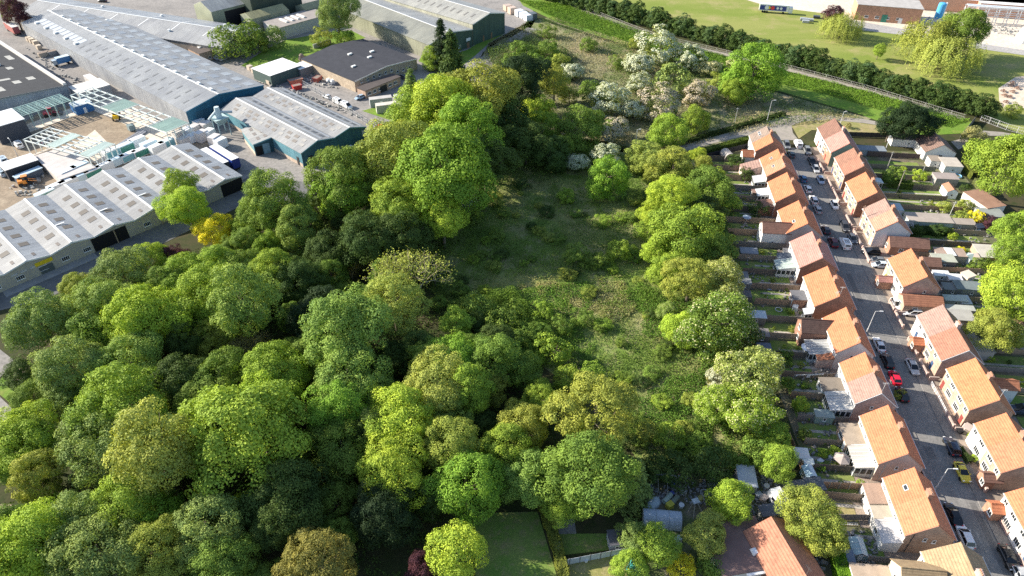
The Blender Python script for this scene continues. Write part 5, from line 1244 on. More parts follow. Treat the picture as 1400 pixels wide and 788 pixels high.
# factory beyond the lawn
wx = lambda px: (G(*px).x, G(*px).y)
t = block('factory_building', 'flat-roofed orange brick factory building beyond the lawn', 'factory', (1215, 4), 28, 14, 7, R_(-16), (.48, .27, .18), (.40, .38, .36), .25, (), MB_)
for k in range(4): window(t, 'wide', -9 + 4.6 * k, -7.02, 1.4, PI / 2)
MB().box(-2.4, 0, -7.15, -7.02, 0, 3.4).build('shutter_door', MCX, t, (.06, .28, .20)); MB().box(5, 6.6, -7.15, -7.02, 0, 2.4).build('door', MS, t, (.65, .65, .65))
block('factory_building', 'long white factory hall along the upper edge behind the pipe rack', 'factory', (1320, -6), 60, 16, 6, R_(-14), (.52, .30, .2), (.70, .69, .68))
block('factory_building', 'white-roofed brick factory wing cut by the upper photo corner', 'factory', (1400, 4), 40, 12, 6, R_(-14), (.50, .28, .19), (.68, .66, .64))
p = G(1282, 25); t = thing('storage_tank', 'upright blue tank beside the brick factory building', 'tank', (p.x, p.y, .1)); MB().tube((0, 0, 0), (0, 0, 6.5), 1.7, 1.7, 16).dome(0, 0, 6.5, 1.7, 1.7, .6, 16, 3).build('body', MP, t, (.08, .35, .62)); MB().box(1.7, 2.1, -.4, .4, 0, 7).build('ladder', MS, t, (.6, .6, .6))
p = G(1372, 34); t = thing('pipe_rack', 'white steel pipe rack in front of the factory', 'pipe rack', (p.x, p.y, .1), R_(-14))
for k in range(9):
    x = -18 + 4.5 * k
    for y in (-1.8, 1.8): MB().box(x - .15, x + .15, y - .15, y + .15, 0, 7).build('post', MS, t, (.62, .63, .64))
    MB().tube((x, -1.8, .5), (x, 1.8, 6.5), .1, .1, 4).build('brace', MS, t, (.6, .61, .62))
for z in (3.6, 5.4, 7): MB().box(-18.5, 18.5, -2, -1.8, z, z + .25).box(-18.5, 18.5, 1.8, 2., z, z + .25).build('beam', MS, t, (.64, .65, .66))
for k in range(5): MB().tube((-18, -1.4 + .7 * k, 7.5), (18, -1.4 + .7 * k, 7.5), .22, .22, 8).build('pipe', MS, t, (.7, .7, .7) if k != 2 else (.3, .42, .5))
p = G(1400, 58); t = thing('white_tent', 'white arched store with a brown door at the factory edge', 'store', (p.x + 3, p.y, .1), R_(-14)); MB().hexa([(-5, -4, 0), (9, -4, 0), (9, 5, 0), (-5, 5, 0)], [(-4, -3, 5), (9, -3, 5), (9, 4, 5), (-4, 4, 5)]).build('shell', MP, t, (.74, .72, .68)); MB().box(-2.6, .2, -4.05, -3.7, 0, 3).build('door', MS, t, (.22, .16, .11))
p = G(1058, 12, 2); rzl = R_(-14)
t = thing('lorry_trailer', 'lorry trailer with a blue and white side showing round red and yellow emblems', 'lorry', (p.x, p.y, .1), rzl)
MB().box(-6.8, 6.8, -1.25, 1.25, 1.1, 3.95).build('body', MC, t, (.75, .75, .75)); MB().box(-6.5, 5.6, -1.29, -1.255, 1.4, 3.5).build('side_panel', MS, t, (.03, .05, .25)); MB().box(-6.85, 6.85, -1.27, 1.27, 3.95, 4.02).build('roof', MS, t, (.75, .75, .75))
for x, c, r in ((-3.4, (.75, .75, .75), .95), (-2.4, (.75, .55, .02), .75), (-.7, (.7, .05, .06), .9), (1.6, (.75, .75, .75), .6), (3.2, (.75, .75, .75), .6)):
    MB().tube((x, -1.29, 2.5), (x, -1.33 - r * .01, 2.5), r, r, 14).build('emblem', MS, t, c)
for x in (-5, -4, -3, 4.5): MB().tube((x, -1.2, .5), (x, -.8, .5), .5, .5, 12).build('wheel', MRU, t, (.02, .02, .02))
MB().box(6.9, 8.6, -1.2, 1.2, .6, 3.2).build('cab', MC, t, (.7, .7, .7)); MB().box(8.61, 8.64, -1, 1, 1.8, 2.9).build('windscreen', MCG, t)
for i, (x, y) in enumerate(((1099, 25), (1108, 26), (1117, 22), (1102, 28))): pack((x, y), 3, 2, 1.1, -.3, (.35, .37, .38) if i != 2 else (.05, .05, .06), ('grey', 'pale grey', 'black', 'blue-grey')[i] + ' flat pallet stack at the lawn edge near the lorry', 'pallet_stack', 'pallets')
def picnic(px, label):
    p = G(*px); t = thing('picnic_table', label, 'table', (p.x, p.y, .09), random.random()); W_ = (.22, .12, .08)
    MB().box(-.9, .9, -.4, .4, .7, .76).build('table_top', MW, t, W_)
    for s in (-1, 1): MB().box(-.9, .9, s * .8 - .14, s * .8 + .14, .42, .47).build('bench', MW, t, W_); MB().box(s * .6 - .05, s * .6 + .05, -.8, .8, .32, .40).tube((s * .6, -.6, 0), (s * .6, -.25, .7), .05, .05, 4).tube((s * .6, .6, 0), (s * .6, .25, .7), .05, .05, 4).build('leg', MW, t, W_)
for x, y in ((1371, 126), (1382, 118), (1384, 127), (1373, 132), (1380, 134), (1390, 122), (1375, 141), (1384, 115)): picnic((x, y), 'dark picnic table on the pale gravel by the lawn')
for o in [o for o in C.objects if o.name.startswith('picnic_table')]: o['group'] = 'picnic tables by the factory lawn'
# ------------------------------------------------------------------ vehicles
def loft(secs):
    b = MB(); n = len(secs[0])
    for s in secs: b.v += s
    for i in range(len(secs) - 1):
        for k in range(n):
            k2 = (k + 1) % n; b.f.append((i * n + k, i * n + k2, (i + 1) * n + k2, (i + 1) * n + k))
    b.f.append(tuple(range(n))[::-1]); b.f.append(tuple(range((len(secs) - 1) * n, len(secs) * n))); return b
def car_proto(L, W, Hh, bonnet, boot, kind):
    h = W / 2; l = L / 2; belt = .92 if kind != 'van' else 1.15
    st = [(-l, .55, .80), (-l + .12, .86, belt - .04), (-l + boot * .6, .97, belt), (-.2, 1., belt + .02), (l - bonnet - .1, 1., belt), (l - .5, .95, belt - .16), (l - .1, .84, belt - .28), (l, .6, .62)]
    secs = []
    for y, k, z in st:
        w = h * k; secs.append([(-w * .9, y, .24), (w * .9, y, .24), (w, y, .5), (w * .97, y, z - .1), (w * .84, y, z), (-w * .84, y, z), (-w * .97, y, z - .1), (-w, y, .5)])
    b = loft(secs)
    yb, yr0, yr1, yf = -l + boot * .35 + .1, -l + boot + .35, l - bonnet - .95, l - bonnet + .05
    wr, wb = h * .70, h * .86
    # roof panel and pillars
    b.hexa([(-wr, yr0, Hh - .06), (wr, yr0, Hh - .06), (wr, yr1, Hh - .06), (-wr, yr1, Hh - .06)], [(-wr * .92, yr0 + .08, Hh), (wr * .92, yr0 + .08, Hh), (wr * .92, yr1 - .08, Hh), (-wr * .92, yr1 - .08, Hh)])
    for s in (-1, 1):
        for (ya, yt) in ((yf, yr1), (yb, yr0), ((yf + yb) / 2, (yr0 + yr1) / 2)): b.tube((s * wb, ya, belt - .02), (s * wr, yt, Hh - .04), .045, .045, 4)
    parts = [('body', b.mesh('body', MC), None)]
    z0, z1 = belt - .03, Hh - .05; e = .015
    q = lambda *p: MB().quad(*p)
    parts.append(('windscreen', q((-wb, yf, z0), (wb, yf, z0), (wr, yr1, z1), (-wr, yr1, z1)).mesh('windscreen', MCG), None))
    parts.append(('rear_window', q((wb, yb, z0), (-wb, yb, z0), (-wr, yr0, z1), (wr, yr0, z1)).mesh('rear_window', MCG), None))
    for s in (-1, 1):
        p = [(s * wb, yb, z0), (s * wb, yf, z0), (s * wr, yr1, z1), (s * wr, yr0, z1)]
        parts.append(('side_window', q(*(p if s > 0 else p[::-1])).mesh('side_window', MCG if kind != 'van' else MC), None if kind == 'van' else (.02, .02, .02)))
        parts.append(('headlight', MB().box(s * h * .62 - .18, s * h * .62 + .18, l - .16, l - .02, .58, .70).mesh('headlight', MS), (.8, .8, .8)))
        parts.append(('tail_light', MB().box(s * h * .66 - .14, s * h * .66 + .14, -l - .01, -l + .12, .66, .86).mesh('tail_light', MS), (.5, .02, .02)))
        parts.append(('mirror', MB().box(s * (h + .09) - .09, s * (h + .09) + .09, yf - .35, yf - .22, belt, belt + .14).mesh('mirror', MC), None))
        for y in (-l + .78, l - .82): parts.append(('wheel', MB().tube((s * (h - .2), y, .32), (s * (h + .01), y, .32), .32, .32, 14).mesh('wheel', MRU), (.02, .02, .02)))
    if kind == 'van':
        parts.append(('load_bay', MB().hexa([(-h * .93, -l + .05, .9), (h * .93, -l + .05, .9), (h * .93, yr1 - .5, .9), (-h * .93, yr1 - .5, .9)], [(-h * .86, -l + .12, Hh), (h * .86, -l + .12, Hh), (h * .86, yr1 - .6, Hh), (-h * .86, yr1 - .6, Hh)]).mesh('load_bay', MC), None))
        parts.append(('rear_window', MB().quad((.6, -l + .03, 1.35), (-.6, -l + .03, 1.35), (-.56, -l + .075, 1.75), (.56, -l + .075, 1.75)).mesh('rear_window', MCG), (.02, .02, .02)))
    return parts
CP = dict(hatch=car_proto(4.0, 1.78, 1.48, .95, .25, 'car'), saloon=car_proto(4.6, 1.82, 1.44, 1.15, .85, 'car'), estate=car_proto(4.6, 1.84, 1.56, 1.1, .22, 'car'),
          suv=car_proto(4.5, 1.9, 1.68, 1.05, .25, 'car'), sport=car_proto(4.3, 1.84, 1.28, 1.25, .8, 'car'), van=car_proto(5.0, 2.0, 2.0, .95, .2, 'van'))
def car(px, kind, col, label, rz=-SA, group=None, z=.07, name=None, zz=.75):
    p = G(*px, zz); t = thing(name or ('parked_van' if kind == 'van' else 'parked_car'), label, 'van' if kind == 'van' else 'car', (p.x, p.y, z), rz, group)
    for nm, me, c in CP[kind]: put(me, nm, t, col=c or col)
    return t
g1 = 'vehicles parked along the terraced street'; UP, DN = -SA, PI - SA
W1 = (.78, .78, .77); SI = (.42, .43, .44); GR = (.16, .17, .18); BKC = (.012, .013, .016); NV = (.015, .025, .05); LB = (.28, .36, .48)
for px, kind, col, lab, rz in (
    ((1091, 197), 'van', W1, 'white van at the head of the street', UP), ((1075.6, 198), 'suv', GR, 'dark grey car beside the white van at the street head', DN), ((1082, 211), 'hatch', (.10, .12, .12), 'dark greenish hatchback behind the dark grey car', UP),
    ((1104, 206), 'suv', (.2, .21, .21), 'grey car across from the dark greenish hatchback', DN), ((1110, 220), 'saloon', BKC, 'black saloon between grey car and silver car', DN), ((1115.5, 231), 'hatch', SI, 'silver car in front of the first sunlit strip of road', DN),
    ((1098, 244), 'hatch', (.05, .16, .30), 'bright blue car below the first sunlit strip', UP), ((1122, 246), 'hatch', LB, 'light blue car opposite the bright blue one', DN), ((1104.5, 258), 'hatch', W1, 'white hatchback behind the bright blue car', UP),
    ((1112.5, 273), 'estate', W1, 'white estate car nose to tail with a silver one', UP), ((1118, 286), 'hatch', SI, 'silver hatchback close behind the white estate', UP), ((1141, 280), 'hatch', W1, 'white hatchback opposite the silver one, by the brick wall', DN),
    ((1155, 309.5), 'estate', (.05, .05, .055), 'dark car beside the wooden telegraph pole', DN), ((1129, 314), 'hatch', (.06, .05, .06), 'dark hatchback beside the maroon car', UP), ((1139, 331), 'suv', (.10, .015, .025), 'maroon car next to the pink-roofed house', UP),
    ((1155, 333), 'van', W1, 'white van double parked beside the maroon car', UP), ((1166, 326), 'hatch', (.09, .10, .12), 'dark grey hatchback beside the double parked white van', DN), ((1225.5, 415.5), 'hatch', W1, 'white hatchback on the drive before the rusty garage', DN),
    ((1202, 471), 'saloon', W1, 'white saloon near the middle lamp post', UP), ((1213, 493), 'estate', BKC, 'black estate car between the white saloon and the red car', UP), ((1223.5, 516), 'hatch', (.60, .012, .04), 'bright red hatchback, the only red car on the street', UP),
    ((1248, 501), 'saloon', SI, 'silver saloon opposite the red hatchback', DN), ((1233.5, 539), 'hatch', BKC, 'black hatchback beside a small green shrub', UP), ((1301.5, 610), 'suv', NV, 'navy car below the long sunlit strip', UP),
    ((1316, 645), 'sport', (.62, .52, .05), 'yellow sports car near the tall street lamp', DN), ((1303.5, 703), 'saloon', BKC, 'black saloon at the edge of the lowest sunlit strip', UP), ((1319.5, 733), 'estate', W1, 'white car with its door ajar beside the sandy-roofed house', UP),
    ((1379, 762), 'saloon', BKC, 'black saloon alone at the lower corner of the street', DN), ((1398, 790), 'hatch', SI, 'silver hatchback cut by the bottom photo edge', DN)):
    car(px, kind, col, lab, rz, g1)
A_ = PI / 2 - SA
for px, kind, col, lab, rz in (((1191.7, 344), 'suv', BKC, 'black car parked nose-in beside the pale grey end wall', A_), ((1199, 356), 'hatch', GR, 'dark grey car nose-in beside the porch house', A_), ((1203.5, 362), 'hatch', (.55, .62, .68), 'pale blue-white car tight against the brick porch', A_),
    ((1248, 427.5), 'estate', W1, 'white estate car parked crosswise on the paved drive', A_), ((1400, 561), 'van', (.05, .06, .09), 'dark van behind the tiled rear wing', A_)):
    car(px, kind, col, lab, rz, 'cars parked on front drives')
g2 = 'vehicles on the industrial estate'
for px, kind, col, lab, rz in (((25, 198), 'van', W1, 'white van beside the photo edge at the timber yard', EA), ((447, 132), 'hatch', (.45, .48, .52), 'grey car parked behind the long white van', EA), ((463, 140), 'van', W1, 'white van nose to tail on the works lane', EA + PI), ((474, 145), 'van', W1, 'white van leading on the works lane', EA + PI),
    ((492, 133), 'hatch', (.3, .42, .55), 'blue car in front of the works office', EA + 1.5), ((439, 218), 'hatch', (.45, .02, .05), 'red car beside the blue warehouse wall', R_(20)), ((447, 213), 'hatch', (.62, .66, .7), 'pale silver car beside the red one', R_(-35)),
    ((464, 206), 'estate', (.10, .13, .2), 'dark blue car half hidden by the dense green tree', R_(-35)), ((481, 202), 'hatch', W1, 'white car by the blue warehouse wall', R_(-35)), ((498, 196), 'hatch', (.55, .6, .66), 'silver car under the sign of the blue warehouse', R_(-35)), ((505, 190), 'saloon', BKC, 'black saloon next to the silver car under the sign', R_(-35)),
    ((551, 105), 'estate', (.12, .13, .15), 'dark car beside the black-roofed works', R_(40)), ((98, 5), 'van', W1, 'white van at the far end of the very long warehouse', 1.2), ((90, 8), 'hatch', W1, 'white car next to the van at the far end', 1.2), ((82, 9), 'hatch', (.65, .66, .68), 'pale car last in the group at the far end', 1.2), ((140, 1), 'saloon', BKC, 'black car on the road beyond the very long warehouse', 1.4),
    ((62, 192), 'hatch', (.5, .52, .54), 'silver car near the second steel frame', .3), ((4, 219), 'van', (.55, .65, .75), 'pale blue van at the photo edge by the shelter', EA), ((298, 80), 'van', (.55, .55, .54), 'small grey van beside the hut with rooflights', 1.), ((3, 236), 'van', (.5, .62, .72), 'pale blue-white van behind the one by the shelter', EA)):
    car(px, kind, col, lab, rz, g2)
p = G(84, 82, 2); t = thing('lorry', 'small blue lorry with a pale roof beside the very long warehouse', 'lorry', (p.x, p.y, .06), EA + 1.57)
MB().box(-1.2, 1.2, -3, 2, .9, 3.1).build('body', MC, t, (.05, .2, .42)); MB().box(-1.22, 1.22, -3.02, 2.02, 3.1, 3.2).build('roof', MS, t, (.5, .62, .68)); MB().box(-1.1, 1.1, 2.1, 3.6, .6, 2.6).build('cab', MC, t, (.4, .45, .48)); MB().box(-1, 1, 3.61, 3.64, 1.5, 2.4).build('windscreen', MCG, t)
for y in (-1.8, 2.8):
    for s in (-1, 1): MB().tube((s * 1.15, y, .5), (s * .8, y, .5), .5, .5, 12).build('wheel', MRU, t, (.02, .02, .02))
p = G(1068, 683, 2); t = thing('caravan', 'white caravan among junk beside the large olive garden tree', 'caravan', (p.x, p.y, .06), R_(18))
MB().hexa([(-1.1, -2.4, .5), (1.1, -2.4, .5), (1.1, 2.4, .5), (-1.1, 2.4, .5)], [(-1.0, -2.0, 2.5), (1.0, -2.0, 2.5), (1.0, 2.1, 2.5), (-1.0, 2.1, 2.5)]).build('body', MC, t, (.72, .73, .74)); MB().box(-.9, .9, -2.36, -2.2, 1.2, 1.9).build('window', MCG, t); MB().box(-1.13, -1.05, -1, 1, 1.3, 1.9).build('window', MCG, t); MB().box(-.25, .25, -.2, .3, 2.5, 2.62).build('roof_hatch', MS, t, (.05, .05, .05))
for s in (-1, 1): MB().tube((s * 1.05, 0, .33), (s * .8, 0, .33), .33, .33, 12).build('wheel', MRU, t, (.02, .02, .02))
# bits of street furniture
def lamp(px, label, h=7, arm=1.4, rz=0., head=1):
    p = G(*px); t = thing('street_lamp', label, 'street lamp', (p.x, p.y, .1), rz)
    MB().tube((0, 0, 0), (0, 0, h), .09, .055, 8).build('pole', MS, t, (.62, .63, .63)); MB().tube((0, 0, 0), (0, 0, 1.1), .13, .13, 8).build('base', MS, t, (.5, .5, .5))
    MB().tube((0, 0, h), (arm, 0, h + .12), .045, .045, 6).build('arm', MS, t, (.62, .63, .63)); MB().hexa([(arm - .1, -.12, h + .06), (arm + .6, -.14, h + .08), (arm + .6, .14, h + .08), (arm - .1, .12, h + .06)], [(arm - .1, -.08, h + .2), (arm + .6, -.1, h + .2), (arm + .6, .1, h + .2), (arm - .1, .08, h + .2)]).build('lamp_head', MS, t, (.7, .7, .68)); return t
lamp((1277, 671), 'tall grey street lamp near the yellow sports car', 6.2, 1.0, -.1); lamp((1184.5, 455), 'tall grey street lamp near the white saloon', 6.2, 1.0, -.1); lamp((1048, 168), 'thin pale lamp post beside the winding path', 8, .8); lamp((868, 205), 'thin lamp post among trees at the clearing head', 7, .6)
lamp((1148, 172), 'white lamp post on the verge behind the green-gabled house', 5, .4); lamp((25, 215), 'thin white lamp post in the timber yard', 6, .8, 2.4); lamp((104, -6), 'blue-white lamp post at the far end of the very long warehouse', 8, .8)
def pole(px, h, label, col=(.30, .24, .19), r=.13):
    p = G(*px); t = thing('telegraph_pole', label, 'pole', (p.x, p.y, .05)); MB().tube((0, 0, -.1), (0, 0, h), r, r * .75, 8).build('shaft', MW, t, col); MB().box(-.5, .5, -.05, .05, h - .5, h - .38).build('cross_bar', MW, t, col); return t
pole((1170.5, 316), 8, 'brown wooden telegraph pole beside the dark parked car', (.32, .22, .17)); pole((1209, 209), 6, 'white post in the garden in front of the white garage', (.6, .6, .58), .1); pole((1210.5, 236), 7, 'grey garden post below the long dark hedge', (.42, .4, .38), .1); pole((1224.5, 266), 8, 'brown garden post on the shaded lawn', (.33, .29, .24), .12)
pole((1260, 239), 4.5, 'short pale post beside the clipped yellow shrub', (.5, .5, .48), .08); pole((1268.5, 499), 5, 'pale pole leaning by the long house drive', (.5, .44, .38), .09); pole((1292.5, 506), 7, 'tall pale pole at the gable of the long house', (.5, .46, .44), .09); pole((1297, 297), 5, 'white bird-table post in the long garden', (.6, .6, .58), .08)
pole((1096, 748), 4, 'wooden post leaning beside the orange hip roof', (.42, .35, .27), .14); pole((1004, 170), 6, 'thin pale pole in the hedge by the dark fence', (.45, .45, .43), .08)
# ------------------------------------------------------------------ gardens
_fp = MB(); _fp.box(-.9, .9, -.025, .025, .08, 1.75); _fp.box(-.9, .9, -.045, -.026, .5, .6); _fp.box(-.9, .9, -.045, -.026, 1.3, 1.4); FPAN = _fp.mesh('panel', MW)
_fq = MB(); _fq.box(-.06, .06, -.06, .06, -.1, 1.85); FPOST = _fq.mesh('post', MW)
def fence(a, b, label, col=(.20, .15, .115), group=None, pc=None, h=1.):
    a, b = Vector((a.x, a.y, 0)), Vector((b.x, b.y, 0)); d = b - a; n = max(1, round(d.length / 1.83)); rz = math.atan2(d.y, d.x); st = d.length / n
    t = thing('garden_fence', label, 'fence', (a.x, a.y, .06), rz, group); t.scale = (1, 1, h)
    for k in range(n): o = put(FPAN, 'panel', t, ((k + .5) * st, 0, 0), 0, col); o.scale.x = st / 1.83
    for k in range(n + 1): put(FPOST, 'post', t, (k * st, 0, 0), 0, pc or col)
    return t
FC = ((.26, .20, .155), (.17, .14, .115), (.33, .26, .20), (.24, .215, .195), (.38, .26, .18))
for i in range(27):
    s = 48 + 5.9 * i
    if s > 208: break
    w1 = 46.5 - max(0, (s - 100) * .075)
    if i in (4,): continue
    fence(S(w1, s), S(56, s), 'weathered panel fence between two tree-side back gardens', FC[i % 5], 'fences between the tree-side back gardens')
    if s > 88: fence(S(87.5, s), S(109 + 2 * math.sin(i), s), 'weathered panel fence between two gardens behind the far row', FC[(i + 2) % 5], 'fences between the gardens behind the far row', h=.85)
fence(WSv := G(1118, 668), G(1214, 672), 'sunlit tan panel fence beside the parched lawn', (.40, .27, .17), pc=(.5, .45, .38), h=1.1)
fence(G(1077, 600), G(1108, 676), 'sunlit brown fence climbing beside the white garden sheds', (.36, .24, .16))
fence(G(946, 223), G(1026, 203), 'black-stained fence around the barrel-roofed shed yard', (.03, .03, .035), h=1.15); fence(G(946, 223), G(952, 240), 'short black-stained fence end at the olive tree', (.03, .03, .035), h=1.15)
fence(G(1146, 187), G(1212, 189), 'dark clipped-topped fence along the grass verge', (.07, .065, .06), h=1.0); fence(G(1185, 214), G(1256, 218), 'dark brick-brown long fence below the white garage', (.14, .10, .09), h=1.)
fence(G(764, 775), G(862, 756), 'pale grey-blue panelled fence across the shaded lawn', (.42, .45, .47), pc=(.15, .15, .15), h=.95)
fence(G(1140, 712), G(1206, 712), 'shaded fence behind the ladder on the lower lawn', (.22, .19, .17))
# sheds
def gshed2(px, sx, sy, h, rz, wall, roof, label, style='flat', name='garden_shed', cat='shed', dr=True, mr=None):
    p = G(*px, h); t = thing(name, label, cat, (p.x, p.y, .06), rz); x0, x1, y0, y1 = -sx / 2, sx / 2, -sy / 2, sy / 2
    br = wall in (BR, BRD, BUFF, PK)
    if style == 'flat':
        MB().hexa([(x0, y0, -.05), (x1, y0, -.05), (x1, y1, -.05), (x0, y1, -.05)], [(x0, y0, h - .12), (x1, y0, h - .12), (x1, y1, h), (x0, y1, h)]).build('wall', MB_ if br else MW, t, wall)
        MB().slab([(x0 - .12, y0 - .12, h), (x1 + .12, y0 - .12, h), (x1 + .12, y1 + .12, h + .1), (x0 - .12, y1 + .12, h + .1)], .08).build('roof', mr or MF, t, roof)
    else:
        w = MB(); zr = h + min(sx, sy) * .28; e = h
        if style == 'gx':
            w.v = [(x0, y0, 0), (x1, y0, 0), (x1, y1, 0), (x0, y1, 0), (x0, y0, e), (x1, y0, e), (x1, y1, e), (x0, y1, e), (x0, 0, zr), (x1, 0, zr)]; w.f = [(0, 1, 5, 4), (2, 3, 7, 6), (3, 0, 4, 8, 7), (1, 2, 6, 9, 5), (4, 5, 9, 8), (6, 7, 8, 9)]
            r = MB().slab([(x0 - .1, y0 - .1, e + .02), (x1 + .1, y0 - .1, e + .02), (x1 + .1, 0, zr + .08), (x0 - .1, 0, zr + .08)], .06).slab([(x0 - .1, 0, zr + .08), (x1 + .1, 0, zr + .08), (x1 + .1, y1 + .1, e + .02), (x0 - .1, y1 + .1, e + .02)], .06)
        else:
            w.v = [(x0, y0, 0), (x1, y0, 0), (x1, y1, 0), (x0, y1, 0), (x0, y0, e), (x1, y0, e), (x1, y1, e), (x0, y1, e), (0, y0, zr), (0, y1, zr)]; w.f = [(0, 1, 5, 8, 4), (2, 3, 7, 9, 6), (1, 2, 6, 5), (3, 0, 4, 7), (4, 8, 9, 7), (5, 6, 9, 8)]
            r = MB().slab([(x0 - .1, y0 - .1, e + .02), (0, y0 - .1, zr + .08), (0, y1 + .1, zr + .08), (x0 - .1, y1 + .1, e + .02)], .06).slab([(0, y0 - .1, zr + .08), (x1 + .1, y0 - .1, e + .02), (x1 + .1, y1 + .1, e + .02), (0, y1 + .1, zr + .08)], .06)
        w.build('wall', MB_ if br else MW, t, wall); r.build('roof', mr or MF, t, roof)
    if dr: door(t, x0, 0 if sy < 3 else -sy * .2, 0, (.5, .5, .48)).scale = (1, .8, min(.9, (h - .2) / 2)); (window(t, 'small', 0, y0 - .01, min(.9, h - 1.1), PI / 2) if sx > 1.6 else None)
    return t
Q = -SA
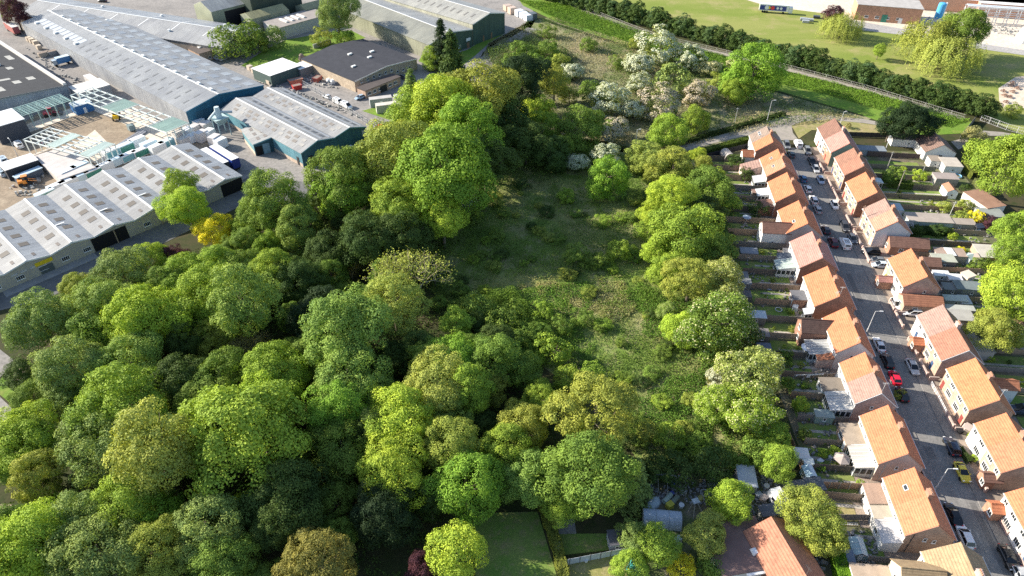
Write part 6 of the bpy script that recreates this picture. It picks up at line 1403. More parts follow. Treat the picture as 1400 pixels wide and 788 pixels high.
for a in (
    ((1242, 188), 10.5, 4.0, 2.6, Q - .05, (.70, .68, .66), (.19, .16, .16), 'long white garage with dark grey roof beside dense dark trees', 'gx', 'garage', 'garage'),
    ((1278, 217), 3.2, 3.4, 2.5, Q, (.62, .6, .58), (.30, .25, .20), 'white store joined to the bungalow, nearer the clipped hedge', 'flat'), ((1300, 222), 5.2, 5.6, 2.6, Q, (.66, .65, .64), (.46, .41, .35), 'white flat-roofed garage behind the bungalow', 'flat', 'garage', 'garage'),
    ((1293, 241), 6.4, 3.6, 2.4, Q, (.34, .31, .29), (.33, .28, .26), 'brown-grey flat-roofed garage beside the blue paddling pool', 'flat', 'garage', 'garage'), ((1299, 258), 3.0, 4.2, 2.3, Q, (.62, .68, .74), (.38, .2, .13), 'summerhouse with orange roof and pale blue front', 'gy', 'summerhouse', 'summerhouse'),
    ((1346, 272), 6.2, 9.0, 2.8, Q + .35, (.66, .62, .56), (.30, .18, .13), 'long cream outbuilding with a rusty roof near the huge green tree', 'flat', 'outbuilding', 'outbuilding'), ((1354, 291), 6.4, 4.0, 2.5, Q, (.35, .35, .33), (.26, .28, .26), 'grey-green lean-to beside the rusty-roofed outbuilding', 'flat'),
    ((1270, 298), 11.5, 4.4, 2.4, Q, (.40, .46, .44), (.36, .31, .27), 'long garage with a pale brown flat roof in the long garden', 'flat', 'garage', 'garage'), ((1311, 303), 8, 2.8, 2.2, Q, (.3, .28, .25), (.33, .28, .24), 'narrow flat-roofed shed at the end of the long garage', 'flat'),
    ((1299, 345), 7.2, 3.4, 2.3, Q, (.42, .36, .31), (.36, .27, .22), 'brown shed with a broad white strip on its roof', 'flat'), ((1290, 353), 5.4, 3.2, 2.5, Q, (.16, .15, .15), (.40, .41, .34), 'dark hut with sage roof and two white doors', 'flat', 'garden_hut', 'hut'),
    ((1356, 344), 7.2, 5.6, 2.5, Q, (.44, .3, .22), (.47, .44, .40), 'large shed with a pale ridged sheet roof by the back lane', 'flat', 'outbuilding', 'outbuilding'), ((1337, 353), 2.4, 2.4, 2, Q, (.6, .6, .6), (.3, .25, .22), 'small dark-roofed white shed beside the ridged sheet roof', 'gy'), ((1325, 351), 2.0, 2.6, 1.8, Q + .4, (.5, .55, .54), (.42, .50, .48), 'pale mint little shed on the sunlit grass', 'gx'),
    ((1327, 391), 7.2, 3.2, 2.3, Q, (.28, .29, .28), (.17, .20, .20), 'slate-grey shed behind the sandy garden', 'flat'), ((1301, 392), 4.0, 2.6, 2.0, Q, (.2, .2, .2), (.19, .2, .2), 'dark broken shed beside the slate-grey one', 'flat'), ((1287, 374), 3.6, 2.0, 2, Q, (.6, .6, .62), (.62, .64, .66), 'white hull-like cover on the shaded patio', 'flat'), ((1305, 379), 3., 2.2, 2, Q, (.6, .6, .6), (.64, .63, .64), 'white-topped box trailer on the sandy garden', 'flat'),
    ((1324, 375), 2.6, 2.2, 2.2, Q + .5, (.6, .5, .4), (.66, .56, .46), 'cream box shed on the sandy garden', 'flat'), ((1313, 431), 5.4, 3.6, 2.6, Q, (.3, .27, .25), (.37, .36, .34), 'flat grey-roofed garage behind the long house', 'flat', 'garage', 'garage'), ((1310, 421), 7, 1.6, 2.4, Q, (.35, .33, .3), (.40, .41, .38), 'long narrow pale canopy behind the long house', 'flat'),
    ((1306, 408), 5.0, 2.0, 1.9, Q, (.4, .45, .42), (.40, .44, .42), 'row of cold frames behind the rusty garage', 'flat', 'cold_frame', 'cold frame'), ((1319, 410), 2.2, 3.0, 1.6, Q, (.36, .42, .46), (.42, .47, .5), 'pale blue greenhouse slab beside the cold frames', 'flat'), ((1398, 448), 4, 5, 2.6, Q, (.62, .55, .48), (.36, .22, .15), 'brick outbuilding with a cream side at the photo edge', 'gy', 'outbuilding', 'outbuilding'),
    ((1224, 283), 3.4, 3.6, 2.6, Q, (.62, .62, .62), (.36, .42, .46), 'small white rear annex with blue-grey roof behind the pink and tan house', 'flat'),
    ((1034, 430), 4.2, 2.4, 2.1, Q, (.2, .19, .18), (.40, .47, .52), 'shed with a pale blue flat roof in a shaded garden', 'flat'), ((1042, 455), 2.8, 2.4, 2.1, Q, (.16, .14, .12), (.21, .19, .18), 'dark shed with a slatted brown roof', 'flat'), ((1044.5, 475), 2.9, 2.4, 2.1, Q, (.2, .19, .17), (.12, .14, .18), 'dark blue-roofed shed touching the cream-candled chestnut', 'flat'),
    ((1127, 566), 3.4, 1.8, 2.0, Q, (.30, .38, .34), (.26, .31, .29), 'mint-green shed beside the striped conservatory', 'flat'), ((1096, 620), 2.4, 2.2, 2.1, Q, (.5, .5, .48), (.62, .62, .60), 'white-roofed square shed at the foot of the sunlit brown fence', 'flat'), ((1104, 631), 1.7, 1.5, 1.8, Q + .3, (.55, .6, .58), (.58, .64, .62), 'tiny mint-white shed under the white-roofed one', 'gx'),
    ((1106.5, 645), 1.8, 2.4, 1.9, Q + .2, (.38, .5, .58), (.42, .55, .62), 'pale blue shed with bright roof by the sunlit brown fence', 'gy'), ((1114, 662), 3, 2.6, 2.0, Q + .2, (.15, .16, .17), (.10, .115, .13), 'charcoal flat-roofed shed at the end of the tan fence', 'flat'), ((1090, 668), 3.4, 3.0, 2.2, Q + .2, (.2, .2, .2), (.14, .14, .145), 'grey sheet-roofed shed behind the caravan', 'flat'),
    ((1159, 760), 1.8, 2.0, 1.9, Q, (.25, .28, .33), (.15, .19, .25), 'small blue-grey shed beside the glass greenhouse', 'flat'), ((842, 735), 2.3, 2.6, 2.1, R_(6), (.36, .38, .43), (.10, .10, .125), 'small grey shed with dark roof on the shaded lawn', 'flat'), ((1021, 651), 3.0, 4.4, 2.2, R_(-6), (.45, .45, .45), (.40, .43, .48), 'pale-roofed allotment greenhouse with a row of little windows', 'flat'),
    ((27, 512), 2.2, 3.2, 2.0, R_(20), (.07, .11, .09), (.45, .36, .28), 'small flat-topped box on the roadside grass', 'flat', 'kiosk', 'kiosk'), ((1080, 344), 3.0, 2.2, 2.2, Q, (.2, .2, .2), (.16, .16, .17), 'dark lean-to shed beside the hipped conservatory', 'flat'), ((1024, 343), 4.2, 2.4, 2.1, Q, (.2, .2, .22), (.20, .22, .25), 'grey shed in the clothes-strewn garden', 'flat'),
    ((1012, 376), 3.6, 2.4, 2.1, Q, (.16, .16, .16), (.15, .16, .17), 'charcoal shed at a shaded garden end', 'flat'), ((1016, 402), 3.6, 2.2, 2.0, Q, (.15, .14, .13), (.13, .125, .13), 'dark brown shed beside the pale blue-roofed one', 'flat'), ((1036, 262), 3.2, 1.8, 1.9, Q, (.22, .18, .15), (.26, .17, .14), 'brown shed near the bright-orange roofed house', 'flat'), ((1018, 385), 3, 2, 2, Q, (.2, .2, .2), (.18, .19, .2), 'slate shed under the green tree edge', 'flat'),
    ((1150, 205), 3., 2., 2.2, Q, (.1, .12, .14), (.13, .15, .17), 'dark slab-roofed shed behind the brown-roofed house', 'flat'), ((1190, 203), 9, 3.2, 1.9, Q, (.36, .38, .4), (.22, .25, .28), 'long slate-grey workshop roof behind the brown-roofed house', 'flat'), ((1055, 697), 4, 2, 1.9, R_(10), (.2, .2, .2), (.12, .13, .16), 'dark tarpaulin-roofed shelter among the junk', 'flat'), ((1041, 738), 3.4, 2, 2, R_(10), (.14, .15, .17), (.11, .12, .14), 'slate lean-to on the orange hip-roofed house', 'flat')):
    px, sx, sy, h, rz, wall, roof, label, style = a[:9]; gshed2(px, sx, sy, h, rz, wall, roof, label, style, *(a[9:] if len(a) > 9 else ()))
p = G(1298.5, 345, 2.4); tag(MB().box(-1., 1., -1.75, 1.75, 0, .06).build('roof_cover', MS, None, (.72, .72, .72), (p.x, p.y, 2.56), Q), 'broad white sheet lying on the brown shed roof', 'sheet')
# barrel-roofed shed
p = G(994, 213, 1); t = thing('barrel_shed', 'barrel-roofed wooden shed in the black-fenced yard', 'shed', (p.x, p.y, .06), Q + .3)
b = MB(); r = 1.7; N = 8; ring = [(math.cos(PI * k / N) * r, .9 + math.sin(PI * k / N) * r) for k in range(N + 1)]
for (xa, za), (xb, zb) in zip(ring[:-1], ring[1:]): b.quad((xa, -2, za), (xa, 2, za), (xb, 2, zb), (xb, -2, zb))
b.build('roof', MW, t, (.36, .33, .30)); MB().box(-1.65, 1.65, -1.95, 1.95, 0, .95).build('wall', MW, t, (.28, .22, .18)); g = MB(); g.quad(*[(x, -1.97, z) for x, z in ring]); g.build('end_wall', MW, t, (.22, .17, .14)); MB().box(-.4, .4, -2.02, -1.96, 0, 1.9).build('door', MW, t, (.06, .05, .05))
# greenhouse and polytunnel
def greenhouse(px, label, sx=2.4, sy=3.2, rz=Q):
    p = G(*px, 1.8); t = thing('greenhouse', label, 'greenhouse', (p.x, p.y, .06), rz); x, y = sx / 2, sy / 2
    MB().quad((-x, -y, 1.5), (0, -y, 2.2), (0, y, 2.2), (-x, y, 1.5)).quad((0, -y, 2.2), (x, -y, 1.5), (x, y, 1.5), (0, y, 2.2)).build('roof_glass', MS, t, (.40, .50, .52)); MB().box(-x, x, -y, y, 0, 1.49).build('side_glass', MS, t, (.2, .27, .28))
    f = MB()
    for k in range(4): yy = -y + sy * k / 3; f.tube((-x, yy, 1.53), (0, yy, 2.24), .035, .035, 4).tube((0, yy, 2.24), (x, yy, 1.53), .035, .035, 4)
    f.tube((0, -y, 2.25), (0, y, 2.25), .04, .04, 4).build('frame', MS, t, (.7, .72, .72)); MB().box(-.35, .35, -y - .04, -y - .003, 0, 1.8).build('door', MS, t, (.6, .62, .62)); return t
greenhouse((1174, 747), 'glass greenhouse with mint panes on the lower lawn'); greenhouse((1352, 400), 'glass greenhouse beside the sandy garden', 2.4, 3.4)
p = G(905, 708, 1); t = thing('polytunnel', 'blue-white plastic polytunnel on the allotment', 'polytunnel', (p.x, p.y, .06), R_(-6)); b = MB(); ring = [(math.cos(PI * k / 10) * 1.7, math.sin(PI * k / 10) * 2.1) for k in range(11)]
for (ya, za), (yb, zb) in zip(ring[:-1], ring[1:]): b.quad((-3.2, ya, za), (3.2, ya, za), (3.2, yb, zb), (-3.2, yb, zb))
b.quad(*[(-3.2, y, z) for y, z in ring]); b.quad(*[(3.2, y, z) for y, z in ring[::-1]]); b.build('cover', MRF, t, (.42, .47, .55)); h = MB()
for k in range(4):
    for (ya, za), (yb, zb) in zip(ring[:-1], ring[1:]): h.tube((-3.2 + 2.13 * k, ya * 1.01, za * 1.01), (-3.2 + 2.13 * k, yb * 1.01, zb * 1.01), .05, .05, 4)
h.build('hoop', MS, t, (.3, .33, .36))
# timber pergola on the allotment
p = G(898, 680); t = thing('pergola', 'weathered timber frame over pots on the allotment', 'pergola', (p.x, p.y, .06), R_(-8))
for k in range(4):
    for y in (0, 3.2): MB().tube((k * 1.6, y, 0), (k * 1.6, y, 2.1), .06, .06, 5).build('post', MW, t, (.33, .31, .28))
    MB().tube((k * 1.6, -.2, 2.1), (k * 1.6, 3.4, 2.1), .05, .05, 5).build('rail', MW, t, (.36, .34, .3))
MB().box(-.3, 5.2, 3.1, 3.5, 2.1, 2.2).build('shelf', MW, t, (.4, .42, .42))
p = G(952, 702); t = thing('wooden_trestle', 'leaning timber frame beside the polytunnel', 'frame', (p.x, p.y, .06), .3)
for q in (((-1.2, -1, 0), (0, 1, 2)), ((.2, 1, 2), (1., -1.1, 0)), ((-1.4, .6, 0), (-.2, 1.1, 1.9))): MB().tube(*q, .06, .06, 5).build('leg', MW, t, (.42, .38, .32))
MB().box(-.5, .7, .6, 1.6, 1.95, 2.05).build('top', MW, t, (.42, .46, .5))
def junk(px, kind, col, label, name, cat, s=1., group=None, z=0.):
    p = G(*px); b = MB()
    if kind == 'box': b.rbox(0, 0, 0, .9 * s, 1.1 * s, .9 * s, random.random(), .92); b.rbox(0, 0, .9 * s, .96 * s, 1.15 * s, .95 * s, .2)
    elif kind == 'tank': b.tube((-1.1 * s, 0, .5 * s), (1.1 * s, 0, .5 * s), .5 * s, .5 * s, 12); b.tube((0, 0, .95 * s), (0, 0, 1.1 * s), .2 * s, .2 * s, 8)
    elif kind == 'tub': b.tube((0, 0, 0), (0, 0, .7 * s), .35 * s, .45 * s, 12); b.tube((0, 0, .7 * s), (0, 0, .74 * s), .48 * s, .48 * s, 12)
    elif kind == 'ring':
        for k in range(16): a, c = 2 * PI * k / 16, 2 * PI * (k + 1) / 16; b.tube((math.cos(a) * s, math.sin(a) * s, .3), (math.cos(c) * s, math.sin(c) * s, .3), .14 * s, .14 * s, 6)
    elif kind == 'tarp': b.dome(0, 0, 0, 1.4 * s, .8 * s, .6 * s, 9, 3); b.dome(.7 * s, .3 * s, 0, .8 * s, .6 * s, .5 * s, 7, 3)
    o = b.build(name, MP, None, col, (p.x, p.y, .07 + z), random.random()); return tag(o, label, cat, group)
for a in (((915, 694), 'box', (.48, .42, .06), 'yellow crate behind the polytunnel', 'crate', 'crate', 1.1), ((912, 684), 'tank', (.40, .46, .40), 'pale green tank lying behind the polytunnel', 'water_tank', 'tank', 1.), ((922, 686), 'tank', (.22, .25, .2), 'dull green tank beside the pale green one', 'water_tank', 'tank', .9), ((893, 690), 'tarp', (.45, .52, .55), 'crumpled white sheeting by the polytunnel', 'tarpaulin', 'sheeting', 1.2),
    ((931, 694), 'tub', (.6, .62, .65), 'white tub behind the polytunnel', 'tub', 'tub', 1.), ((963, 676), 'ring', (.42, .42, .43), 'pale tyre ring on the allotment', 'tyre', 'tyre', .75), ((919, 664), 'tub', (.08, .14, .5), 'blue tub under the timber frame', 'tub', 'tub', 1.), ((918, 677), 'tub', (.09, .12, .4), 'second blue tub nearer the yellow crate', 'tub', 'tub', .9), ((956, 683), 'tarp', (.35, .33, .12), 'yellowish bag heap beside the tyre ring', 'bag_heap', 'bags', .8), ((932, 675), 'box', (.4, .4, .4), 'grey crate beside the timber frame', 'crate', 'crate', .9),
    ((1003, 731), 'box', (.12, .22, .22), 'dark teal box beside the brown flat roof', 'water_butt', 'box', 1.5), ((926, 741), 'box', (.55, .58, .62), 'white garden chair-like box in the bushes', 'crate', 'crate', 1.), ((1047, 668), 'tub', (.5, .5, .5), 'grey dustbin among the junk', 'dustbin', 'bin', 1.1), ((1043, 685), 'box', (.35, .3, .28), 'brown junk crate by the caravan', 'crate', 'crate', 1.1), ((1036, 680), 'box', (.3, .33, .36), 'blue-grey junk crate by the caravan', 'crate', 'crate', 1.), ((1052, 676), 'tarp', (.4, .38, .35), 'pale junk heap next to the caravan', 'junk_heap', 'heap', 1.),
    ((1064, 425), 'ring', (.5, .52, .52), 'white round paddling ring on the shaded lawn', 'paddling_ring', 'ring', .75), ((1320, 591), 'box', (.50, .42, .37), 'pale cabinet bin beside the front fence', 'waste_bin', 'bin', 1.6), ((1312, 592), 'tub', (.02, .02, .022), 'black wheelie bin beside the pale cabinet', 'waste_bin', 'bin', 1.3), ((1308, 242), 'ring', (.2, .42, .62), 'blue paddling pool by the brown-grey garage', 'paddling_pool', 'pool', 1.2), ((1086, 424), 'box', (.6, .62, .64), 'white bench box on the sunny garden edge', 'bench', 'bench', 1.2), ((1120, 634), 'box', (.5, .52, .56), 'pale garden seat under the round shrubs', 'garden_bench', 'bench', .9), ((1135, 628), 'box', (.48, .48, .5), 'grey garden seat by the pale gazebo', 'garden_bench', 'bench', .8),
    ((868, 776), 'tarp', (.05, .34, .33), 'turquoise netting heap on the lower lawn', 'netting', 'netting', 1.5), ((764, 749), 'box', (.62, .64, .68), 'white garden toy beside the trimmed hedge', 'garden_toy', 'toy', .9), ((801, 768), 'tub', (.6, .6, .62), 'white planter at the pale fence', 'planter', 'planter', .8), ((1084, 404), 'tub', (.45, .47, .5), 'grey round bin by the orange-roofed house', 'dustbin', 'bin', 1.2), ((1176, 250), 'box', (.3, .3, .3), 'grey bins beside the bright orange roof', 'waste_bin', 'bin', 1.2), ((1052, 395), 'tarp', (.3, .36, .5), 'bluish clothes heap on garden decking', 'clothes_heap', 'clothes', .7), ((1042, 392), 'tarp', (.4, .25, .22), 'reddish clothes heap on garden decking', 'clothes_heap', 'clothes', .7)):
    junk(*a)
# scattered rubbish of the allotment and the yard, too small to count
X = scatter([(886, 655), (960, 660), (1060, 640), (1075, 700), (1035, 715), (1000, 690), (940, 690), (890, 690)], 420); b = MB()
for x, y in X: b.rbox(x, y, .05, .05 + random.uniform(.1, .6), random.uniform(.15, .7), random.uniform(.15, .6), random.random() * 3)
o = b.build('rubble', m_ground('mixed_rubble', ((.30, .30, .31), (.12, .13, .15), (.42, .38, .34)), 1.5, 2.7, 6.), None); o['kind'] = 'stuff'
X = np.concatenate([scatter([(1240, 355), (1290, 350), (1330, 370), (1330, 420), (1280, 412)], 160), scatter([(1010, 240), (1060, 240), (1090, 420), (1020, 420)], 260), scatter([(1080, 500), (1150, 490), (1170, 640), (1110, 660), (1080, 570)], 160), scatter([(1250, 270), (1360, 300), (1370, 420), (1310, 420)], 200), scatter([(1140, 720), (1200, 730), (1200, 780), (1150, 790)], 80), scatter([(1085, 720), (1130, 770), (1120, 788), (1095, 770)], 70)]); b = MB()
for x, y in X: b.rbox(x, y, .08, .1 + random.uniform(.1, .5), random.uniform(.15, .8), random.uniform(.12, .5), random.random() * 3)
o = b.build('garden_clutter', m_ground('mixed_clutter', ((.30, .28, .26), (.08, .09, .10), (.5, .48, .46)), 1.1, 2.3, 6.), None); o['kind'] = 'stuff'
X = np.concatenate([scatter([(345, 110), (400, 122), (430, 135), (470, 150), (500, 165), (440, 145)], 90), scatter([(30, 60), (75, 85), (120, 118), (105, 125), (60, 90)], 60), scatter([(60, 200), (90, 195), (110, 203), (90, 210)], 14), scatter([(10, 240), (60, 240), (60, 265), (15, 270)], 40), scatter([(395, 95), (450, 110), (465, 122), (420, 118)], 70), scatter([(1150, 20), (1300, 26), (1290, 34), (1150, 26)], 60), scatter([(1330, 30), (1400, 40), (1400, 52), (1340, 42)], 90)]); b = MB()
for x, y in X: b.rbox(x, y, .08, .1 + random.uniform(.1, .7), random.uniform(.2, 1.1), random.uniform(.2, .6), random.random() * 3)
o = b.build('yard_clutter', m_ground('mixed_yard_clutter', ((.50, .48, .46), (.16, .17, .17), (.6, .58, .55)), .6, 1.6, 4.), None); o['kind'] = 'stuff'
# gazebo, parasol, clothes line, ladders
p = G(1147, 636); t = thing('gazebo', 'grey hexagonal gazebo roof among round shrubs', 'gazebo', (p.x, p.y, .06)); N = 6
b = MB(); rg = [(math.cos(2 * PI * k / N) * 1.6, math.sin(2 * PI * k / N) * 1.6, 1.9) for k in range(N)]
for k in range(N): b.quad(rg[k], rg[(k + 1) % N], (0, 0, 2.7))
b.build('roof', MF, t, (.36, .31, .28)); MB().tube((0, 0, 2.6), (0, 0, 2.85), .3, .1, 6).build('cap', MF, t, (.42, .37, .33))
for x, y, z in rg: MB().tube((x * .92, y * .92, 0), (x * .92, y * .92, 1.95), .06, .06, 5).build('post', MW, t, (.3, .25, .2))
MB().tube((0, 0, -.02), (0, 0, .12), 1.7, 1.7, 6).build('deck', MW, t, (.3, .28, .26))
def parasol(px, label, col, r=1.5):
    p = G(*px); t = thing('parasol', label, 'parasol', (p.x, p.y, .07)); b = MB(); N = 8; q = [(math.cos(2 * PI * k / N) * r, math.sin(2 * PI * k / N) * r, 2.1) for k in range(N)]
    for k in range(N): b.quad(q[k], q[(k + 1) % N], (0, 0, 2.6))
    b.build('canopy', MS, t, col); MB().tube((0, 0, 0), (0, 0, 2.6), .04, .04, 6).build('pole', MS, t, (.5, .5, .5)); MB().tube((0, 0, 0), (0, 0, .1), .35, .35, 10).build('base', MF, t, (.3, .3, .3))
parasol((1101.5, 485), 'white parasol on the patio beside the slatted lean-to', (.74, .73, .74)); parasol((1019, 306), 'blue-grey parasol in a shaded upper garden', (.24, .30, .38), 1.2)
a, c = G(1083, 522), G(1128, 520); t = thing('clothes_line', 'line of white washing across a shaded lawn', 'clothes line', tuple(a)); d = c - a
for q in (Vector(), d): MB().tube(q, q + Vector((0, 0, 2.1)), .05, .05, 5).build('post', MS, t, (.4, .4, .4))
MB().tube((0, 0, 2.05), d + Vector((0, 0, 2.05)), .012, .012, 3).build('line', MS, t, (.6, .6, .6)); pos = .3
while pos < d.length - .9:
    w = random.uniform(.4, .75); hgt = random.uniform(.35, .6) if not 2.2 < pos < 3.4 else 1.1; u = d.normalized(); q = u * pos; e = u * (pos + w); nn = Vector((-u.y, u.x, 0)) * .02; z0 = Vector((0, 0, 2.03)); zz = Vector((0, .12, 2.03 - hgt))
    MB().hexa([q + zz - nn, e + zz - nn, e + zz + nn, q + zz + nn], [q + z0 - nn, e + z0 - nn, e + z0 + nn, q + z0 + nn]).build('laundry', MP, t, random.choice(((.68, .68, .72), (.6, .64, .72), (.72, .7, .7)))); pos += w + .06
# hedges
def hedge(pts, w, h, col, label, leaf=.14, dens=95):
    P, N_, T = [], [], []; q0 = G(*pts[0])
    for a, c in zip(pts[:-1], pts[1:]):
        A, B2 = G(*a) - q0, G(*c) - q0; d = B2 - A; L = d.length; d.normalize(); n = int((w * 1.2 + 2 * h) * L * dens)
        u = RNG.uniform(0, L, n); s = RNG.uniform(0, w + 2 * h, n); x = np.where(s < h, -w / 2, np.where(s < h + w, s - h - w / 2, w / 2)); z = np.where(s < h, s, np.where(s < h + w, h, w + 2 * h - s))
        nr = np.where(s < h, -1, np.where(s < h + w, 0, 1)); nz = np.where((s >= h) & (s < h + w), 1., .15)
        bump = (vnoise(u, s, .9, 5) - .5) * .45; x = x + nr * bump; z = z + (nr == 0) * bump
        P.append(np.column_stack([A.x + d.x * u - d.y * x, A.y + d.y * u + d.x * x, z])); N_.append(np.column_stack([-d.y * nr, d.x * nr, nz]) + RNG.normal(size=(n, 3)) * .4); T.append(np.clip(bump * 1.2 + .45 + RNG.normal(0, .15, n), 0, 1))
    p = np.concatenate(P); me = leaf_mesh('hedge', p, np.concatenate(N_), RNG.uniform(.6, 1.2, len(p)) * leaf, np.concatenate(T), ML)
    o = put(me, 'hedge', None, (q0.x, q0.y, .05), 0, col if not isinstance(col, str) else PAL[col]); tag(o, label, 'hedge')
    return o
hedge([(742, 696), (760, 748), (772, 800)], 1.6, 1.8, 'O', 'long trimmed hedge beside the pale panelled fence'); hedge([(1128, 736), (1140, 760), (1152, 800)], 2.0, 2.0, (.13, .25, .025), 'vivid green clipped hedge beside the olive garden tree', .16)
hedge([(1318, 228), (1332, 246)], 2.6, 2.2, 'O', 'broad flat-topped yellow-green hedge by the white flat garage'); hedge([(1334, 252), (1350, 272)], 2.0, 2.0, (.17, .19, .08), 'straw-green hedge beside the rusty-roofed outbuilding'); hedge([(938, 218), (985, 204.5), (1024, 195)], 1.8, 1.7, 'M', 'thick hedge between the winding path and the black fence', .2, 60)
hedge([(930, 198), (985, 182.5), (1040, 166.5), (1072, 157.5)], 1.6, 1.1, 'D', 'low dark hedge along the scrub side of the winding path', .22, 40); hedge([(1310, 616), (1324, 636)], .8, 1.2, (.05, .075, .025), 'dark front-garden hedge beside the navy car'); hedge([(1325, 362), (1375, 368)], 1.6, 1.5, 'M', 'bushy garden boundary below the ridged sheet roof', .18, 60)
hedge([(1204, 254), (1245, 258)], 2.2, 2.0, 'M', 'rounded green hedge at the head of the shaded lawn', .18, 60); hedge([(1242, 318), (1300, 322)], 2., 1.6, 'D', 'dark overgrown hedge below the long garage', .2, 50)
# garden shrubs
for i, (x, y, r, k, c, lab) in enumerate((
    (1125, 620, 6, 'ball', 'L', 'small golden-green shrub beside the grey garden seats'), (1141, 618, 8, 'ball', 'L', 'taller golden-green shrub by the gazebo'), (1123, 638, 6, 'ball', 'V', 'round clipped shrub on the sunlit lawn'), (1161, 632, 7, 'ball', 'O', 'olive shrub beside the gazebo'), (1096, 554, 11, 'bush', 'L', 'lime bush glowing alone in a shaded garden'),
    (1257, 240, 8, 'ball', 'L', 'clipped yellow-green shrub by the brown-grey garage'), (1236, 232, 4, 'ball', 'L', 'small lime ball shrub on the striped lawn'), (1222, 241, 12, 'ball', 'M', 'large rounded green shrub at the shaded lawn'), (1320, 259, 7, 'ball', 'D', 'dark round shrub beside the orange-roofed summerhouse'), (1335, 297, 9, 'ball', 'Y', 'yellow dome shrub near the grey-green lean-to'),
    (1317, 298, 8, 'bush', 'O', 'olive shrub beside the narrow flat shed'), (1320, 281, 9, 'bush', 'O', 'golden shrub on the long sunny lawn'), (1290, 283, 8, 'bush', 'W', 'pale spiky plant on the long sunny lawn'), (1303, 324, 6, 'ball', 'L', 'small lime shrub in the shaded wild garden'), (1352, 305, 9, 'bush', 'P', 'reddish-purple shrub below the grey-green lean-to'), (1280, 315, 9, 'bush', 'D', 'dark shrub under the long garage'),
    (1250, 316, 10, 'bush', 'D', 'dark shrub behind the pale grey end wall'), (1340, 362, 9, 'bush', 'M', 'green shrub in the boundary by the ridged roof'), (1355, 364, 8, 'bush', 'M', 'second green shrub in the boundary by the lime tree'), (1372, 366, 7, 'bush', 'Y', 'yellow shrub under the big lime tree'), (1313, 342, 5, 'ball', 'Y', 'yellow shrub behind the white-striped shed'), (1223, 379, 9, 'bush', 'L', 'yellow climbing plant against the white house front'),
    (1229, 541, 7, 'bush', 'O', 'green street-side shrub beside the black hatchback'), (1053, 265, 7, 'bush', 'L', 'bright green bush against the bright-orange roofed house'), (1037, 288, 11, 'bush', 'D', 'dark bush in a shaded upper garden'), (1008, 222, 11, 'bush', 'D', 'dark bush below the barrel-roofed shed'), (1022, 238, 10, 'bush', 'D', 'dark bush near the white conservatory'), (1078, 525, 9, 'med', 'M', 'small tree beside the washing line'),
    (1073, 486, 9, 'bush', 'M', 'green bush beside the dark blue-roofed shed'), (1084, 452, 5, 'bush', 'O', 'olive bush in the shaded brick-wing garden'), (1100, 595, 9, 'bush', 'M', 'green bush at the corner of the sunlit brown fence'), (1062, 600, 20, 'med', 'B', 'bright tree beyond the sunlit brown fence'), (1065, 635, 24, 'med', 'B', 'dense green tree behind the mint-white shed'), (1040, 620, 24, 'bush', 'M', 'scrub bush above the allotment greenhouse'),
    (1010, 625, 20, 'bush', 'M', 'dark scrub bush beside the allotment greenhouse'), (975, 640, 26, 'bush', 'D', 'dark bramble bush above the allotment'), (930, 645, 26, 'bush', 'D', 'dark bramble bush above the timber frame'), (895, 640, 22, 'bush', 'D', 'dark bramble bush beside the spiky conifer'), (1084, 740, 6, 'bush', 'Y', 'yellowish plant beside the orange hip roof'), (1331, 627, 5, 'ball', 'L', 'small shrub in the white-rendered house front'), (1341, 624, 6, 'bush', 'O', 'shrub growing against the white-rendered front'), (1329, 597, 5, 'ball', 'L', 'little green bush beside the black wheelie bin'),
    (1195, 505, 6, 'bush', 'O', 'x'), (1140, 400, 6, 'bush', 'M', 'small street-side bush below the hipped conservatory house'), (1355, 460, 18, 'bush', 'D', 'dark undergrowth bush below the dark olive garden tree'), (1372, 430, 16, 'bush', 'G', 'grey-green bush between lime and olive garden trees'), (840, 640, 20, 'bush', 'D', 'dark bush under the dense mid-green tree'), (1130, 745, 10, 'bush', 'B', 'bright bush joining olive tree and clipped hedge'),
    (1160, 172, 4, 'ball', 'T', 'straw tuft on the verge behind the green-gabled house'), (1300, 345, 0, 'ball', 'L', 'x'))):
    if lab != 'x': tree(x, y, r, k, c, lab)
# front-garden walls on the sunny side of the street
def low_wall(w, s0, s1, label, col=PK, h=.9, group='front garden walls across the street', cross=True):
    p = S(w, s0); t = thing('garden_wall', label, 'wall', (p.x, p.y, .1), PI / 2 - SA, group)
    MB().box(0, s1 - s0, -.11, .11, 0, h).build('wall', MB_, t, col); MB().box(-.04, s1 - s0 + .04, -.16, .16, h, h + .07).build('coping', MF, t, (.4, .33, .29))
    MB().box(-.2, .2, -.2, .2, 0, h + .3).build('pier', MB_, t, col); MB().box(s1 - s0 - .2, s1 - s0 + .2, -.2, .2, 0, h + .3).build('pier', MB_, t, col)
for s0, s1 in ((197, 203.5), (186, 192), (179, 185), (166, 172), (157, 164), (150, 156), (131, 134), (125, 130), (116, 121), (110, 114), (96, 99), (81.5, 85), (73, 78), (62, 69)):
    low_wall(76.0, s0, s1, 'low brick front wall along the pavement on the sunny side of the street')
for i, s0 in enumerate((196, 185, 178, 165.4, 156, 149.5, 130, 121, 109, 95.5, 79, 70, 62)):
    p = S(76.1, s0); q = S(78.0, s0); t = thing('garden_wall', 'short brick wall dividing two front yards across the street', 'wall', (p.x, p.y, .1), -SA, 'walls between the front yards across the street'); MB().box(0, 1.9, -.1, .1, 0, .9).build('wall', MB_, t, PK); MB().box(-.02, 1.92, -.14, .14, .9, .97).build('coping', MF, t, (.4, .33, .29))
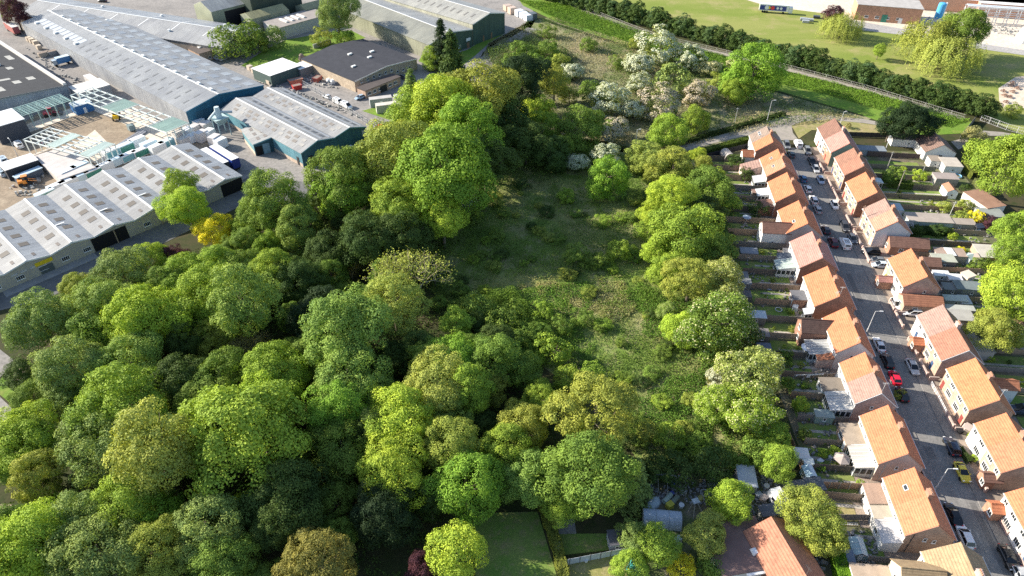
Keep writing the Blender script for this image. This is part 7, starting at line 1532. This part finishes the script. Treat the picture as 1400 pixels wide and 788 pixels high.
for s0, s1 in ((50, 62), (64, 79), (80, 92), (93, 105), (107, 120), (122, 134), (136, 148), (150, 163), (165, 176), (178, 190), (193, 205)):
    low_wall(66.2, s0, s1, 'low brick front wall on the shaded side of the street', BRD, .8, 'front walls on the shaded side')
p = S(76.0, 99.5); t = thing('railing', 'white metal railing in front of the tiled-wing house', 'railing', (p.x, p.y, .1), PI / 2 - SA)
for z in (.3, .65, 1.0): MB().box(0, 8, -.03, .03, z, z + .06).build('rail', MS, t, (.75, .75, .75))
for k in range(9): MB().box(k - .04, k + .04, -.04, .04, 0, 1.1).build('post', MS, t, (.75, .75, .75))
p = G(1160, 715); t = thing('ladder', 'white ladder leaning flat along the shaded fence', 'ladder', (p.x - 2, p.y - .5, .2), -.05)
for y in (0, .4): MB().box(0, 3.4, y - .03, y + .03, .1, .18).build('rail', MS, t, (.6, .6, .6))
for k in range(12): MB().box(.15 + .28 * k, .2 + .28 * k, .03, .37, .12, .16).build('rung', MS, t, (.6, .6, .6))
p = G(1335, 318); t = thing('swing', 'dark A-frame swing with a pale blue seat in the wild garden', 'swing', (p.x, p.y, .08), .2)
for s in (-1, 1): MB().tube((s * 1.2, -1, 0), (s * 1.0, 0, 2.2), .05, .05, 5).tube((s * 1.2, 1, 0), (s * 1.0, 0, 2.2), .05, .05, 5).build('leg', MS, t, (.15, .15, .18))
MB().tube((-1, 0, 2.2), (1, 0, 2.2), .05, .05, 5).build('top_bar', MS, t, (.15, .15, .18)); MB().box(-.9, .9, -.5, .4, .5, .6).build('seat', MS, t, (.45, .58, .64)); MB().slab([(-1.1, -.8, 1.9), (1.1, -.8, 1.9), (1.1, .7, 2.4), (-1.1, .7, 2.4)], .05).build('canopy', MS, t, (.04, .05, .08))

# small shrubs and beds of the back gardens
for i in range(26):
    s0 = 50 + 5.9 * i
    for k in range(3):
        w0 = random.uniform(47, 55) if s0 < 150 else random.uniform(43, 55); q = S(w0, s0 + random.choice((.9, 1.2, 4.3, 4.8)))
        plant('ball' if k else 'bush', (q.x, q.y, .05), random.uniform(.35, .8), 'MBOLG'[(i + k) % 5], 'small garden shrub beside a fence in the tree-side back gardens', 'little shrubs of the tree-side gardens')
    if s0 > 90:
        for k in range(4):
            q = S(random.uniform(90, 110), s0 + random.choice((.8, 1.2, 4.4, 5.0))); plant('ball' if k else 'bush', (q.x, q.y, .05), random.uniform(.4, .95), 'OMLBD'[(i + k) % 5], 'small garden shrub beside a fence behind the far row', 'little shrubs of the gardens behind the far row')
BED = m_ground('flower_bed', ((.16, .11, .08), (.22, .17, .12), (.10, .13, .05)), .6, 1.5, 4.); SLAB = m_ground('slab_path', ((.42, .38, .33), (.34, .31, .28), (.48, .43, .38)), .4, 1., 3.)
for i in range(26):
    s0 = 48 + 5.9 * i; a = random.uniform(.7, 4.4)
    sheet('garden_path', [S(47, s0 + a), S(56.5, s0 + a), S(56.5, s0 + a + .7), S(47, s0 + a + .7)], .09, SLAB)
    b0 = random.uniform(47, 51); sheet('flower_bed', [S(b0, s0 + .4), S(b0 + 3, s0 + .4), S(b0 + 3, s0 + 1.2), S(b0, s0 + 1.2)], .095, BED)
    if s0 > 90: sheet('garden_path', [S(88, s0 + a), S(107, s0 + a), S(107, s0 + a + .7), S(88, s0 + a + .7)], .09, SLAB); sheet('patio', [S(86.5, s0 + .5), S(89.5, s0 + .5), S(89.5, s0 + 5), S(86.5, s0 + 5)], .08, SLAB if i % 2 else GR_PAVE)
# ------------------------------------------------------------------ camera and light
cam = bpy.data.cameras.new('Camera'); co = bpy.data.objects.new('Camera', cam); C.objects.link(co)
co.location = (0, 0, HCAM); co.rotation_euler = (PI / 2 - PITCH, 0, 0); cam.sensor_width = 36; cam.lens = 36 * FPX / 1400; cam.clip_end = 5000; cam.clip_start = 1
bpy.context.scene.camera = co
SUN_EL, SH_AZ = R_(26), R_(-15.5)             # elevation, heading of the shadows from +X
dv = Vector((math.cos(SH_AZ) * math.cos(SUN_EL), math.sin(SH_AZ) * math.cos(SUN_EL), -math.sin(SUN_EL)))
sun = bpy.data.lights.new('Sun', 'SUN'); so = bpy.data.objects.new('Sun', sun); C.objects.link(so)
sun.energy = 5.0; sun.angle = R_(.55); sun.color = (1., .92, .79); so.rotation_euler = dv.to_track_quat('-Z', 'Y').to_euler()
w = bpy.data.worlds.new('World'); bpy.context.scene.world = w; w.use_nodes = True; nt = w.node_tree
bg = nt.nodes['Background']; sky = nt.nodes.new('ShaderNodeTexSky'); sky.sky_type = 'NISHITA'; sky.sun_disc = False
sky.sun_elevation = SUN_EL; sky.sun_rotation = math.atan2(-dv.x, -dv.y); sky.altitude = 50; sky.air_density = 1.; sky.dust_density = .8
nt.links.new(sky.outputs[0], bg.inputs[0]); bg.inputs[1].default_value = .11
sc = bpy.context.scene; vs = sc.view_settings; vs.view_transform = 'Standard'; vs.look = 'None'; vs.exposure = 1.16; vs.gamma = 1.; vs.use_curve_mapping = False
sc.cycles.max_bounces = 5; sc.cycles.diffuse_bounces = 3; sc.cycles.glossy_bounces = 2; sc.cycles.transmission_bounces = 3; sc.cycles.transparent_max_bounces = 4; sc.cycles.use_denoising = False; sc.cycles.use_adaptive_sampling = False
